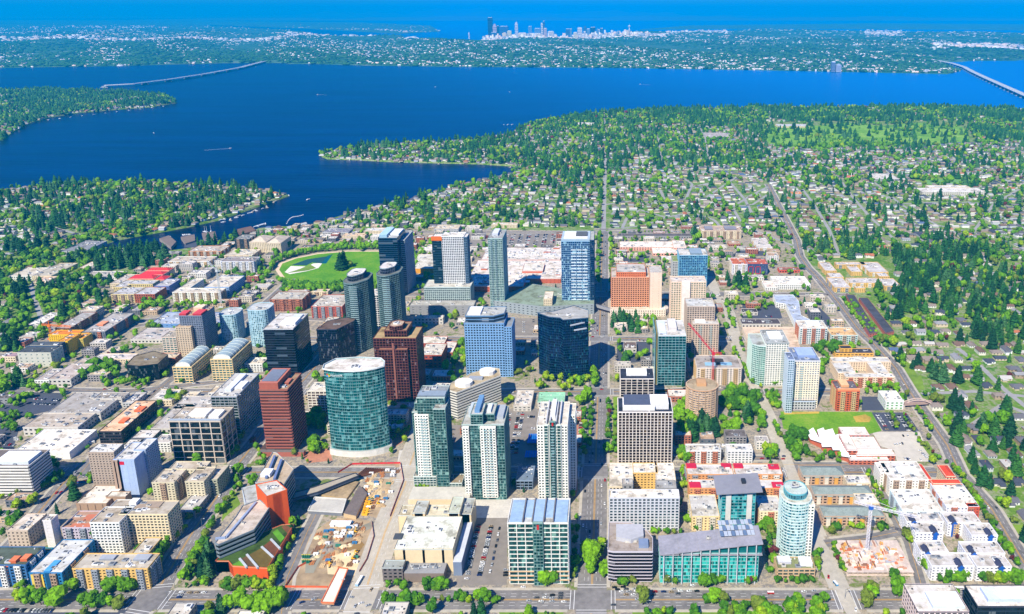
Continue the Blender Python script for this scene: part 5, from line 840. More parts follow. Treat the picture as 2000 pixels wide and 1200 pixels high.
for i, (q, w, k) in enumerate(ROADS):
    mb = MB(); z = .10 + .012 * (i % 12); m = {'concrete': CONC if k == 'concrete' else 0, 'main': ASPH, 'side': ASPH, 'lane': mat((160, 158, 158), .95, 0, .2, .2)}[k]
    d = dense(q); strip(mb, d, w/2, -w/2, z, m); tag(mb.build('road'), kind='structure')
    if k == 'lane': continue
    s = dense(q, 7)
    for sgn in (-1, 1):
        run = []
        c = offs(s, sgn*(w/2 + 1.6)); bad = near_road([p[0] for p in c], [p[1] for p in c], 1.0, i)
        for p, bd in zip(s, bad):
            if bd:
                if len(run) > 1: strip(kb, run, *( (w/2 + 3.2, w/2) if sgn > 0 else (-w/2, -w/2 - 3.2)), .04, CONC, .27)
                run = []
            else: run.append(p)
        if len(run) > 1: strip(kb, run, *((w/2 + 3.2, w/2) if sgn > 0 else (-w/2, -w/2 - 3.2)), .04, CONC, .27)
    if w < 14: 
        if k != 'concrete': strip(mk, d, .15, -.15, z + .15, yel)
        continue
    s = dense(q, 5); inter = near_road([p[0] for p in s], [p[1] for p in s], 3, i) if i < 12 else np.zeros(len(s), bool)
    for j in range(len(s)-1):
        if inter[j] or inter[j+1]: continue
        seg = [s[j], s[j+1]]; strip(mk, seg, .7, .35, .30, yel); strip(mk, seg, -.35, -.7, .30, yel)
        if j % 2 == 0:
            for o in ([3.8, 7.4, -3.8, -7.4] if w > 18 else [4, -4]): strip(mk, seg, o + .12, o - .12, .30, white)
    for j in range(1, len(s)-1):
        if inter[j] != inter[j-1]:
            a, b = (s[j-1], s[j]) if inter[j] else (s[j], s[j-1]); dx, dy = b[0]-a[0], b[1]-a[1]; l = math.hypot(dx, dy); ux, uy = dx/l, dy/l
            for t in (-.3, 3.2): 
                p0 = (a[0] + ux*t - uy*w/2, a[1] + uy*t + ux*w/2); p1 = (a[0] + ux*t + uy*w/2, a[1] + uy*t - ux*w/2); strip(mk, [p0, p1], .28, -.28, .31, white)
tag(mk.build('road_marking'), kind='structure'); tag(kb.build('sidewalk'), kind='structure')
# lots, lawns and plazas, each a sheet slightly above the pavement
def patch(name, polys, m, z=.07): return sheet(name, [P_(p) for p in polys], z, m)
patch('parking_lot', [[(926, 1010), (992, 1012), (990, 1143), (888, 1143)], [(985, 800), (1050, 800), (1050, 905), (985, 905)], [(876, 830), (900, 830), (898, 900), (876, 905)], [(975, 456), (1094, 456), (1094, 482), (975, 482)], [(998, 622), (1050, 622), (1050, 662), (998, 662)], [(810, 600), (850, 600), (845, 545), (815, 545)], [(1124, 800), (1142, 800), (1130, 900), (1118, 900)], [(905, 455), (950, 455), (950, 485), (895, 485)]], LOTM)
patch('parking_lot', [[(-20, 765), (130, 765), (110, 800), (-20, 830)], [(-20, 830), (40, 830), (25, 880), (-20, 885)], [(1702, 806), (1770, 806), (1795, 842), (1725, 842)], [(1450, 595), (1520, 595), (1528, 622), (1448, 630)], [(1440, 490), (1480, 480), (1500, 500), (1430, 500)], [(1205, 500), (1270, 500), (1262, 512), (1206, 512)], [(1570, 630), (1600, 600), (1640, 640), (1655, 668), (1615, 668)], [(1205, 665), (1270, 660), (1270, 705), (1205, 712)], [(1683, 775), (1715, 775), (1728, 802), (1683, 802)], [(-20, 1186), (250, 1186), (250, 1230), (-20, 1230)], [(360, 470), (500, 470), (480, 484), (360, 484)], [(230, 600), (330, 590), (330, 615), (215, 615)]], ASPD)
patch('parking_lot', [[(1703, 844), (1796, 844), (1822, 902), (1752, 902), (1746, 880), (1720, 872)]], mat((206, 198, 184), .95, 0, .2, .15))
patch('lawn', [[(1524, 804), (1702, 805), (1722, 842), (1690, 850), (1560, 846), (1530, 838)]], LAWN, .08); patch('worn_turf', [[(1666, 814), (1690, 810), (1702, 816), (1698, 825), (1672, 825)], [(1530, 806), (1600, 804), (1600, 808), (1532, 810)]], mat((190, 160, 70), .95, 0, .4, .2), .11)
patch('lawn', [[(1742, 704), (1776, 706), (1792, 734), (1764, 734)], [(1776, 735), (1800, 735), (1806, 762), (1788, 762)], [(1795, 862), (1812, 862), (1835, 900), (1822, 900)], [(1905, 930), (1950, 935), (1948, 962), (1920, 950)], [(1975, 1025), (2020, 1025), (2020, 1080), (1990, 1060)], [(1780, 345), (1900, 345), (1930, 362), (1800, 364)], [(1735, 372), (1790, 370), (1785, 385), (1740, 384)], [(140, 360), (180, 357), (190, 366), (150, 368)], [(135, 495), (190, 478), (210, 484), (165, 500)], [(440, 960), (455, 950), (470, 985), (440, 1010), (433, 1020)], [(1198, 775), (1208, 775), (1206, 880), (1196, 880)], [(0, 1168), (230, 1168), (225, 1176), (0, 1176)], [(1235, 1190), (1600, 1182), (1600, 1215), (1235, 1215)], [(970, 1186), (1100, 1186), (1100, 1210), (980, 1210)]], LAWN2, .08)
GOLF = [[(1478, 254), (1540, 243), (1600, 246), (1650, 240), (1720, 246), (1790, 240), (1880, 248), (1896, 276), (1820, 288), (1700, 286), (1600, 292), (1510, 288)], [(1600, 255), (1720, 244), (1740, 262), (1640, 276)], [(1720, 262), (1850, 252), (1885, 262), (1820, 278), (1730, 276)], [(1520, 272), (1640, 270), (1700, 282), (1560, 290)]]
patch('golf_course', GOLF[:1], ground_mat([(.0, (70, 116, 40)), (.4, (108, 158, 50)), (.7, (132, 176, 66)), (1., (160, 176, 100))], (.008, .05), name='fairway'), .08); patch('sports_field', [[(1806, 351), (1890, 350), (1915, 358), (1812, 361)]], mat((110, 160, 90), .9, 0, .1, .1), .12)
# round park
pk = P_([(538, 528), (545, 515), (575, 504), (620, 495), (680, 490), (740, 490), (800, 497), (806, 520), (790, 548), (700, 562), (600, 560), (552, 548)])
sheet('park_path', [pk], .09, mat((226, 200, 170), .9, 0, .15, .3)); pin = grow(ccw(pk), -7); sheet('park_lawn', [pin], .13, ground_mat([(.0, (66, 120, 18)), (.4, (86, 146, 22)), (.65, (108, 156, 30)), (1., (140, 160, 60))], (.02, .25), name='park_grass'))
sheet('park_terrace', [P_([(556, 532), (568, 520), (600, 521), (612, 515), (630, 514), (622, 524), (600, 530), (566, 536)])], .17, mat((232, 226, 214), .9)); sheet('park_terrace', [P_([(560, 534), (600, 529), (618, 524), (606, 517), (585, 526)])], .2, LAWN2)
sheet('reflecting_pool', [P_([(569, 518), (600, 507), (640, 501), (628, 515), (610, 513), (598, 519)])], .18, mat((54, 90, 60), .08, .2, .1, .1)); sheet('water_cascade', [P_([(628, 515), (640, 500), (650, 497), (637, 515)])], .22, mat((20, 96, 96), .2, .1, .1, .1))
sheet('plaza', [P_([(917, 975), (1004, 975), (994, 1012), (926, 1012)]), P_([(780, 880), (805, 880), (806, 900), (775, 910)])], .09, mat((206, 200, 190), .85, 0, .2, .4))
sheet('plaza', [P_([(1120, 805), (1130, 805), (1128, 960), (1122, 975)]), P_([(590, 885), (640, 870), (650, 900), (600, 905)]), P_([(760, 840), (800, 800), (806, 850), (770, 875)])], .1, mat((190, 130, 104), .85, 0, .3, .4))
# ---------------------------------------------------------------- transit construction site
sheet('excavated_ground', [P_([(558, 1147), (582, 1105), (606, 1045), (640, 1020), (660, 1012), (695, 1012), (722, 1018), (732, 1045), (716, 1090), (702, 1120), (660, 1148)]), P_([(668, 930), (690, 912), (780, 905), (786, 935), (765, 985), (735, 1012), (690, 1000), (725, 940)])], .12, mat((184, 160, 128), .95, 0, .6, .09))
sheet('excavated_ground', [P_([(640, 1122), (638, 1095), (665, 1075), (690, 1078), (705, 1095), (695, 1125)]), P_([(715, 935), (745, 935), (745, 975), (722, 982)])], .16, mat((232, 208, 164), .95, 0, .35, .1)); sheet('excavated_ground', [P_([(672, 1062), (700, 1052), (712, 1064), (700, 1080), (680, 1074)])], .18, mat((150, 118, 70), .95, 0, .5, .1))
sheet('excavated_ground', [P_([(598, 1085), (640, 1050), (700, 1030), (724, 1020), (730, 1030), (660, 1062), (625, 1095), (612, 1120), (596, 1120)])], .17, mat((150, 146, 130), .95, 0, .3, .1))
def objmb(name, mb, label, cat, x, y, group=None):
    e = empty(name, x, y, 0, label, cat, group); return e
def crane(label, base, top, jibs, c, h=None, zt=None):
    """tower crane: base pixel, mast top pixel, jib ends (pixel, dz)"""
    x, y = W(*base); z = hb(top[1], base[1]) if zt is None else zt; T = empty('tower_crane', x, y, 0, label, 'crane'); m = mat(c, .5, .1, .1, 1)
    def lattice(p, q, w, n, name):
        import mathutils
        mb = MB(); P0, Q0 = mathutils.Vector(p), mathutils.Vector(q); d = (Q0-P0); u = d.normalized().cross(mathutils.Vector((0, 0, 1) if abs(d.normalized().z) < .9 else (0, 1, 0))).normalized()*w/2; v = d.normalized().cross(u).normalized()*w/2
        cs = [(-1, -1), (1, -1), (1, 1), (-1, 1)]
        for a, b in cs: mb.beam(P0 + u*a + v*b, Q0 + u*a + v*b, w*.16, m)
        for i in range(n):
            for k in range(4):
                a, b = cs[k]; e, f = cs[(k+1) % 4]; mb.beam(P0 + d*i/n + u*a + v*b, P0 + d*(i+1)/n + u*e + v*f, w*.11, m)
        return mb.build(name, T)
    lattice((x, y, 0), (x, y, z), 2.2, max(6, int(z/4)), 'mast'); mb = MB(); mb.box(x-2, x+2, y-2, y+2, z - 1, z + 2, mat((50, 100, 190) if c[0] > 200 and c[2] > 200 else c, .5)); mb.build('slewing_cab', T)
    for nm, dx, dy, dz, w in jibs: lattice((x, y, z + 1.5), (x + dx, y + dy, z + 1.5 + dz), w, max(5, int(math.hypot(dx, dy)/5)), nm)
    mb = MB(); mb.beam((x, y, z + 2), (x, y, z + 9), .8, m)
    for nm, dx, dy, dz, w in jibs: mb.beam((x, y, z + 9), (x + dx*.8, y + dy*.8, z + 2.5 + dz*.8), .22, m)
    mb.build('tie_bars', T)
    mb = MB(); mb.box(x-4, x+4, y-4, y+4, .1, 1.6, mat(c, .7)); mb.build('base_block', T); return T
crane('white tower crane standing over the concrete building site', (1692, 1082), (1701, 992), (('jib', 38, -16, 0, 1.8), ('counter_jib', -14, 8, 0, 1.8)), (236, 232, 240))
crane('red tower crane standing before the courtyard block', (1391, 757), (1392, 692), (('jib', -34, 22, 36, 1.7), ('counter_jib', 11, -6, 2, 2.2)), (214, 40, 66)); crane('orange tower crane over the yellow apartment block', (101, 662), (98, 637), (('jib', 40, -6, 0, 2.0), ('counter_jib', -14, 3, 0, 2.2)), (240, 130, 30))
crane('thin pale grey tower crane left of the pale blue glass towers', (433, 600), (431, 530), (('jib', -22, 12, 14, 1.5), ('counter_jib', 9, -4, 0, 1.8)), (200, 204, 206))
# concrete building site on the right
x0, x1, y0, y1, h = rect(1655, 1786, 1118, 1055, 4.5); T = empty('building_shell', (x0+x1)/2, y0, 0, 'low concrete building shell strewn with formwork around the white crane', 'building'); claim(x0, x1, y0, y1); LANDM.append(((x0+x1)/2, y0+20, 'the concrete building site'))
mb = MB(); cs = mat((214, 196, 184), .9, 0, .35, .3)
for k in range(2): mb.box(x0, x1, y0 + .2, y1, k*3.6 + .2, k*3.6 + .6, cs)
mb.build('floor_slab', T); mb = MB()
for i in range(14):
    for j in range(3): xx = x0 + 1 + i*(x1-x0-2)/13; mb.box(xx-.3, xx+.3, y0 + .6 + j*9, y0 + 1.2 + j*9, .6, 3.8, cs)
mb.build('column', T)['kind'] = 'stuff'
r = random.Random(3)
for k in range(140):
    a, b = r.uniform(x0+2, x1-8), r.uniform(y0+2, y1-7); c = r.choice([(236, 214, 196), (206, 120, 80), (226, 170, 90), (176, 176, 184), (240, 236, 232), (150, 110, 90), (196, 150, 130)]); mb = MB(); w, d = r.choice(((r.uniform(3, 11), r.uniform(.3, .9)), (r.uniform(.3, .9), r.uniform(3, 10)), (r.uniform(1, 4), r.uniform(1, 4)))); hh = r.uniform(.3, 2.4); mb.box(a, a+w, b, b+d, 4.2, 4.2 + hh, mat(c, .8)); 
    if r.random() < .6: mb.box(a + w*.2, a + w*.7, b + d*.1, b + d*.6, 4.2 + hh, 4.5 + hh*1.5, mat(c, .8))
    mb.build('formwork_panel', T)
# guideway, station decks and site clutter
def deckbox(name, label, cat, pts, z0, z1, m, side=None, rails=None):
    q = [W(px, py, z1) for px, py in pts]; T = empty(name, q[0][0], q[0][1], 0, label, cat); q = ccw(q); claim(min(p[0] for p in q), max(p[0] for p in q), min(p[1] for p in q), max(p[1] for p in q))
    mb = MB(); mb.prism(q, z0, z1, side or m, m); mb.build('deck', T)
    if rails:
        mb = MB(); g = grow(q, .25)
        for i in range(len(q)): a, b = g[i], g[(i+1) % len(q)]; mb.beam((*a, z1 + .4), (*b, z1 + .4), .9, rails)
        mb.build('edge_rail', T)
    return T, q
T, q = deckbox('guideway', 'unfinished elevated guideway with white deck and orange formwork edges', 'bridge', [(628, 1177), (652, 1178), (679, 1112), (662, 1110)], 6, 8, mat((240, 226, 206), .8), mat((206, 150, 110), .8), mat((226, 120, 76), .7))
for px, py in ((640, 1178), (650, 1150), (664, 1118)): x, y = W(px, py, 6); mb = MB(); mb.prism([(x + 2*cos(t), y + 2*sin(t) + 3) for t in [2*pi*i/10 for i in range(10)]], 0, 6, mat((206, 198, 186))); mb.build('pier', T)
T, q = deckbox('guideway', 'grey finished guideway arm passing behind the orange city hall tower', 'bridge', [(560, 978), (620, 962), (700, 930), (694, 925), (612, 953), (558, 968)], 5, 8, mat((176, 166, 150), .8), mat((90, 100, 120), .8), mat((60, 66, 80), .7))
for px, py in ((575, 975), (605, 966), (640, 952), (672, 938)): x, y = W(px, py, 5); mb = MB(); mb.box(x-1.2, x+1.2, y-1, y+1, 0, 5, mat((120, 124, 136))); mb.build('pier', T)
deckbox('station_roof', 'brown flat station roof under construction, the wide one', 'building', [(625, 966), (677, 974), (701, 941), (664, 937)], 0, 2.4, mat((170, 148, 116), .9, 0, .5, .3), mat((186, 160, 116), .8)); deckbox('station_roof', 'long narrow grey-brown station roof under construction', 'building', [(671, 1003), (695, 1008), (717, 963), (702, 948)], 0, 4.5, mat((120, 108, 104), .9, 0, .3, .6), mat((206, 180, 140), .8))
T, q = deckbox('parking_deck', 'small open parking deck with a few cars beside the station roof', 'building', [(602, 998), (668, 1002), (676, 976), (615, 972)], 0, 4, mat((196, 192, 184), .9, 0, .2, .3), mat((120, 124, 134), .8), mat((210, 210, 206), .8))
def fence(label, pts, c, h=2.4, name='fence'):
    q = dense(P_(pts), 8); T = empty(name, q[0][0], q[0][1], 0, label, 'fence'); mb = MB(); m = mat(c, .6, 0, .15, 1)
    for a, b in zip(q, q[1:]): mb.beam((*a, h/2 + .1), (*b, h/2 + .1), .12, m); n = len(mb.v); mb.face([(*a, .1), (*b, .1), (*b, h), (*a, h)], m)
    mb.build('mesh_panel', T); mb = MB()
    for a in q: mb.box(a[0]-.1, a[0]+.1, a[1]-.1, a[1]+.1, .05, h + .25, mat((120, 120, 124)))
    mb.build('post', T)['kind'] = 'stuff'
fence('orange barrier fence around the lower half of the excavation', [(600, 1100), (582, 1110), (557, 1148), (640, 1149)], (222, 100, 60)); fence('orange and blue fence on the road side of the excavation', [(702, 1118), (716, 1095), (730, 1050), (726, 1020)], (214, 110, 90)); fence('red fence curving round the top of the station works', [(660, 925), (688, 908), (782, 906), (788, 940), (762, 1010)], (206, 50, 56)); fence('blue hoarding along the lot beside the hotel annex', [(88, 1000), (118, 968), (150, 944), (185, 943)], (40, 90, 170)); fence('orange safety netting by the hotel lawn', [(125, 962), (138, 944), (185, 941)], (220, 80, 50))
r = random.Random(11); SITE = P_([(600, 1110), (615, 1045), (660, 1022), (720, 1022), (705, 1050), (690, 1110)]); SITE2 = P_([(705, 930), (775, 915), (750, 990), (712, 1000)])
xs = [p[0] for p in SITE + SITE2]; ys = [p[1] for p in SITE + SITE2]; k = 0
while k < 170:
    x, y = r.uniform(min(xs), max(xs)), r.uniform(min(ys), max(ys))
    if not (inside([x], [y], SITE)[0] or inside([x], [y], SITE2)[0]): continue
    t = r.random(); k += 1
    if t < .22:
        c, cn = r.choice([((240, 240, 240), 'white'), ((60, 120, 170), 'blue'), ((226, 226, 230), 'pale'), ((60, 130, 110), 'green')]); o = MB(); o.box(x, x + 5, y, y + 2.2, .15, 2.4, mat(c, .6)); o.box(x + .2, x + 4.8, y + .2, y + 2.0, 2.4, 2.55, mat(c, .7)); o.box(x + 2, x + 2.9, y - .06, y, .2, 2.1, mat((90, 90, 96))); o = o.build('site_container'); later(o, cn + ' site container on the sandy excavation', x, y, 'container', 'site containers')
    elif t < .27:
        T = empty('excavator', x, y, 0); later(T, 'yellow excavator working on the sandy excavation', x, y, 'excavator', 'excavators'); c = mat((236, 180, 30), .5); a = r.uniform(0, 6.28)
        mb = MB(); mb.box(x-2, x+2, y-1.5, y-.8, .15, .95, mat((50, 50, 54))); mb.box(x-2, x+2, y+.8, y+1.5, .15, .95, mat((50, 50, 54))); mb.build('track', T); mb = MB(); mb.box(x-1.8, x+1.6, y-1.2, y+1.2, .95, 2.3, c); mb.box(x, x+1.5, y-1.2, y-.1, 2.3, 3.2, mat((50, 60, 70), .3)); mb.build('cab', T)
        mb = MB(); p = (x + 3.4*cos(a), y + 3.4*sin(a), 4.6); e = (x + 6*cos(a), y + 6*sin(a), 1.4); mb.beam((x, y, 2), p, .5, c); mb.beam(p, e, .4, c); mb.box(e[0]-.6, e[0]+.6, e[1]-.6, e[1]+.6, .5, 1.5, mat((70, 60, 50))); mb.build('boom', T)
    elif t < .75:
        mb = MB(); m = mat(r.choice([(196, 130, 80), (226, 196, 150), (150, 110, 80)]), .9); n = r.randint(4, 8)
        for i in range(n): mb.box(x + i*.7, x + i*.7 + .5, y + r.uniform(0, .6), y + r.uniform(4, 8), .15, r.uniform(.5, 1.1), m)
        o = mb.build('timber_stack'); later(o, 'stack of timber beams lying on the sandy excavation', x, y, 'timber stack', 'timber stacks')
    else:
        mb = MB(); n = 9; R = r.uniform(2, 5); hh = R*.45; c = mat(r.choice([(190, 160, 120), (150, 140, 130), (220, 200, 160)]), .95, 0, .4, .5); pts = [(x + R*cos(2*pi*i/n)*r.uniform(.8, 1.2), y + R*sin(2*pi*i/n)*r.uniform(.8, 1.2), .1) for i in range(n)]; pm = [(x + (p[0]-x)*.5, y + (p[1]-y)*.5, hh*r.uniform(.6, .85)) for p in pts]
        for i in range(n): j = (i+1) % n; mb.face([pts[i], pts[j], pm[j], pm[i]], c); mb.face([pm[i], pm[j], (x, y, hh)], c)
        o = mb.build('soil_mound'); later(o, 'mound of loose soil on the sandy excavation', x, y, 'soil mound', 'soil mounds')
for i in range(9):
    a, b = W(692 + i*3, 934 - i*.6, 1), W(716 + i*4.5, 914 + i*.4, 1); mb = MB(); mb.beam((*a, 1.4), (*b, 1.4), .9, mat((110, 66, 44), .8)); o = mb.build('shoring_strut'); later(o, 'brown steel strut bracing the station trench', a[0], a[1], 'strut', 'trench struts')
x, y = W(645, 1030); T = empty('site_office', x, y, 0, 'long white site office with a pale roof amid the excavation', 'site office'); w = W(683, 1030)[0] - x; mb = MB(); mb.box(x, x + w, y, y + 6, .15, 3, mat((228, 230, 236), .6)); mb.box(x + w*.2, x + w*.26, y - .08, y, .2, 2.3, mat((90, 96, 110))); mb.build('wall', T); mb = MB(); mb.box(x - .5, x + w + .5, y - .5, y + 6.5, 3, 3.3, mat((246, 246, 250), .6)); mb.build('roof', T)
for i in range(7):
    x, y = W(714 - i*1.3, 978 + i*5); mb = MB(); mb.box(x, x + 6, y, y + 2.5, .2, 2.4, mat((236, 184, 40), .5)); mb.box(x + 1, x + 3, y + .4, y + 2, 2.4, 3.4, mat((220, 150, 30), .5)); mb.beam((x + 5, y + 1, 2.3), (x + 9, y + 1, 4.5), .5, mat((236, 184, 40), .5)); o = mb.build('drill_rig'); later(o, 'yellow drill rig parked along the station trench', x, y, 'drill rig', 'drill rigs')
for i in range(8):
    x, y = W(592 + (i % 4)*4, 1100 - (i//4)*10); mb = MB(); mb.prism([(x + 1.1*cos(t), y + 1.1*sin(t)) for t in [2*pi*k/8 for k in range(8)]], .15, 3.4, mat((30, 110, 90), .5)); mb.box(x - 1.3, x + 1.3, y - .2, y + .2, 3.4, 3.9, mat((220, 200, 60))); o = mb.build('tank'); later(o, 'dark green upright tank on the sandy excavation', x, y, 'tank', 'site tanks')
# arched footbridge over the diagonal road, sky bridge over the avenue
a, b = W(1778, 800, 0), W(1812, 796, 0); T = empty('footbridge', a[0], a[1], 0, 'low arched footbridge crossing the diagonal road', 'bridge'); LANDM.append((a[0], a[1], 'the arched footbridge')); mb = MB()
mb.beam((a[0]-8, a[1]+4, 6), (b[0]+6, b[1]+4, 6), 4, mat((176, 150, 140), .8), 4); mb.build('deck', T)
for s in (-2.4, 2.4):
    mb = MB(); n = 12; pp = [(a[0]-8 + (b[0]-a[0]+14)*i/n, (a[1]+b[1])/2 + 4 + s, 5.5 + 6*sin(pi*i/n)) for i in range(n+1)]
    for p, q in zip(pp, pp[1:]): mb.beam(p, q, .8, mat((216, 190, 176), .7))
    mb.build('arch_rib', T)
for x in (a[0]-8, b[0]+6): mb = MB(); mb.box(x-1, x+1, a[1]+1.5, a[1]+6.5, 0, 5, mat((190, 180, 170))); mb.build('abutment', T)
a, b = W(1160, 596, 9), W(1195, 606, 9); T = empty('sky_bridge', a[0], a[1], 0, 'covered sky bridge over the long avenue between blue tower and orange hotel', 'bridge'); mb = MB(); mb.beam((*a, 9), (*b, 9), 4.5, mat((150, 150, 156), .6)); mb.build('deck', T); mb = MB(); mb.beam((a[0], a[1], 11.6), (b[0], b[1], 11.6), .6, mat((90, 100, 116))); mb.beam((a[0], a[1]-2.4, 9.6), (b[0], b[1]-2.4, 9.6), .5, mat((70, 90, 120), .2)); mb.build('railing', T)
# floating bridges
def longbridge(label, pts, w, z, piers, lm):
    q = dense(P_(pts), 120); T = empty('floating_bridge', q[0][0], q[0][1], 0, label, 'bridge'); mb = MB(); c = mat((190, 194, 200), .8, 0, .1, .01); L_, R2 = offs(q, w/2), offs(q, -w/2)
    for i in range(len(q)-1):
        A, B, C, D = L_[i], R2[i], R2[i+1], L_[i+1]
        mb.face([(*A, z), (*B, z), (*C, z), (*D, z)], c); mb.face([(*B, z-3), (*B, z), (*A, z), (*A, z-3)], c); mb.face([(*A, z-3), (*A, z), (*D, z), (*D, z-3)], c); mb.face([(*C, z-3), (*C, z), (*B, z), (*B, z-3)], c); mb.face([(*A, z-3), (*D, z-3), (*C, z-3), (*B, z-3)], c)
    mb.build('deck', T); mb = MB(); s = MB()
    for off in (w/2, 0, -w/2): strip(mb, q, off + 1, off - 1, z + .1, mat((232, 232, 232), .7), z + 2.5)
    mb.build('barrier', T)
    for i in range(0, len(q)-1, piers):
        x, y = q[i]; mb = MB(); mb.box(x - w*.42, x + w*.42, y - 8, y + 8, -4, z - 3, mat((150, 158, 170), .8)); mb.box(x - w*.62, x + w*.62, y - 12, y + 12, -4.2, -1, mat((170, 176, 186), .8)); mb.build('pontoon', T)
longbridge('long thin floating bridge from the wooded island toward the far left shore', [(205, 170), (260, 167), (330, 158), (400, 147), (470, 134), (515, 122), (545, 116)], 42, 9, 2, '')
longbridge('curving floating bridge at the right edge with pontoons beneath', [(2080, 226), (2000, 190), (1960, 172), (1925, 156), (1900, 144), (1882, 134), (1860, 127), (1830, 121), (1790, 114)], 38, 14, 1, '')
# ---------------------------------------------------------------- far city
def tower_far(label, x0, x1, yt, base, c, kind='stepped', group='far downtown skyscrapers'):
    xa, ya = W(x0, base, 0); xb, _ = W(x1, base, 0); h = hb(yt, base); T = empty('skyscraper', (xa+xb)/2, ya, 0, label, 'skyscraper', group); m = mat(c, .6, 0, .1, .01); w = xb - xa; d = min(w, 60); mb = MB()
    if kind == 'needle':
        cx = (xa+xb)/2
        for s in (-1, 0, 1): mb.beam((cx + s*14, ya, 0), (cx + s*5, ya, h*.8), 9, m, 6)
        mb.build('shaft', T); mb = MB(); mb.prism([(cx + 24*cos(t), ya + 24*sin(t)) for t in [2*pi*i/10 for i in range(10)]], h*.8, h*.85, m); mb.prism([(cx + 14*cos(t), ya + 14*sin(t)) for t in [2*pi*i/10 for i in range(10)]], h*.85, h*.9, m); mb.beam((cx, ya, h*.9), (cx, ya, h), 4, m, 1); mb.build('saucer', T); return
    k = .84 if kind == 'stepped' else 1.0; mb.box(xa, xb, ya, ya + d, 0, h*k, m); g = mat(tuple(int(v*.55) for v in c), .3, .2)
    for i in range(1, 7): mb.box(xa - .6, xb + .6, ya - .8, ya - .1, h*k*i/7, h*k*i/7 + h*.03, g)
    mb.build('shaft', T); mb = MB()
    if kind == 'stepped': mb.box(xa + w*.15, xb - w*.2, ya + 4, ya + d*.8, h*k, h*.95, m); mb.box(xa + w*.3, xb - w*.35, ya + 8, ya + d*.7, h*.95, h, m)
    else: mb.box(xa + w*.1, xb - w*.1, ya + 3, ya + d - 3, h, h + 8, mat((230, 232, 236)))
    mb.build('crown', T)
DKB = (24, 44, 84); LB_ = (120, 150, 190); WH = (222, 214, 220); PK = (200, 176, 190); MB_ = (60, 96, 150)
for lb, a, b, yt, base, c, k in (('tallest very dark skyscraper at the left of the far skyline', 953.5, 962.5, 35, 74, DKB, 'flat'), ('pinkish stepped skyscraper right beside the tallest dark one', 963, 970.5, 47, 74, PK, 'stepped'), ('dark blue block right of the pinkish skyscraper', 971, 975, 51, 74, DKB, 'flat'), ('wide dark glass pair behind the courthouse blocks', 976, 993, 52, 72, MB_, 'flat'),
   ('slim white skyscraper with a pointed curved top', 1006, 1012, 43, 70, WH, 'stepped'), ('narrow pale tower right of the pointed one', 1032, 1039, 52, 68, LB_, 'flat'), ('blue glass office with a pale frame', 1044, 1056, 56, 72, LB_, 'flat'), ('white slab with bright floating cap, second tallest on the far skyline', 1057, 1060.5, 46, 74, WH, 'flat'), ('dark glass half of the second tallest far tower', 1060.8, 1064.5, 42, 74, MB_, 'flat'), ('pink slab touching the second tallest far tower', 1062, 1068, 56, 76, PK, 'flat'),
   ('pale square mid tower right of the pink slab', 1070, 1082, 62, 76, WH, 'flat'), ('dark blue mid tower with pale edge', 1105, 1113, 57, 74, MB_, 'flat'), ('lighter mid tower touching the dark blue one', 1113, 1117, 57, 74, LB_, 'flat'), ('tall plain white slab in the right half of the far skyline', 1128, 1137, 55, 77, WH, 'flat'), ('dim blue tower behind the plain white slab', 1140, 1146, 51, 72, MB_, 'stepped'), ('lavender tower right of the plain white slab', 1146, 1152, 57, 74, LB_, 'flat'), ('dark tower right of the lavender one', 1153, 1163, 54, 72, DKB, 'flat'), ('pale stepped tower near the needle', 1165, 1170, 56, 73, LB_, 'stepped'), ('small blue tower near the needle', 1172, 1178, 56, 73, MB_, 'flat'), ('thin tower left of the needle', 1206, 1210, 60, 76, LB_, 'stepped'), ('cream slab by the stadium end', 991, 999, 61, 76, (230, 220, 190), 'flat'), ('cream ridge-top hospital block', 1012, 1028, 65, 76, (236, 224, 216), 'flat'), ('second cream ridge-top hospital block', 1030, 1058, 66, 76, (236, 224, 216), 'flat'), ('low dark framed block left of the skyline centre', 959, 970, 64, 76, MB_, 'flat'), ('small white spire tower at the far left of the skyline', 915, 917.5, 63, 76, WH, 'stepped'), ('pale block with rounded top in the skyline middle', 984, 989, 64, 77, WH, 'stepped'), ('white mid block in the skyline right half', 1140, 1144, 62, 77, WH, 'flat'), ('cream low tower before the white slab', 1120, 1127, 64, 78, (230, 220, 200), 'flat'), ('small white tower behind the needle base', 1157, 1162, 65, 77, WH, 'flat')):
    tower_far(lb, a, b, yt, base, c, k)
tower_far('slender observation needle with a flat saucer top', 1227, 1231, 47, 73, (230, 232, 240), 'needle'); tower_far('dark twin lakeside apartment slab on the far shore', 1624, 1631, 122, 141, (110, 130, 160), 'flat', 'lakeside slabs'); tower_far('paler lakeside apartment slab on the far shore', 1633, 1643, 125, 141, (170, 180, 200), 'stepped', 'lakeside slabs'); tower_far('white campus tower near the right bridge landing', 1842, 1847, 92, 105, WH, 'stepped', 'campus tower')
x0, y0 = W(782, 84); x1, _ = W(822, 84); T = empty('stadium', x0, y0, 0, 'white twin-arched stadium left of the far skyline', 'stadium'); w = x1 - x0
for dy in (0, 160):
    mb = MB(); pp = [(x0 + w*i/14, y0 + dy, 18 + 75*sin(pi*i/14)) for i in range(15)]
    for p, q in zip(pp, pp[1:]): mb.beam(p, q, 12, mat((240, 240, 244), .6))
    mb.build('roof_arch', T)
mb = MB(); mb.box(x0, x1, y0 + 10, y0 + 150, 0, 30, mat((206, 210, 226))); mb.build('stand', T)
r_ = np.random.default_rng(5)
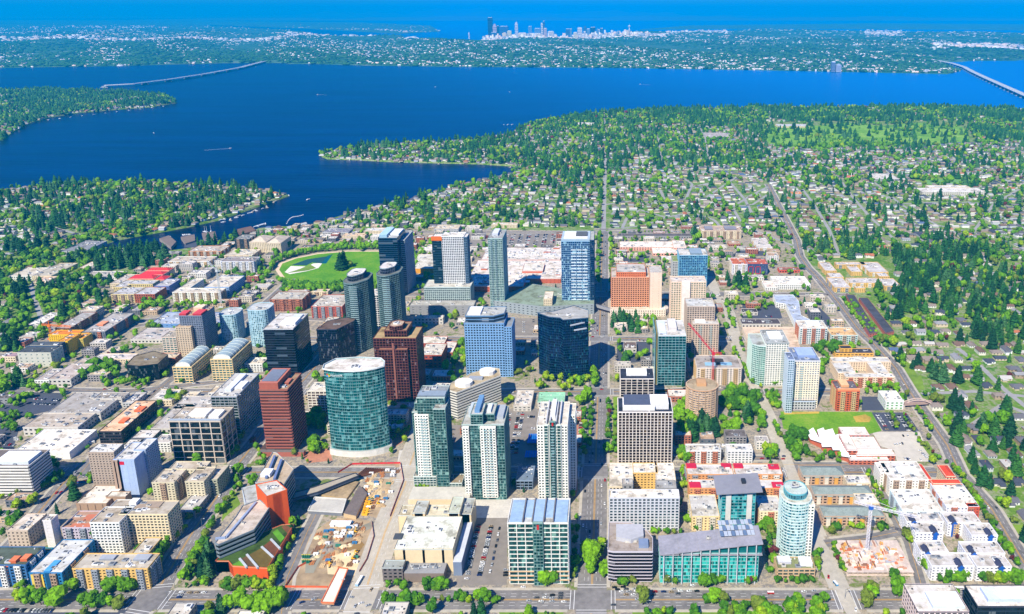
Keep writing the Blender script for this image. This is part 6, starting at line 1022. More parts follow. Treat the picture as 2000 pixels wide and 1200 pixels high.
def boxes(name, x, y, w, d, h, midx, mats, z0=1.0, label=None, cat=None):
    n = len(x); v = np.zeros((n, 8, 3)); sx = np.array([-1, 1, 1, -1]*2); sy = np.array([-1, -1, 1, 1]*2)
    v[:, :, 0] = x[:, None] + sx*w[:, None]/2; v[:, :, 1] = y[:, None] + sy*d[:, None]/2; z0 = np.broadcast_to(z0, (n,)); v[:, :4, 2] = z0[:, None] - 8; v[:, 4:, 2] = (z0 + h)[:, None]
    f = np.array([[0, 1, 5, 4], [1, 2, 6, 5], [2, 3, 7, 6], [3, 0, 4, 7], [4, 5, 6, 7]]); F_ = (f[None] + (np.arange(n)*8)[:, None, None]).reshape(-1, 4)
    o = fastmesh(name, v.reshape(-1, 3), F_, np.repeat(midx, 5), mats); return tag(o, label, cat, kind='stuff')
FARM = [mat(c, .7, 0, 0, .1) for c in ((236, 232, 232), (206, 206, 214), (226, 200, 190), (150, 160, 176), (190, 176, 160))]
def hz(x, y):
    """rolling height of the far shore"""
    e = np.clip((y - 8000)/1800, 0, 1) * np.clip((26000 - y)/9000, 0, 1)
    return e*(34 + 34*np.sin(x*.00115 + 1.1*np.sin(y*.0006))*np.cos(y*.00075 + .8) + 22*np.sin(x*.0031 + y*.0013))
ax = np.linspace(-11000, 13000, 150); ay = np.linspace(7900, 26000, 110); AX, AY = np.meshgrid(ax, ay); ins = inside(AX.ravel(), AY.ravel(), far1).reshape(AX.shape)
AZ_ = np.where(ins, hz(AX, AY) + 1.5, -6); mbh = MB(); mbh.v = list(zip(AX.ravel().tolist(), AY.ravel().tolist(), AZ_.ravel().tolist())); c_ = len(ax)
for j in range(len(ay)-1):
    for i in range(c_-1):
        if ins[j, i] or ins[j+1, i] or ins[j, i+1] or ins[j+1, i+1]: q = j*c_ + i; mbh.f.append((q, q+1, q+1+c_, q+c_)); mbh.m.append(0)
mbh.mats = [fm]; tag(mbh.build('hills', smooth=True), kind='structure')
for k, (yy, hh, x_a, x_b) in enumerate(((46000, 260, -26000, 30000), (62000, 620, -16000, 12000), (74000, 880, -30000, 2000))):
    nx_ = 120; rr_ = MB(); q = 0; hm = mat((70, 96, 84), .95, 0, .2, .0005)
    for i in range(nx_):
        x = x_a + (x_b - x_a)*i/(nx_-1); e = sin(pi*i/(nx_-1))**.7; z = hh*e*(.55 + .22*sin(x*.0005 + k) + .13*sin(x*.0013 + 2*k) + .08*sin(x*.0031)); rr_.v += [(x, yy - 5000, 0), (x, yy - 1500, z*.6), (x, yy, z), (x, yy + 3000, 0)]
    for i in range(nx_-1):
        for j in range(3): a = i*4 + j; rr_.f.append((a, a+4, a+5, a+1)); rr_.m.append(0)
    rr_.mats = [hm]; tag(rr_.build('mountains', smooth=True), kind='structure')
n = 34000; py = 46 + 98 * r_.random(n)**.8; px = r_.uniform(-60, 2060, n); x, y = Wv(px, py); cl = np.sin(x*.0021 + 1.3)*np.cos(y*.0013) + np.sin(x*.0007 + y*.0009) + .9*np.sin(x*.006+y*.004)
keep = (inside(x, y, far1) | inside(x, y, far2)) & (cl + r_.normal(0, .6, n) > .0) & (r_.random(n) < np.clip((py - 44)/22, .15, 1)); x, y, px_, py_ = x[keep], y[keep], px[keep], py[keep]; n = len(x)
s = np.exp(r_.normal(0, .45, n)); boxes('far_houses', x, y, 14*s*(1 + (py_ < 80)*.9), 14*s, 5 + 5*r_.random(n), r_.choice(5, n, p=[.25, .25, .15, .2, .15]), FARM, z0=hz(x, y) + 1, label='countless pale houses scattered over the far shore', cat='houses')
seg = [(880, 930, 72, 78, 260), (930, 1300, 71, 79, 1000), (560, 780, 68, 76, 420), (0, 560, 77, 83, 420), (1300, 1420, 60, 72, 260), (1690, 1760, 62, 74, 240), (1820, 2000, 90, 104, 420), (880, 990, 74, 80, 200), (1590, 1860, 136, 142, 200), (700, 900, 121, 126, 90), (1130, 1500, 127, 134, 130), (60, 330, 51, 56, 110)]
X = []; 
for a, b, c, d, m_ in seg: p = r_.uniform(a, b, m_); q = r_.uniform(c, d, m_); X.append(np.stack(Wv(p, q)))
X = np.concatenate(X, 1); k = inside(X[0], X[1], far1); X = X[:, k]; n = X.shape[1]; nr = (X[1] < 9800); fr_ = np.where(nr, .45, 1.); boxes('far_district', X[0], X[1], (26 + 60*r_.random(n)**2)*fr_, (25 + 20*r_.random(n))*fr_, (9 + 24*r_.random(n)**3)*np.where(nr, .6, 1) + np.where((X[1] > 13500) & (X[0]/X[1] > -.17) & (X[0]/X[1] < .05), 70*r_.random(n)**7, 0), r_.choice(5, n, p=[.25, .25, .2, .15, .15]), FARM, z0=hz(X[0], X[1]) + 1, label='dense pale low-rise districts and docks on the far shore', cat='houses')
# ---------------------------------------------------------------- trees
import bmesh
def leafmat(c, nm='foliage'):
    m, N, L, P = _new(nm); tc = N.new('ShaderNodeNewGeometry'); n = N.new('ShaderNodeTexNoise'); n.inputs['Scale'].default_value = .35; n.inputs['Detail'].default_value = 3; L.new(tc.outputs['Position'], n.inputs['Vector'])
    mr = N.new('ShaderNodeMapRange'); mr.inputs['From Min'].default_value = .3; mr.inputs['From Max'].default_value = .7; mr.inputs['To Min'].default_value = .55; mr.inputs['To Max'].default_value = 1.5; L.new(n.outputs['Fac'], mr.inputs['Value'])
    vm = N.new('ShaderNodeVectorMath'); vm.operation = 'SCALE'; vm.inputs[0].default_value = s2l(c); L.new(mr.outputs[0], vm.inputs['Scale']); L.new(vm.outputs[0], P.inputs['Base Color']); P.inputs['Roughness'].default_value = .8; P.inputs['Specular IOR Level'].default_value = .1
    return m
BARK = mat((92, 74, 58), .9)
BROAD = [leafmat(c) for c in ((104, 150, 20), (84, 132, 22), (60, 108, 24), (130, 158, 26), (100, 118, 40), (92, 44, 46))]; CONI = [leafmat(c) for c in ((38, 86, 40), (28, 68, 40), (54, 102, 40), (62, 104, 60))]
def ico(sub):
    b = bmesh.new(); bmesh.ops.create_icosphere(b, subdivisions=sub, radius=1); v = np.array([x.co[:] for x in b.verts]); f = np.array([[x.index for x in q.verts] for q in b.faces]); b.free(); return v, f
ICO = {1: ico(1), 2: ico(2)}
def leaves(r, centers, n, size):
    c = centers[r.integers(0, len(centers), n)] + r.normal(0, size*.4, (n, 3)); a = r.normal(0, 1, (n, 3)); a /= np.linalg.norm(a, axis=1)[:, None]; b = np.cross(a, r.normal(0, 1, (n, 3))); b /= np.linalg.norm(b, axis=1)[:, None]
    v = np.stack([c + a*size, c + b*size, c - a*size*.6 - b*size*.5], 1).reshape(-1, 3); return v, np.arange(3*n).reshape(-1, 3)
def join(parts):
    V, Fq, o = [], [], 0
    for v, f in parts: V.append(v); Fq.append(f + o); o += len(v)
    return np.concatenate(V), np.concatenate(Fq)
def broad_tpl(seed, lod):
    """unit tree: height 1, crown as clumps around uneven centres plus loose leaf sprays"""
    r = np.random.default_rng(seed); k = {0: 9, 1: 5, 2: 2}[lod]; sub = {0: 2, 1: 1, 2: 1}[lod]; parts = []; asp = r.uniform(.3, .42)
    for i in range(k):
        a = r.uniform(0, 6.28); rr = r.uniform(.1, .62)*asp if i else 0; cz = .58 + r.uniform(-.22, .2) if i else .6; s = r.uniform(.45, .72)*asp if k > 2 else asp*r.uniform(.8, 1)
        v, f = ICO[sub]; v = v * (1 + r.normal(0, .17, (len(v), 1))) * s * np.array([1, 1, 1.05]) + np.array([rr*cos(a), rr*sin(a), cz]); parts.append((v, f))
    al = np.concatenate([p[0] for p in parts]); nl = {0: 480, 1: 70, 2: 0}[lod]
    if nl: parts.append(leaves(r, al, nl, .045 if lod == 0 else .075))
    return join(parts)
def coni_tpl(seed, lod):
    r = np.random.default_rng(seed); tiers = {0: 9, 1: 5, 2: 3}[lod]; n = {0: 9, 1: 7, 2: 5}[lod]; parts = []; wid = r.uniform(.17, .3)
    for t in range(tiers):
        z0 = .1 + .78*t/tiers; z1 = min(1, z0 + 1.5*.9/tiers + .04); rad = wid*(1 - (t/tiers)**1.15*.82) ; a0 = r.uniform(0, 6.28); ang = a0 + 2*pi*np.arange(n)/n
        ra = rad*r.uniform(.72, 1.22, n); v = np.concatenate([np.stack([ra*np.cos(ang), ra*np.sin(ang), z0 + r.normal(0, .018, n)], 1), np.array([[r.normal(0, .01), r.normal(0, .01), z1]])]); f = np.array([[i, (i+1) % n, n] for i in range(n)]); parts.append((v, f))
    al = np.concatenate([p[0][:-1] for p in parts]); nl = {0: 340, 1: 50, 2: 0}[lod]
    if nl: parts.append(leaves(r, al*np.array([.9, .9, 1]), nl, .045 if lod == 0 else .06))
    return join(parts)
TPL = {('b', l): [broad_tpl(10*l + s, l) for s in range(5)] for l in (0, 1, 2)}; TPL.update({('c', l): [coni_tpl(100 + 10*l + s, l) for s in range(5)] for l in (0, 1, 2)})
TREES = []   # (kind, x, y, height, shade)
def row(kind, pts, n, h, shade=None, jit=1.5):
    q = P_(pts); d = dense(q, 1.0); 
    for i in range(n):
        x, y = d[min(len(d)-1, int((i + .5)/n*len(d)))]; TREES.append((kind, x + random.uniform(-jit, jit), y + random.uniform(-jit, jit), h*random.uniform(.9, 1.5), shade))
def grove(kind, poly, n, h, shade=None):
    q = P_(poly); xs = [p[0] for p in q]; ys = [p[1] for p in q]; k = 0; g = 0
    while k < n and g < n*60:
        g += 1; x, y = random.uniform(min(xs), max(xs)), random.uniform(min(ys), max(ys))
        if inside([x], [y], q)[0]: TREES.append((kind, x, y, h*random.uniform(.85, 1.5), shade)); k += 1
# bottom edge
row('b', [(28, 1180), (80, 1180), (125, 1183)], 5, 13); row('b', [(165, 1187), (238, 1187)], 5, 12); row('b', [(28, 1152), (45, 1153)], 2, 9); row('b', [(132, 1154), (150, 1155)], 2, 10); row('b', [(205, 1153), (270, 1157)], 4, 12)
row('b', [(295, 1122), (310, 1092), (335, 1060)], 6, 11); row('b', [(345, 1060), (352, 1045), (388, 1000)], 4, 9); row('b', [(365, 1110), (395, 1060), (430, 1000), (470, 950)], 16, 8); row('b', [(362, 1135), (375, 1110), (390, 1085), (405, 1065)], 8, 9); grove('c', [(392, 1140), (420, 1140), (410, 1080), (396, 1080)], 9, 18); grove('b', [(355, 1150), (410, 1150), (395, 1120), (360, 1130)], 12, 6)
row('b', [(435, 1152), (535, 1150)], 9, 10); row('b', [(445, 1192), (520, 1190), (560, 1180), (500, 1205)], 10, 15, 0); row('c', [(432, 1200), (436, 1195)], 2, 16); grove('b', [(540, 1120), (560, 1100), (572, 1060), (560, 1060)], 8, 7); row('c', [(572, 1050), (574, 1046)], 2, 14); grove('b', [(530, 1145), (545, 1140), (550, 1120), (540, 1120)], 4, 8)
row('b', [(755, 1150), (780, 1150), (795, 1152)], 3, 8); row('b', [(830, 1150), (872, 1152)], 5, 10); row('b', [(750, 1182), (830, 1182)], 7, 10); row('b', [(862, 1178), (975, 1176)], 9, 9); row('c', [(925, 1208), (940, 1205)], 2, 17); row('b', [(1058, 1143), (1082, 1143)], 2, 11)
row('b', [(1152, 1122), (1150, 1112), (1155, 1105), (1157, 1095)], 4, 16, 0); row('b', [(1180, 1128), (1178, 1120)], 2, 13, 0); row('b', [(1178, 1080), (1172, 1060), (1180, 1070)], 3, 9); row('b', [(1120, 1120), (1125, 1065), (1128, 1010)], 5, 9); row('b', [(1205, 1140), (1220, 1142), (1240, 1140)], 3, 9); row('b', [(1256, 1178)], 1, 20, 4) if 0 else TREES.append(('b', *W(1257, 1180), 20, 4))
row('b', [(1300, 1142), (1322, 1143)], 2, 9); row('b', [(1375, 1143), (1408, 1143)], 4, 9); row('b', [(1455, 1143), (1478, 1143)], 3, 10); row('b', [(1372, 1180), (1402, 1178), (1420, 1180)], 3, 10); grove('b', [(1430, 1190), (1620, 1172), (1620, 1225), (1380, 1225)], 52, 10); grove('b', [(1000, 1205), (1100, 1200), (1100, 1215), (990, 1215)], 12, 4); grove('b', [(1240, 1198), (1310, 1195), (1310, 1210), (1250, 1212)], 9, 6)
row('b', [(1515, 1140), (1590, 1138)], 6, 7); row('b', [(1598, 1122), (1594, 1100), (1602, 1085)], 6, 8); row('b', [(1652, 1122), (1640, 1100), (1625, 1068)], 14, 5); row('b', [(1690, 1190), (1705, 1175), (1700, 1160)], 5, 12); row('b', [(1750, 1168), (1752, 1158)], 2, 14); row('b', [(1855, 1168), (1875, 1168)], 2, 8); row('b', [(1835, 1138), (1890, 1136)], 8, 9); row('b', [(1920, 1140), (1990, 1138)], 9, 10)
row('b', [(1770, 1050), (1782, 1065)], 4, 9); row('b', [(1795, 1095), (1812, 1120)], 5, 9); row('b', [(1738, 975), (1745, 962), (1770, 950), (1815, 950)], 14, 7); row('b', [(1748, 1000), (1750, 1015)], 2, 8); row('b', [(1715, 945), (1725, 975), (1735, 1005)], 9, 6); row('b', [(1692, 925), (1710, 960), (1735, 1015)], 14, 6); row('b', [(1620, 1040), (1630, 1040)], 2, 8); row('b', [(1665, 1035), (1685, 1035)], 3, 7); row('b', [(1710, 1036), (1735, 1036)], 3, 9); grove('b', [(1500, 1095), (1515, 1100), (1512, 1050), (1490, 1040)], 12, 9); TREES.append(('b', *W(1867, 1055), 8, 5))
row('b', [(1925, 1035), (1940, 1060), (1980, 1085)], 7, 8); row('b', [(1880, 935), (1900, 965), (1925, 1000)], 8, 6); row('b', [(1845, 900), (1870, 930), (1905, 975)], 7, 6)
row('b', [(1335, 955), (1335, 935), (1333, 920)], 6, 8); row('b', [(1345, 1000), (1348, 1030)], 4, 8); row('b', [(1270, 1042), (1330, 1045)], 6, 7); row('b', [(1495, 1030), (1505, 1050)], 5, 11); row('b', [(1192, 955), (1190, 920)], 4, 5); row('b', [(1358, 1036), (1366, 1036)], 2, 7)
# along the avenue
row('b', [(1142, 895), (1140, 850), (1143, 800)], 10, 9); row('b', [(1150, 880), (1152, 830), (1155, 790)], 9, 8); row('b', [(1188, 860), (1188, 820), (1190, 785)], 10, 9); row('b', [(1200, 890), (1203, 850), (1205, 800)], 9, 7); row('b', [(1186, 890), (1188, 880)], 2, 10); row('b', [(1160, 760), (1162, 735)], 4, 13, 0); row('b', [(1200, 605), (1195, 560), (1193, 500), (1192, 460)], 16, 12); row('b', [(1169, 560), (1168, 510), (1170, 460)], 14, 12); row('b', [(1150, 655), (1155, 630)], 3, 11); row('b', [(1152, 608), (1156, 600)], 2, 9)
grove('b', [(1050, 762), (1112, 765), (1150, 745), (1140, 725), (1095, 728), (1052, 745)], 34, 10, 3); row('b', [(1125, 795), (1142, 790), (1150, 775)], 4, 15, 0); grove('c', [(1100, 735), (1145, 735), (1145, 722), (1100, 725)], 6, 14); grove('b', [(1000, 738), (1050, 735), (1045, 725), (1010, 725)], 7, 8, 4)
# downtown centre
grove('b', [(600, 890), (635, 888), (640, 865), (610, 870)], 9, 11, 0); row('b', [(500, 885), (495, 870), (510, 900)], 5, 8); grove('b', [(500, 910), (525, 912), (525, 895), (505, 895)], 5, 7); grove('b', [(600, 835), (625, 845), (625, 815), (600, 815)], 9, 12, 1); TREES.append(('b', *W(620, 746), 18, 0)); row('b', [(868, 735), (885, 738), (890, 700), (905, 670), (905, 720)], 11, 13); row('b', [(930, 750), (945, 752), (935, 755)], 4, 10); TREES.append(('b', *W(872, 727), 20, 0))
row('b', [(450, 900), (460, 880), (475, 850), (490, 820)], 8, 9); row('b', [(460, 940), (470, 925)], 3, 10, 1); row('b', [(810, 955), (905, 965)], 12, 5); row('b', [(880, 825), (884, 760)], 8, 6); row('b', [(750, 870), (790, 850), (800, 835)], 7, 6); grove('b', [(505, 705), (520, 706), (520, 690), (505, 692)], 4, 10); row('b', [(430, 705), (400, 735), (350, 752)], 10, 7)
grove('b', [(1320, 860), (1360, 862), (1355, 790), (1315, 795)], 14, 15, 0); grove('c', [(1340, 865), (1400, 868), (1400, 838), (1340, 835)], 12, 22); grove('b', [(1400, 868), (1440, 868), (1440, 820), (1400, 830)], 10, 13, 0); grove('b', [(1410, 800), (1480, 815), (1490, 780), (1440, 762), (1410, 770)], 26, 15, 2); row('c', [(1458, 830), (1462, 812)], 3, 22); row('b', [(1485, 840), (1490, 820)], 3, 14, 1); grove('b', [(1470, 900), (1520, 900), (1525, 882), (1500, 880)], 8, 12); row('b', [(1340, 908), (1330, 890)], 3, 11)
row('b', [(1510, 830), (1535, 870), (1560, 905)], 14, 8); row('b', [(1520, 780), (1500, 770), (1510, 800)], 7, 9); grove('b', [(1500, 795), (1530, 800), (1525, 765), (1495, 765)], 12, 8, 1); row('b', [(1505, 752), (1540, 752)], 6, 8, 1); grove('b', [(1530, 850), (1570, 850), (1580, 900), (1545, 895)], 16, 12, 2); grove('b', [(1580, 905), (1650, 910), (1640, 892), (1575, 885)], 12, 8); row('b', [(1665, 903), (1720, 905)], 5, 6); row('b', [(1430, 685), (1440, 705), (1460, 735), (1470, 755)], 12, 9, 0); row('b', [(1435, 645), (1425, 620), (1418, 590)], 10, 10, 0); row('b', [(1445, 665), (1455, 690)], 4, 7); row('b', [(1470, 720), (1478, 745), (1488, 762)], 6, 8)
grove('c', [(1190, 650), (1260, 652), (1262, 622), (1195, 625)], 18, 18); grove('b', [(1255, 650), (1280, 650), (1280, 622), (1258, 622)], 7, 12, 0); row('b', [(1305, 650), (1330, 620)], 3, 9); row('c', [(1215, 705), (1222, 708)], 2, 16); row('b', [(1243, 708), (1250, 700), (1262, 695)], 3, 11)
grove('b', [(1420, 580), (1480, 585), (1485, 560), (1430, 565)], 16, 9, 0); grove('c', [(1405, 565), (1450, 565), (1445, 548), (1410, 548)], 6, 20); row('c', [(1461, 562), (1437, 556)], 2, 24); row('b', [(1422, 595), (1485, 597), (1510, 598)], 26, 7, 1); row('b', [(1380, 530), (1385, 510), (1400, 505), (1430, 508)], 9, 12); grove('b', [(1200, 510), (1262, 510), (1262, 498), (1202, 498)], 14, 9, 0); row('b', [(1350, 480), (1362, 470), (1368, 462)], 5, 14, 0); row('b', [(1234, 468), (1262, 470), (1290, 470), (1302, 470), (1313, 470)], 5, 10); row('b', [(1235, 455), (1365, 452)], 18, 5)
grove('b', [(1592, 690), (1630, 695), (1640, 675), (1600, 668)], 16, 12, 2); row('b', [(1600, 735), (1615, 700)], 4, 10); grove('b', [(1690, 772), (1758, 772), (1755, 755), (1690, 755)], 18, 9, 0); row('b', [(1762, 790), (1772, 775)], 3, 10); row('b', [(1740, 810), (1752, 840)], 8, 6); row('b', [(1762, 810), (1800, 870), (1840, 905)], 14, 6)
row('b', [(1645, 585), (1670, 620), (1700, 655)], 18, 9, 0); row('b', [(1700, 675), (1712, 665), (1720, 680)], 4, 9)
# round park ring
for t in range(64):
    a = 2*pi*t/64; cx, cy = sum(p[0] for p in pk)/len(pk), sum(p[1] for p in pk)/len(pk)
for i, (x, y) in enumerate(dense(grow(ccw(pk), 9), 6)): TREES.append(('b', x, y, random.uniform(11, 15), 0 if i % 2 else 1))
for i, (x, y) in enumerate(dense(P_([(560, 560), (640, 568), (700, 566), (800, 558)]), 2)): TREES.append(('b', x + random.uniform(-3, 3), y + random.uniform(-12, 8), random.uniform(13, 19), random.choice((0, 1, 2))))
row('c', [(665, 528), (670, 526), (675, 524)], 3, 30); row('b', [(683, 520)], 1, 18, 5) if 0 else TREES.append(('b', *W(684, 522), 17, 4)); row('b', [(800, 525), (830, 490), (855, 462)], 18, 10, 0); row('b', [(800, 620), (830, 560)], 5, 9)
grove('b', [(545, 575), (640, 580), (640, 566), (560, 562)], 26, 11); grove('b', [(700, 492), (790, 492), (810, 480), (720, 478)], 20, 12, 0); row('b', [(545, 512), (580, 498), (640, 486), (740, 484)], 30, 12, 0)
for i in range(12, 13): row('b', [(1985, 1108), (1925, 1010), (1862, 915)], 26, 8); row('b', [(1822, 850), (1790, 800)], 6, 9); row('b', [(1765, 722), (1722, 668), (1660, 590)], 16, 9)
# left side
grove('c', [(180, 530), (320, 528), (330, 495), (300, 490), (210, 495)], 90, 24); grove('b', [(160, 742), (230, 742), (230, 715), (170, 715)], 16, 13, 1); grove('b', [(60, 770), (130, 775), (130, 758), (60, 760)], 12, 9, 0); grove('b', [(205, 760), (290, 765), (290, 745), (200, 745)], 20, 8, 0); row('b', [(320, 740), (330, 730)], 3, 9, 0); grove('b', [(325, 790), (350, 795), (350, 765), (330, 765)], 8, 12, 1); TREES.append(('b', *W(215, 670), 15, 1)); TREES.append(('b', *W(265, 632), 18, 1)); grove('b', [(270, 615), (330, 605), (325, 590), (275, 595)], 14, 12, 0); row('b', [(340, 605), (365, 602), (395, 600), (420, 600), (440, 598)], 8, 11, 0); row('b', [(225, 600), (250, 605)], 3, 9, 0)
grove('b', [(440, 560), (530, 560), (520, 520), (470, 490), (450, 520)], 34, 12, 1); grove('b', [(525, 520), (560, 500), (580, 470), (545, 470)], 20, 14, 1); grove('b', [(-10, 800), (60, 800), (65, 775), (-10, 780)], 14, 9, 0); grove('b', [(-10, 830), (60, 820), (60, 805), (-10, 815)], 12, 8, 1); row('b', [(5, 842), (35, 845)], 3, 12, 1); row('b', [(75, 905), (110, 905)], 5, 8, 0); TREES.append(('c', *W(146, 975), 24, 0)); grove('b', [(150, 945), (180, 945), (180, 930), (155, 930)], 5, 6); grove('b', [(0, 980), (70, 985), (60, 972), (0, 972)], 8, 5); grove('b', [(0, 1070), (45, 1030), (35, 1000), (0, 1010)], 10, 9, 2); grove('c', [(28, 760), (50, 760), (48, 735), (32, 735)], 5, 20); grove('b', [(0, 765), (20, 765), (20, 745), (0, 745)], 3, 16, 0); grove('b', [(-10, 780), (20, 775), (20, 765), (-10, 768)], 4, 12)
grove('b', [(80, 960), (130, 940), (120, 910), (85, 915)], 16, 9, 2); row('b', [(180, 778), (240, 790)], 6, 6, 0); row('b', [(110, 832), (150, 828)], 3, 5); grove('b', [(290, 902), (330, 905), (330, 890), (295, 890)], 8, 5)

# smaller low buildings and garden trees that fill the town blocks
OPEN = [P_(p) for p in ([(920, 1005), (1000, 1005), (995, 1145), (885, 1145)], [(980, 795), (1052, 795), (1052, 910), (980, 910)], [(870, 825), (902, 825), (900, 905), (870, 905)], [(970, 454), (1096, 454), (1096, 484), (970, 484)], [(996, 618), (1052, 618), (1052, 664), (996, 664)], [(-20, 762), (135, 762), (115, 802), (40, 835), (25, 890), (-20, 890)], [(1702, 803), (1775, 803), (1825, 905), (1750, 905), (1722, 850)], [(1520, 800), (1706, 800), (1726, 845), (1560, 850)], [(550, 1150), (600, 1030), (625, 930), (690, 900), (795, 900), (770, 1000), (712, 1120), (690, 1150)], [(380, 1150), (470, 950), (560, 880), (620, 880), (600, 1010), (560, 1150)], [(745, 1150), (790, 950), (1005, 950), (1000, 1150)], [(1195, 660), (1275, 655), (1275, 712), (1195, 715)], [(1300, 870), (1490, 870), (1495, 760), (1410, 755), (1315, 790)], [(1500, 912), (2080, 912), (2300, 1300), (1480, 1300)], [(1190, 1300), (1190, 895), (1500, 895), (1500, 1300)], [(-300, 1300), (-300, 1160), (2300, 1160), (2300, 1300)], [(1040, 770), (1160, 770), (1150, 720), (1040, 725)], [(1130, 1150), (1128, 780), (1215, 780), (1190, 1150)], [(1770, 1200), (1640, 760), (1860, 760), (2080, 1200)])] + [grow(ccw(pk), 22)]
ff = random.Random(31); xs = [p[0] for p in cityw]; FILL = []
gx, gy = np.meshgrid(np.arange(-1100, 900, 33), np.arange(620, 1900, 29)); gx = gx.ravel() + rng.normal(0, 4, gx.size); gy = gy.ravel() + rng.normal(0, 3, gy.size)
k = inside(gx, gy, cityw) & inside(gx, gy, main) & inside(gx, gy + 26, main) & ~near_road(gx, gy, 13)
for o in OPEN: k &= ~inside(gx, gy, o)
gx, gy = gx[k], gy[k]; FT = np.array(FOOT)
for x, y in zip(gx, gy):
    w, d = ff.uniform(14, 30), ff.uniform(11, 24); px, py = PX(x, y)
    if not (-40 < px < 2040) or ff.random() > .72: continue
    if (((FT[:, 0] - 2 < x + w/2) & (FT[:, 1] + 2 > x - w/2) & (FT[:, 2] - 2 < y + d) & (FT[:, 3] + 2 > y)).any()) or any(abs(x-a) < (w+c)/2 + 2 and abs(y + d/2 - b - e/2) < (d+e)/2 + 2 for a, b, c, e in FILL): continue
    FILL.append((x, y, w, d)); h = ff.choice((4.5, 4.5, 6, 7.5, 10, 13)); T = empty('low_building', x, y, 0); wc = ff.choice([(214, 204, 188), (196, 190, 184), (176, 110, 88), (226, 222, 216), (150, 146, 146), (200, 176, 146), (110, 112, 120)]); s_ = st(wc, ff.choice((GD, (60, 90, 110), (40, 60, 70))), 3.4, 4.2, .45, 1.6, .25); rc, rn = ff.choice([((232, 230, 228), 'white'), ((206, 204, 206), 'pale grey'), ((176, 174, 178), 'grey'), ((226, 214, 196), 'cream'), ((120, 116, 120), 'dark'), ((236, 234, 236), 'white'), ((196, 170, 150), 'tan')])
    x0, x1, y0, y1 = x - w/2, x + w/2, y, y + d; claim(x0, x1, y0, y1, .5); mass(T, rp(x0, x1, y0, y1), 0, h, s_, rc, par=.7); units(T, x0, x1, y0, y1, h, ff.randint(1, 4), r=ff); mb = MB(); vents(x0, x1, y0, y1, h, 5, mb, ff); mb.build('roof_vents', T)['kind'] = 'stuff'
    later(T, ('low ' if h < 7 else 'mid-rise ') + rn + '-roofed building near ' + min(LANDM, key=lambda l: (l[0]-x)**2 + (l[1]-y)**2)[2], x, y, 'building', 'smaller town buildings')
n = 15000; x = rng.uniform(-1200, 900, n); y = rng.uniform(560, 1900, n); k = inside(x, y, cityw) & inside(x, y, main) & ~near_road(x, y, 3.5)
for o in OPEN[:9] + OPEN[10:11] + OPEN[19:]: k &= ~inside(x, y, o)
x, y = x[k], y[k]; cl = np.sin(x*.05 + 2*np.sin(y*.03))*np.cos(y*.045 + x*.01); k = rng.random(len(x)) < np.clip(.36 + .55*cl, .06, 1); x, y = x[k], y[k]; FT = np.array(FOOT)
for a, b in zip(x, y):
    if not ((FT[:, 0] < a) & (FT[:, 1] > a) & (FT[:, 2] < b) & (FT[:, 3] > b)).any(): TREES.append(('b' if random.random() < .9 else 'c', a, b, random.uniform(6.5, 15), None))
# ---- density driven woods and suburbs
REG = [([(1470, 236), (1890, 232), (1905, 282), (1500, 292)], 2.2, 2.2, 0), ([(990, 196), (2200, 190), (2200, 280), (1905, 278), (1890, 236), (1500, 238), (1300, 246), (990, 262)], 24, 20, .5), ([(985, 238), (1340, 246), (1480, 240), (1500, 290), (1490, 330), (1185, 336), (1180, 372), (1000, 345)], 13, 24, .85), ([(600, 270), (1010, 255), (1010, 328), (600, 318)], 15, 20, .85),
  ([(1185, 330), (1500, 326), (1560, 470), (1185, 455)], 2, 12, 1), ([(1490, 284), (2200, 276), (2200, 460), (1800, 470), (1560, 470), (1500, 400)], 6, 14, .97), ([(1760, 560), (1740, 490), (1850, 455), (2200, 440), (2200, 660), (1880, 665), (1740, 650), (1690, 570)], 23, 24, .5), ([(1560, 470), (1760, 470), (1740, 500), (1620, 510), (1580, 510)], 20, 30, .6), ([(1712, 660), (1880, 665), (2200, 655), (2200, 1260), (2110, 1200), (1990, 1040), (1895, 925), (1850, 860), (1800, 770)], 10, 21, .9),
  ([(590, 445), (700, 400), (1000, 335), (1182, 370), (1182, 446), (860, 448)], 9, 22, .9), ([(-200, 340), (570, 350), (570, 400), (440, 440), (200, 480), (160, 492), (-200, 480)], 15, 27, .7), ([(-200, 470), (165, 490), (215, 495), (180, 545), (335, 545), (210, 560), (210, 600), (100, 650), (60, 700), (-200, 720)], 9, 44, .3), ([(-100, 170), (360, 180), (350, 215), (0, 285), (-100, 285)], 26, 12, .6), ([(330, 484), (600, 445), (600, 475), (480, 470), (380, 490)], 8, 12, .1)]
FA = np.array(FOOT)
def free(x, y, pad=1.0):
    ok = np.ones(len(x), bool)
    for i in range(0, len(FA)):
        a, b, c, d = FA[i]; ok &= ~((x > a - pad) & (x < b + pad) & (y > c - pad) & (y < d + pad))
    return ok
landok = lambda x, y: inside(x, y, main) | inside(x, y, MERCER)
HOUSES = []; rg = np.random.default_rng(21); LOTS = [P_(p) for p in GOLF] + [P_([(1780, 345), (1900, 345), (1930, 362), (1800, 364)]), P_([(1742, 704), (1776, 706), (1792, 734), (1764, 734)]), P_([(1776, 735), (1800, 735), (1806, 762), (1788, 762)])]
def inview(x, y):
    q = np.array([PX(a, b) for a, b in zip(x, y)]) if len(x) else np.zeros((0, 2)); return q
GX = []
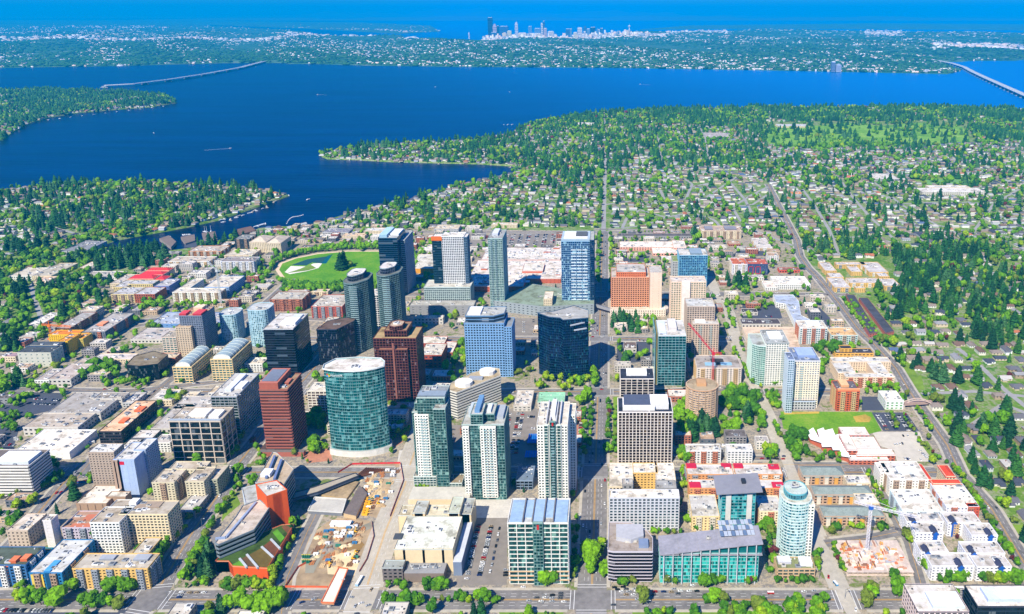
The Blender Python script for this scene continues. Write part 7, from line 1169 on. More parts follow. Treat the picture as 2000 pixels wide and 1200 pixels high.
for poly, con, bro, hou in REG:
    q = P_(poly); xs = [p[0] for p in q]; ys = [p[1] for p in q]; A = (max(xs)-min(xs))*(max(ys)-min(ys)); 
    # houses on a jittered street grid
    if hou:
        sx, sy = 23, 29; gx, gy = np.meshgrid(np.arange(min(xs), max(xs), sx), np.arange(min(ys), max(ys), sy)); gx = gx.ravel() + rg.normal(0, 2.5, gx.size); gy = gy.ravel() + rg.normal(0, 3, gy.size)
        k = inside(gx, gy, q) & landok(gx, gy) & (rg.random(gx.size) < hou); gx, gy = gx[k], gy[k]; pxs = CX + gx*F/(gy*cos(PITCH) + H*sin(PITCH)); k = (pxs > -30) & (pxs < 2030); gx, gy = gx[k], gy[k]
        k = free(gx, gy, 9) & ~near_road(gx, gy, 9); 
        for lp in LOTS: k &= ~inside(gx, gy, lp)
        gx, gy = gx[k], gy[k]; HOUSES += list(zip(gx, gy))
    for kind, dens in (('c', con), ('b', bro)):
        n = int(A/1e4*dens*2.9); x = rg.uniform(min(xs), max(xs), n); y = rg.uniform(min(ys), max(ys), n); pxs = CX + x*F/(y*cos(PITCH) + H*sin(PITCH)); k = (pxs > -40) & (pxs < 2040); x, y = x[k], y[k]
        cl = np.sin(x*.021 + 2*np.sin(y*.013)) * np.cos(y*.017 + 1.7*np.sin(x*.009)) * (1 if kind == 'c' else -.6); k = (rg.random(len(x)) < np.clip(.5 + 1.15*cl + .25*np.sin(x*.008 + y*.006), .03, 1)); x, y = x[k], y[k]; k = inside(x, y, q) & landok(x, y) ; x, y = x[k], y[k]; k = free(x, y, 1) & ~near_road(x, y, 2.5); x, y = x[k], y[k]
        for a, b in zip(x, y): TREES.append((kind, a, b, (rg.uniform(17, 33) if kind == 'c' else rg.uniform(7.5, 17)*(1.25 if rg.random() < .3 else 1)), None))
sh = [W(*p) for p in SHORE]; shore_pts = dense(sh, 26); mer = dense(ccw(MERCER), 30)
for q, sg in ((shore_pts, 1), (mer, 1)):
    for (x0, y0), (x1, y1) in zip(q, q[1:]):
        l = math.hypot(x1-x0, y1-y0) or 1; nx, ny = (y1-y0)/l, -(x1-x0)/l
        for s_ in (1, -1):
            x, y = x0 + nx*26*s_, y0 + ny*26*s_; p = PX(x, y)
            if landok(np.array([x]), np.array([y]))[0] and -20 < p[0] < 2020 and p[1] > 175 and rg.random() < .75 and free(np.array([x]), np.array([y]), 9)[0] and not inside([x], [y], cityw)[0]: HOUSES.append((x, y)); break
# keep house plots clear of trees
cell = {}
for i, (a, b) in enumerate(HOUSES): cell.setdefault((int(a//14), int(b//14)), []).append((a, b))
def clear_of_houses(x, y):
    for i in (-1, 0, 1):
        for j in (-1, 0, 1):
            for a, b in cell.get((int(x//14)+i, int(y//14)+j), ()):
                if abs(a-x) < 9 and -8 < b-y < 13: return False
    return True
TREES = [t for t in TREES if clear_of_houses(t[1], t[2])]
rt = random.Random(77)
def full(t):
    k, x, y, h, s = t; px, py = PX(x, y, h*.5); 
    if s is None: s = rt.choice((0, 1, 2, 0, 1, 3, 4, 2, 1, 5 if rt.random() < .12 else 1)) if k == 'b' else rt.choice((0, 1, 2, 0, 1, 3))
    elif k == 'b' and s != 5 and rt.random() < .3: s = rt.choice((0, 1, 2))
    return (k, x, y, h, min(s, 3) if k == 'c' else s, px, py)
TREES = [full(t) for t in TREES]; TREES = [t for t in TREES if -30 < t[5] < 2030 and t[6] < 1225]
for t in TREES: pass
NEARN = 290
def landphrase(x, y):
    return min(LANDM, key=lambda l: (l[0]-x)**2 + (l[1]-y)**2)[2]
def mk(name, tpl, mats):
    v, f = tpl; me = bpy.data.meshes.new(name); me.from_pydata([tuple(map(float, p)) for p in v], [], [tuple(map(int, p)) for p in f]); [me.materials.append(m) for m in mats]; return me
SH = ['bright green', 'mid-green', 'deep green', 'yellow-green', 'olive green', 'maroon']
trunkme = None
mb = MB(); ring = lambda r, z: [(r*cos(2*pi*i/6), r*sin(2*pi*i/6), z) for i in range(6)]
for (r0, z0), (r1, z1) in (((.03, 0), (.022, .3)), ((.022, .3), (.012, .6))):
    a, b = ring(r0, z0), ring(r1, z1)
    for i in range(6): mb.face([a[i], a[(i+1) % 6], b[(i+1) % 6], b[i]], BARK)
for a in range(4): mb.beam((0, 0, .3), (.16*cos(a*1.6), .16*sin(a*1.6), .55), .014, BARK, .006)
o_ = mb.build('trunk'); trunkme = o_.data; bpy.data.objects.remove(o_)
CM = {}
def crownmesh(k, v, s):
    if (k, v, s) not in CM: CM[(k, v, s)] = mk('crown', TPL[(k, 0)][v], [BROAD[s] if k == 'b' else CONI[s]])
    return CM[(k, v, s)]
order = {'b': [], 'c': []}
for i, t in enumerate(TREES): order[t[0]].append((-t[3]*F/math.hypot(t[2], H), i))
indiv = set()
for k in 'bc': order[k].sort(); indiv |= {i for _, i in order[k][:NEARN]}
for i in sorted(indiv):
    k, x, y, h, s, px, py = TREES[i]; nm = 'conifer_tree' if k == 'c' else 'broadleaf_tree'; T = bpy.data.objects.new(nm, None); COL.objects.link(T); T.location = (x, y, .05)
    c = bpy.data.objects.new('crown', crownmesh(k, i % 5, s)); COL.objects.link(c); c.parent = T; c.scale = (h, h, h); c.rotation_euler = (0, 0, i*1.37)
    c = bpy.data.objects.new('trunk', trunkme); COL.objects.link(c); c.parent = T; c.scale = (h, h, h)
    if k == 'b': later(T, ('tall ' if h > 12.5 else 'small ' if h < 7 else '') + SH[s] + ' broadleaf tree near ' + landphrase(x, y), x, y, 'tree', 'broadleaf trees about town')
    else: later(T, ('tall ' if h > 24 else '') + ['dark green', 'very dark green', 'green', 'grey-green'][s] + ' conifer near ' + landphrase(x, y), x, y, 'tree', 'conifers about town')
def bulk(name, sel, kind, label):
    V, Fq, M = [], [], []; off = 0
    for lod, lo, hi in ((1, 0, 2300), (2, 2300, 1e9)):
        for v in range(5):
            ts = [t for j, t in enumerate(sel) if lo <= t[2] < hi and j % 5 == v]
            if not ts: continue
            tv, tf = TPL[(kind, lod)][v]; a = np.array([(t[1], t[2], t[3], t[4]) for t in ts]); ang = rg.uniform(0, 6.28, len(a)); c, s = np.cos(ang), np.sin(ang); wd = rg.uniform(.85, 1.25, len(a)) * (1.25 if lod == 2 else 1)
            X = (tv[None, :, 0]*c[:, None] - tv[None, :, 1]*s[:, None])*(a[:, 2]*wd)[:, None] + a[:, 0:1]; Y = (tv[None, :, 0]*s[:, None] + tv[None, :, 1]*c[:, None])*(a[:, 2]*wd)[:, None] + a[:, 1:2]; Z = tv[None, :, 2]*a[:, 2:3]
            V.append(np.stack([X, Y, Z], 2).reshape(-1, 3)); Fq.append((tf[None] + (np.arange(len(a))*len(tv))[:, None, None]).reshape(-1, 3) + off); M.append(np.repeat(a[:, 3].astype(int), len(tf))); off += len(a)*len(tv)
    o = fastmesh(name, np.concatenate(V), np.concatenate(Fq), np.concatenate(M), BROAD if kind == 'b' else CONI); return tag(o, label, 'trees', kind='stuff')
for k, nm, lb in (('b', 'broadleaf_woodland', 'rounded green trees filling gardens and groves beyond the nearest ones'), ('c', 'conifer_woodland', 'dark pointed evergreens massed across the suburbs and shores')):
    bulk(nm, [t for i, t in enumerate(TREES) if i not in indiv and t[0] == k], k, lb)
# tree masses of the far shore
n = 22000; py = 47 + 96*r_.random(n)**.75; px = r_.uniform(-60, 2060, n); x, y = Wv(px, py); k = inside(x, y, far1); x, y = x[k], y[k]; tv, tf = TPL[('b', 2)][1]; n = len(x); sc = 34*np.exp(r_.normal(0, .35, n))
V = np.stack([tv[None, :, 0]*sc[:, None]*1.7 + x[:, None], tv[None, :, 1]*sc[:, None]*1.4 + y[:, None], (tv[None, :, 2]-.3)*18*np.ones((n, 1)) + 2 + hz(x, y)[:, None]], 2).reshape(-1, 3); Fq = (tf[None] + (np.arange(n)*len(tv))[:, None, None]).reshape(-1, 3)
tag(fastmesh('far_woodland', V, Fq, np.repeat(r_.integers(0, 4, n), len(tf)), CONI), 'wooded slopes of the far shore', 'trees', kind='stuff')
# ---------------------------------------------------------------- houses
RC_ = [((104, 104, 112), 'slate-grey'), ((142, 130, 122), 'taupe'), ((150, 150, 154), 'light grey'), ((70, 76, 92), 'dark blue-grey'), ((120, 96, 84), 'brown'), ((190, 186, 182), 'pale'), ((180, 110, 80), 'terracotta'), ((86, 104, 140), 'blue')]; WC = [(226, 220, 208), (206, 190, 166), (190, 196, 204), (236, 236, 236), (170, 150, 130)]
RW = [.24, .22, .16, .14, .12, .06, .03, .03]; HR = [mat(c, .9, 0, .2, .8) for c, _ in RC_]; HW = [mat(c, .8, 0, .12, .8) for c in WC]
hs = []
for x, y in HOUSES:
    px, py = PX(x, y, 4); hs.append((math.hypot(y, H), x, y, px, py))
hs = [h for h in hs if -20 < h[3] < 2020 and h[4] < 1210]; hs.sort()
def houseparts(x, y, r):
    w, d, h = r.uniform(13, 20), r.uniform(9.5, 13), r.choice((3.2, 3.2, 5.8)); 
    if r.random() < .35: w, d = d, w
    return w, d, h, r.choices(range(8), RW)[0], r.randrange(5), r.random() < .45
hr = random.Random(8)
def hip_faces(x, y, w, d, h, gable, e=.6, rh=None):
    X0, X1, Y0, Y1 = x-w/2-e, x+w/2+e, y-d/2-e, y+d/2+e; rh = min(w, d)*.24; i = 0.02 if gable else min(w, d)*.45
    if w >= d: a, b = (X0+i, y, h+rh), (X1-i, y, h+rh)
    else: a, b = (x, Y0+i, h+rh), (x, Y1-i, h+rh)
    c = [(X0, Y0, h), (X1, Y0, h), (X1, Y1, h), (X0, Y1, h)]
    return ([[c[0], c[1], b, a], [c[1], c[2], b], [c[2], c[3], a, b], [c[3], c[0], a]] if w >= d else [[c[0], c[1], a], [c[1], c[2], b, a], [c[2], c[3], b], [c[3], c[0], a, b]])
for _, x, y, px, py in hs[:290]:
    w, d, h, rc, wc, gb = houseparts(x, y, hr); T = empty('house', x, y, 0); mb = MB(); mb.box(x-w/2, x+w/2, y-d/2, y+d/2, 0, h, HW[wc]); ell = hr.random() < .6; ex = hr.choice((-1, 1))
    if ell: mb.box(x + ex*w*.25 - 3, x + ex*w*.25 + 3, y - d/2 - 4, y - d/2, 0, h - .3, HW[wc])
    mb.build('wall', T); mb = MB(); [mb.face(f, HR[rc]) for f in hip_faces(x, y, w, d, h, gb)]
    if ell: [mb.face(f, HR[rc]) for f in hip_faces(x + ex*w*.25, y - d/2 - 1.8, 6, 5.2, h - .3, True)]
    ro = mb.build('roof', T); mb = MB(); k = hr.uniform(-.25, .25)*w; mb.box(x+k-.5, x+k+.5, y+.5, y+1.5, h, h + min(w, d)*.24 + 1, mat((150, 110, 96))); 
    o = mb.build('chimney'); o.data.transform(__import__('mathutils').Matrix.Translation((-x, -y, 0))); o.parent = ro
    for q in (-.3, 0, .3):
        mb = MB(); mb.box(x + q*w - .8, x + q*w + .8, y - d/2 - .12, y - d/2, h - 2.3, h - .9, mat((50, 62, 76), .2, .2)); mb.build('window', T) if not (ell and q*ex > 0) else None
    later(T, RC_[rc][1] + '-roofed ' + ('two-storey' if h > 4 else 'single-storey') + ' house near ' + landphrase(x, y), x, y, 'house', 'suburban houses')
V, Fq, M = [], [], []; mats_ = HR + HW; mbb = MB()
for _, x, y, px, py in hs[290:]:
    w, d, h, rc, wc, gb = houseparts(x, y, hr); n = len(mbb.v)
    mbb.box(x-w/2, x+w/2, y-d/2, y+d/2, 0, h, HW[wc]); [mbb.face(f, HR[rc]) for f in hip_faces(x, y, w, d, h, gb)]
tag(mbb.build('suburb_houses'), 'the thousands of farther houses among the trees up to the lake', 'houses', kind='stuff')
# ---------------------------------------------------------------- cars
CC = [((238, 238, 238), 'white', .3), ((178, 182, 188), 'silver', .18), ((96, 100, 108), 'grey', .14), ((30, 32, 38), 'black', .16), ((36, 58, 110), 'dark blue', .1), ((186, 28, 36), 'red', .08), ((170, 150, 120), 'beige', .04)]
cg = mat((26, 32, 40), .15, .3, 0, 1); tyre = mat((28, 28, 30), .8, 0, 0, 1); CARME = []
def carmesh(c, van=False):
    m = mat(c, .35, .15, 0, 1); mb = MB(); L2, w = (2.35, .93)
    prof = [(-2.3, .3), (-2.35, .75), (-1.9, .92), (-.9, .98), (1.9, .98), (2.3, .85), (2.35, .35)]
    n = len(mb.v); k = len(prof)
    for s in (-w, w): mb.v += [(a, s, b) for a, b in prof]
    for i in range(k): j = (i+1) % k; mb.f.append((n+i, n+j, n+k+j, n+k+i)); mb.m.append(mb.mi(m))
    mb.f.append(tuple(range(n+k-1, n-1, -1))); mb.m.append(mb.mi(m)); mb.f.append(tuple(range(n+k, n+2*k))); mb.m.append(mb.mi(m)); zt = 1.95 if van else 1.48
    mb.face([(-.35, -.68, zt), (1.3, -.68, zt), (1.3, .68, zt), (-.35, .68, zt)], m)
    for a in (-1.45, 1.45):
        for s in (-.96, .78): mb.prism([(a + .33*cos(t), .33 + .33*sin(t)) for t in [2*pi*i/8 for i in range(8)]], s, s + .18, tyre); 
    for i, v in enumerate(mb.v): 
        pass
    # turn the wheel discs upright
    base = n + 2*k + 4
    for i in range(base, len(mb.v)): x, y, z = mb.v[i]; mb.v[i] = (x, z, y)
    o = mb.build('car'); me = o.data; bpy.data.objects.remove(o); mb = MB(); zt -= .01; b = [(-.95, -.86, .97), (1.85, -.86, .97), (1.85, .86, .97), (-.95, .86, .97)]; t = [(-.35, -.68, zt), (1.3, -.68, zt), (1.3, .68, zt), (-.35, .68, zt)]
    for i in range(4): j = (i+1) % 4; mb.face([b[i], b[j], t[j], t[i]], cg)
    o = mb.build('window'); g = o.data; bpy.data.objects.remove(o); return me, g
for c, nm, p in CC: CARME.append(carmesh(c))
CARS = []
def cars(a, b, n, ang, where, p=1.0, double=0, world=False):
    (xa, ya), (xb, yb) = (a, b) if world else (W(*a), W(*b))
    for i in range(n):
        t = (i + .5)/n
        if hr.random() > p: continue
        for q in ((-2.7, 2.7) if double else (0,)): CARS.append((xa + (xb-xa)*t + q + hr.uniform(-.3, .3), ya + (yb-ya)*t + hr.uniform(-.2, .2), (0 if ang == 'x' else pi/2) + (pi if hr.random() < .5 else 0) + hr.uniform(-.03, .03), where))
L1 = 'in the lot left of the blue-roofed office'; cars((935, 1025), (911, 1134), 27, 'x', L1, .98); cars((960, 1027), (936, 1127), 25, 'x', L1, .95); cars((977, 1028), (956, 1124), 8, 'y', L1, .9); cars((988, 1112), (987, 1128), 3, 'x', L1)
L2 = 'in the lot behind the middle green tower'; cars((996, 808), (988, 868), 15, 'x', L2, .85); cars((1017, 806), (1003, 888), 24, 'x', L2, .85, 1); cars((1030, 815), (1045, 815), 4, 'y', L2); cars((885, 838), (878, 885), 10, 'x', L2, .8); cars((1035, 838), (1045, 838), 4, 'y', L2); cars((1136, 810), (1132, 870), 12, 'x', 'in the strip lot beside the avenue', .6)
L3 = 'in the big mall lot'; [cars((x, 458), (x - (1183-x)*.04, 479), 14, 'x', L3, .72, 1) for x in (990, 1004, 1019, 1034, 1050, 1066, 1082)]; L4 = 'in the lot left of the black-blue mirror tower'; [cars((x, 624), (x, 655), 8, 'x', L4, .6) for x in (1004, 1023, 1042)]
L5 = 'in the leafy lot at the left edge'; cars((62, 779), (118, 783), 14, 'y', L5, .85); cars((68, 789), (112, 791), 12, 'y', L5, .8); cars((0, 822), (42, 816), 9, 'y', L5, .7); cars((2, 848), (38, 850), 8, 'y', L5, .6); cars((5, 868), (30, 871), 6, 'y', L5, .9); cars((30, 855), (32, 862), 3, 'x', L5); cars((2, 1193), (105, 1194), 15, 'y', 'in the lot along the bottom edge', .9); cars((38, 976), (66, 978), 7, 'y', 'in the lot below the striped office', .9)
L6 = 'in the school parking lot'; cars((1712, 809), (1733, 841), 15, 'x', L6, .9); cars((1730, 810), (1750, 840), 15, 'x', L6, .9); cars((1754, 812), (1775, 843), 14, 'x', L6, .6); cars((1766, 808), (1790, 846), 12, 'x', L6, .7); cars((1716, 850), (1728, 868), 8, 'x', L6, .8); cars((1735, 852), (1775, 852), 9, 'y', L6, .5); cars((1745, 870), (1770, 866), 5, 'y', L6, .8); cars((1796, 880), (1812, 897), 6, 'x', L6, .9); cars((1765, 897), (1800, 899), 8, 'y', L6, .7)
L7 = 'in the grey lot behind the dark-roofed shop'; cars((1446, 600), (1452, 622), 8, 'x', L7, .9); cars((1495, 618), (1508, 619), 5, 'y', L7, .8); cars((1600, 620), (1625, 650), 10, 'x', 'in the dark lot by the diagonal road', .6); cars((1245, 665), (1270, 668), 9, 'y', 'in the lot right of the avenue', .8); cars((1204, 692), (1206, 712), 6, 'x', 'in the lot right of the avenue', .7)
cars((620, 985), (668, 990), 6, 'y', 'on the small open parking deck', 0); cars((1415, 590), (1402, 575), 5, 'x', 'beside the white shaft tower', .8)
cars((330, 858), (360, 870), 5, 'x', 'behind the salmon-roofed block', 0); cars((215, 800), (226, 806), 8, 'y', 'in the narrow lot by the salmon-roofed block', .8)
AV = 'driving on the long avenue'
for i in range(95):
    y = hr.uniform(630, 1780); 
    if any(abs(y - c) < 12 for c in (798, 995, 1178, 1385)): continue
    CARS.append((-16 + hr.choice((-11, -7.6, -4, 3.6, 7.4, 11)), y, pi/2, AV))
B1 = 'waiting right of the avenue crossing'
for px, py in ((1200, 1149), (1206, 1153), (1217, 1148), (1223, 1152), (1214, 1157), (1228, 1157), (1240, 1152), (1243, 1156), (1223, 1163), (1237, 1163), (1279, 1157), (1276, 1163), (1296, 1157), (1311, 1158), (1316, 1152), (1329, 1156), (1324, 1161), (1346, 1156), (1361, 1156), (1245, 1172), (1385, 1167), (1353, 1145), (1198, 1183)): CARS.append((*W(px, py), hr.uniform(-.08, .08), B1))
for px, py in ((1048, 1169), (1064, 1169), (1079, 1164), (1078, 1170), (1095, 1160), (1095, 1165), (1094, 1170), (1033, 1175), (1057, 1176), (1078, 1176), (1101, 1177), (1022, 1148)): CARS.append((*W(px, py), hr.uniform(-.06, .06), 'waiting left of the avenue crossing'))
for px, py in ((240, 1168), (255, 1169), (243, 1175), (247, 1183), (160, 1181), (355, 1158), (370, 1159), (384, 1159), (398, 1159), (352, 1164), (350, 1168)): CARS.append((*W(px, py), hr.uniform(-.06, .06), 'on the bottom road near the left crossing'))
for px, py in ((613, 1172), (590, 1178), (617, 1172), (686, 1168), (694, 1185), (705, 1180), (719, 1184), (725, 1153), (748, 1162), (697, 1200)): CARS.append((*W(px, py), hr.choice((0, .4, 1.4)), 'near the crossing under the guideway'))
for px, py in ((1570, 1157), (1590, 1156), (1562, 1166), (1579, 1166), (1593, 1160), (1596, 1163), (1604, 1172), (1618, 1128), (1671, 1192), (1503, 1160)): CARS.append((*W(px, py), 0 if px < 1610 else 1.3, 'near the bottom right crossing'))
for i in range(34):
    q, w, k = ROADS[12 if i % 2 else 7]; d = dense(q, 1); j = hr.randrange(40, len(d)-40); a, b = d[j], d[j+1]; an = math.atan2(b[1]-a[1], b[0]-a[0]); o = hr.choice((-6, -2.6, 2.6, 6)); CARS.append((a[0] - sin(an)*o, a[1] + cos(an)*o, an, 'on the diagonal road at right' if i % 2 else 'on the street left of city hall'))
for i in range(190):
    q, w, k = ROADS[hr.choice((2, 3, 4, 5, 13, 15, 16, 18, 19, 20, 21))]; d = dense(q, 1); j = hr.randrange(5, len(d)-5); a, b = d[j], d[j+1]; an = math.atan2(b[1]-a[1], b[0]-a[0]); o = hr.choice((-w/2 + 1.6, w/2 - 1.6, -2, 2)); CARS.append((a[0] - sin(an)*o, a[1] + cos(an)*o, an, 'near ' + landphrase(*a)))
def keepcar(c):
    for a, b, e, d in FOOT:
        if a + 2 < c[0] < b - 2 and e + 2 < c[1] < d - 2: return False
    p = PX(c[0], c[1]); return -5 < p[0] < 2005 and p[1] < 1202
CARS = [c for c in CARS if keepcar(c)]; CARS.sort(key=lambda c: c[1]); pos = []
for x, y, a, where in CARS:
    if any(abs(x-u) < (2.2 if abs(sin(a)) > .5 else 4.6) and abs(y-v) < (4.7 if abs(sin(a)) > .5 else 2.0) for u, v in pos[-60:]): continue
    if len(pos) >= 298: break
    pos.append((x, y)); i = hr.choices(range(7), [c[2] for c in CC])[0]; me, g = CARME[i]
    o = bpy.data.objects.new('car', me); COL.objects.link(o); o.location = (x, y, .24); o.rotation_euler = (0, 0, a); c = bpy.data.objects.new('window', g); COL.objects.link(c); c.parent = o
    later(o, CC[i][1] + ' car ' + where, x, y, 'car', 'cars on streets and lots')
rest = MB(); cm2 = [mat(c, .35, .15, 0, 1) for c, _, _ in CC]; done = set(pos)
for x, y, a, where in CARS:
    if (x, y) in done or y < pos[-1][1]: continue
    l, w = (4.4, 1.8) if abs(sin(a)) < .5 else (1.8, 4.4); m = hr.choices(cm2, [c[2] for c in CC])[0]; rest.box(x-l/2, x+l/2, y-w/2, y+w/2, .3, 1.1, m); rest.box(x-l*.3, x+l*.3, y-w*.3, y+w*.3, 1.1, 1.6, cg)
if rest.f: tag(rest.build('distant_cars'), 'rows of farther cars in the mall lots', 'cars', kind='stuff')
# vans and buses
for px, py, a, L_, w, h, c, lb, cat in ((702, 1138, 1.45, 12, 2.6, 3, (150, 190, 220), 'pale blue bus beside the guideway works', 'bus'), (1632, 1142, 1.9, 6, 2.1, 2.4, (70, 150, 200), 'blue and white van entering the bottom right crossing', 'van'), (1505, 1160, 0, 6, 2.1, 2.3, (226, 60, 40), 'red and white delivery van on the bottom road', 'van'), (1870, 1152, 0, 11, 2.5, 3, (226, 226, 236), 'white box truck between the bottom right offices', 'truck'), (175, 868, .6, 11, 2.5, 3, (226, 230, 236), 'white box trailer beside the big white store', 'truck')):
    x, y = W(px, py); T = empty(cat, x, y, 0, lb, cat); T.rotation_euler = (0, 0, 0); m = mat(c, .4); ca, sa = cos(a), sin(a); rot = lambda u, v: (x + u*ca - v*sa, y + u*sa + v*ca)
    mb = MB(); mb.prism([rot(-L_/2, -w/2), rot(L_/2, -w/2), rot(L_/2, w/2), rot(-L_/2, w/2)], .6, h, m, mat((240, 240, 240), .5)); mb.build('body', T); mb = MB(); mb.prism([rot(-L_/2 + .6, -w/2 - .03), rot(L_/2 - .6, -w/2 - .03), rot(L_/2 - .6, w/2 + .03), rot(-L_/2 + .6, w/2 + .03)], h*.55, h*.82, cg); mb.build('window', T)
    for u in (-.32, .32):
        for v in (-1, 1): mb = MB(); c0 = rot(u*L_, v*w/2); mb.box(c0[0]-.45, c0[0]+.45, c0[1]-.25, c0[1]+.25, .2, 1.0, tyre); mb.build('wheel', T)
# ---------------------------------------------------------------- bay: docks and boats
for pts, lb in (([(311, 466), (330, 460), (344, 472), (334, 483)], 'left'), ([(353, 463), (380, 458), (381, 470), (362, 476)], 'middle'), ([(394, 455), (420, 452), (424, 466), (398, 468)], 'right')):
    deckbox('covered_dock', 'brown covered boat dock in the bay, %s one of three' % lb, 'dock', pts, -3, 4, mat((128, 112, 104), .9), mat((150, 140, 134)))
deckbox('pier', 'long thin grey pier reaching out from the marina', 'pier', [(560, 443), (598, 434), (600, 437), (563, 447)], -3, 1, mat((190, 190, 186))); deckbox('covered_dock', 'brown roofed marina shed on the shore bend', 'dock', [(463, 448), (490, 442), (500, 450), (470, 458)], -3, 5, mat((120, 92, 80), .9)); deckbox('covered_dock', 'second brown marina shed nearer the town', 'dock', [(488, 454), (512, 450), (520, 462), (496, 464)], -3, 5, mat((126, 104, 96), .9))
BL = []
for a, b, n in (((498, 443), (520, 436), 7), ((505, 447), (555, 446), 11), ((398, 459), (414, 458), 4), ((355, 459), (372, 458), 4), ((312, 470), (332, 461), 4), ((430, 430), (440, 427), 2), ((190, 472), (240, 465), 6), ((430, 436), (520, 405), 7), ((548, 384), (566, 381), 4), ((0, 268), (50, 243), 6), ((60, 238), (330, 206), 12), ((650, 311), (1000, 322), 16), ((980, 243), (1005, 243), 3), ((1020, 325), (1024, 327), 2)):
    for i in range(n): t = (i + .5)/n; BL.append((a[0] + (b[0]-a[0])*t, a[1] + (b[1]-a[1])*t + .6, False))
BL += [(850, 170, False), (450, 290, False), (1250, 165, False), (620, 185, False), (300, 260, False)]; BL += [(400, 453, True), (412, 452, True), (404, 454, True), (362, 152, False), (500, 131, False), (995, 180, False), (602, 390, False)]
bw_ = mat((240, 240, 242), .4, 0, .05, 1)
for px, py, mast in BL:
    x, y = W(px, py, -3.5); T = empty('boat', x, y, -3.9); a = hr.uniform(0, 3.1); L_ = hr.uniform(8, 13)*(1.15 if py < 330 else 1); ca, sa = cos(a), sin(a); R2 = lambda u, v, z: (x + u*ca - v*sa, y + u*sa + v*ca, z)
    mb = MB(); w = L_*.14; lo = [R2(-L_/2, -w*.7, -3.95), R2(L_*.2, -w*.7, -3.95), R2(L_*.42, 0, -3.95), R2(L_*.2, w*.7, -3.95), R2(-L_/2, w*.7, -3.95)]; hi = [R2(-L_/2, -w, -2.6), R2(L_*.22, -w, -2.6), R2(L_*.5, 0, -2.3), R2(L_*.22, w, -2.6), R2(-L_/2, w, -2.6)]
    for i in range(5): j = (i+1) % 5; mb.face([lo[i], lo[j], hi[j], hi[i]], bw_)
    mb.face(hi, bw_); mb.build('hull', T); mb = MB(); mb.prism([R2(-L_*.25, -w*.6, 0)[:2], R2(L_*.12, -w*.5, 0)[:2], R2(L_*.12, w*.5, 0)[:2], R2(-L_*.25, w*.6, 0)[:2]], -2.6, -1.3, mat((206, 214, 222), .3)); mb.build('cabin', T)
    if mast: mb = MB(); mb.beam((x, y, -2.5), (x, y, 11), .35, bw_); mb.build('mast', T)
    if not mast and px in (450, 1250, 620): 
        mb = MB(); fo = mat((206, 220, 232), .7, 0, .2, .05); wl = 50 + hr.uniform(0, 50); mb.face([R2(-L_/2, -1, -3.93), R2(-L_/2, 1, -3.93), R2(-L_/2 - wl, 4, -3.93), R2(-L_/2 - wl*1.05, 3, -3.93), R2(-L_/2 - 12, 0, -3.93), R2(-L_/2 - wl*1.05, -3, -3.93), R2(-L_/2 - wl, -4, -3.93)], fo); mb.build('wake', T)
    later(T, ('white sailboat with bare mast' if mast else 'small white boat') + (' in the town bay' if py > 425 else ' off the wooded shore' if py > 330 else ' along the narrow peninsula' if py > 290 else ' by the island shore' if px < 360 and py > 160 else ' out on the wide lake'), x, y, 'boat', 'boats on the lake')
def dock(px, py, dx, dy):
    x, y = W(px, py, -3); mb = MB(); mb.beam((x, y, -2.9), (x + dx, y + dy, -2.9), 3, mat((190, 180, 166))); mb.box(x + dx - 4, x + dx + 4, y + dy - 1.5, y + dy + 1.5, -3.4, -2.6, mat((190, 180, 166))); o = mb.build('jetty'); later(o, 'thin wooden jetty at the house shore', x, y, 'jetty', 'jetties')
for px, py in ((635, 305), (700, 311), (740, 314), (800, 316), (860, 318), (900, 319), (960, 321), (1000, 324), (540, 393), (520, 403), (500, 410), (470, 421), (450, 428), (40, 248), (80, 234), (150, 221), (200, 216), (260, 211), (320, 205)): dock(px, py, hr.uniform(-6, 10), -hr.uniform(14, 30))
for i in range(16):
    t = i/15; px, py = 560 + 32*t - 3*sin(pi*t), 437 - 17*t - 9*sin(pi*t)*(1-t); x, y = W(px, py, -3.8); mb = MB(); mb.prism([(x + 1.5*cos(q), y + 1.5*sin(q)) for q in [2*pi*k/8 for k in range(8)]], -4, -3.2, bw_); o = mb.build('buoy'); later(o, 'white buoy in the curved swimming line', x, y, 'buoy', 'swimming line buoys')
# street lamps and signals at the crossings
def lamp(px, py, dx):
    x, y = W(px, py); T = empty('street_lamp', x, y, 0); m = mat((130, 140, 150), .4, .4); mb = MB(); mb.beam((x, y, 0), (x, y, 10), .3, m, .2); mb.build('pole', T); mb = MB(); mb.beam((x, y, 10), (x + dx, y, 10.4), .2, m); mb.build('arm', T); mb = MB(); mb.box(x + dx - .6, x + dx + .6, y - .25, y + .25, 10.2, 10.5, mat((220, 220, 220))); mb.build('lamp_head', T); later(T, 'grey street lamp near ' + landphrase(x, y), x, y, 'street lamp', 'street lamps')
for px, py, dx in ((277, 1150, 3), (342, 1150, -3), (52, 1150, 3), (328, 1175, 3), (1108, 1150, 3), (1192, 1145, -3), (1300, 1145, 3), (1263, 1192, 3), (1060, 1180, 3), (668, 1150, 3), (735, 1190, 3), (1128, 1080, 3), (1128, 1020, 3), (1188, 1080, -3), (1188, 1010, -3), (1810, 1130, 3), (1920, 990, -3), (1958, 1050, -3), (1860, 905, -3), (1812, 830, -3), (1128, 935, 3), (1150, 850, 3), (1150, 800, 3), (1192, 850, -3), (1192, 800, -3), (470, 940, -3), (395, 1030, 3), (350, 1100, 3), (1600, 1130, -3), (1650, 1170, 3)): lamp(px, py, dx)
finish_labels()
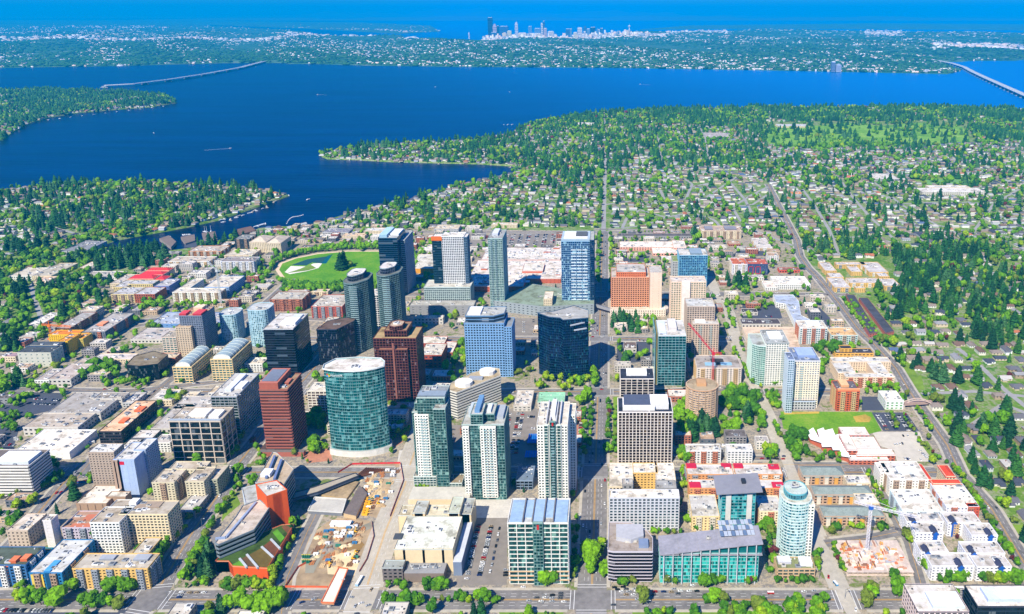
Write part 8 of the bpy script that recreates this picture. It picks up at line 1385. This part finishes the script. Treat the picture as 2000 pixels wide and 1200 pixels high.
# ---------------------------------------------------------------- air, sky, sun, camera
XH = 110000
mb = MB(); m, N, L, P = _new('haze'); N.remove(P); pv = N.new('ShaderNodeVolumePrincipled'); pv.inputs['Color'].default_value = (*HAZE_C, 1); pv.inputs['Density'].default_value = HAZE_D; pv.inputs['Anisotropy'].default_value = 0.; L.new(pv.outputs[0], N['Material Output'].inputs['Volume'])
mb.box(-BIG - 500, BIG + 500, -9500, BIG + 500, -7, 960, m); tag(mb.build('haze'), 'blue haze thickening toward the far shore', 'haze', kind='stuff')
w = bpy.data.worlds.new('World'); SC.world = w; w.use_nodes = True; N = w.node_tree.nodes; L = w.node_tree.links
ELEV, AZ = R_(46), R_(-155)            # sun behind the camera, to its left
sk = N.new('ShaderNodeTexSky'); sk.sky_type = 'NISHITA'; sk.sun_disc = False; sk.sun_elevation = ELEV; sk.altitude = 500; sk.air_density = 1.3; sk.dust_density = .25; sk.ozone_density = 5
sv = (-sin(R_(25)), -cos(R_(25)))      # horizontal direction towards the sun
sk.sun_rotation = math.atan2(sv[0], sv[1]); tn = N.new('ShaderNodeVectorMath'); tn.operation = 'MULTIPLY'; tn.inputs[1].default_value = SKY_T; L.new(sk.outputs[0], tn.inputs[0]); L.new(tn.outputs[0], N['Background'].inputs[0]); N['Background'].inputs[1].default_value = SKY_S
s = bpy.data.lights.new('sun', 'SUN'); s.energy = SUN_S; s.angle = R_(.5); s.color = (1, .92, .74); so = bpy.data.objects.new('sun', s); COL.objects.link(so)
import mathutils
so.rotation_euler = mathutils.Vector((sv[0]*cos(ELEV), sv[1]*cos(ELEV), sin(ELEV))).to_track_quat('Z', 'Y').to_euler(); so.location = (0, 0, 900)
c = bpy.data.cameras.new('camera'); co = bpy.data.objects.new('camera', c); COL.objects.link(co); SC.camera = co; co.location = (0, 0, H); co.rotation_euler = (pi/2 - PITCH, 0, 0)
c.sensor_width = 36; c.lens = F/2000*36; c.shift_x = -(CX - 1000)/2000; c.shift_y = -(600 - CY)/2000; c.clip_start = 1; c.clip_end = 400000
SC.view_settings.view_transform = 'Standard'; SC.view_settings.look = 'None'; SC.view_settings.exposure = EXPO; SC.view_settings.gamma = 1
SC.cycles.max_bounces = 5; SC.cycles.diffuse_bounces = 2; SC.cycles.glossy_bounces = 3; SC.cycles.volume_bounces = 1; SC.cycles.use_denoising = True; SC.cycles.caustics_reflective = False; SC.cycles.caustics_refractive = False
SC.cycles.sample_clamp_indirect = 4
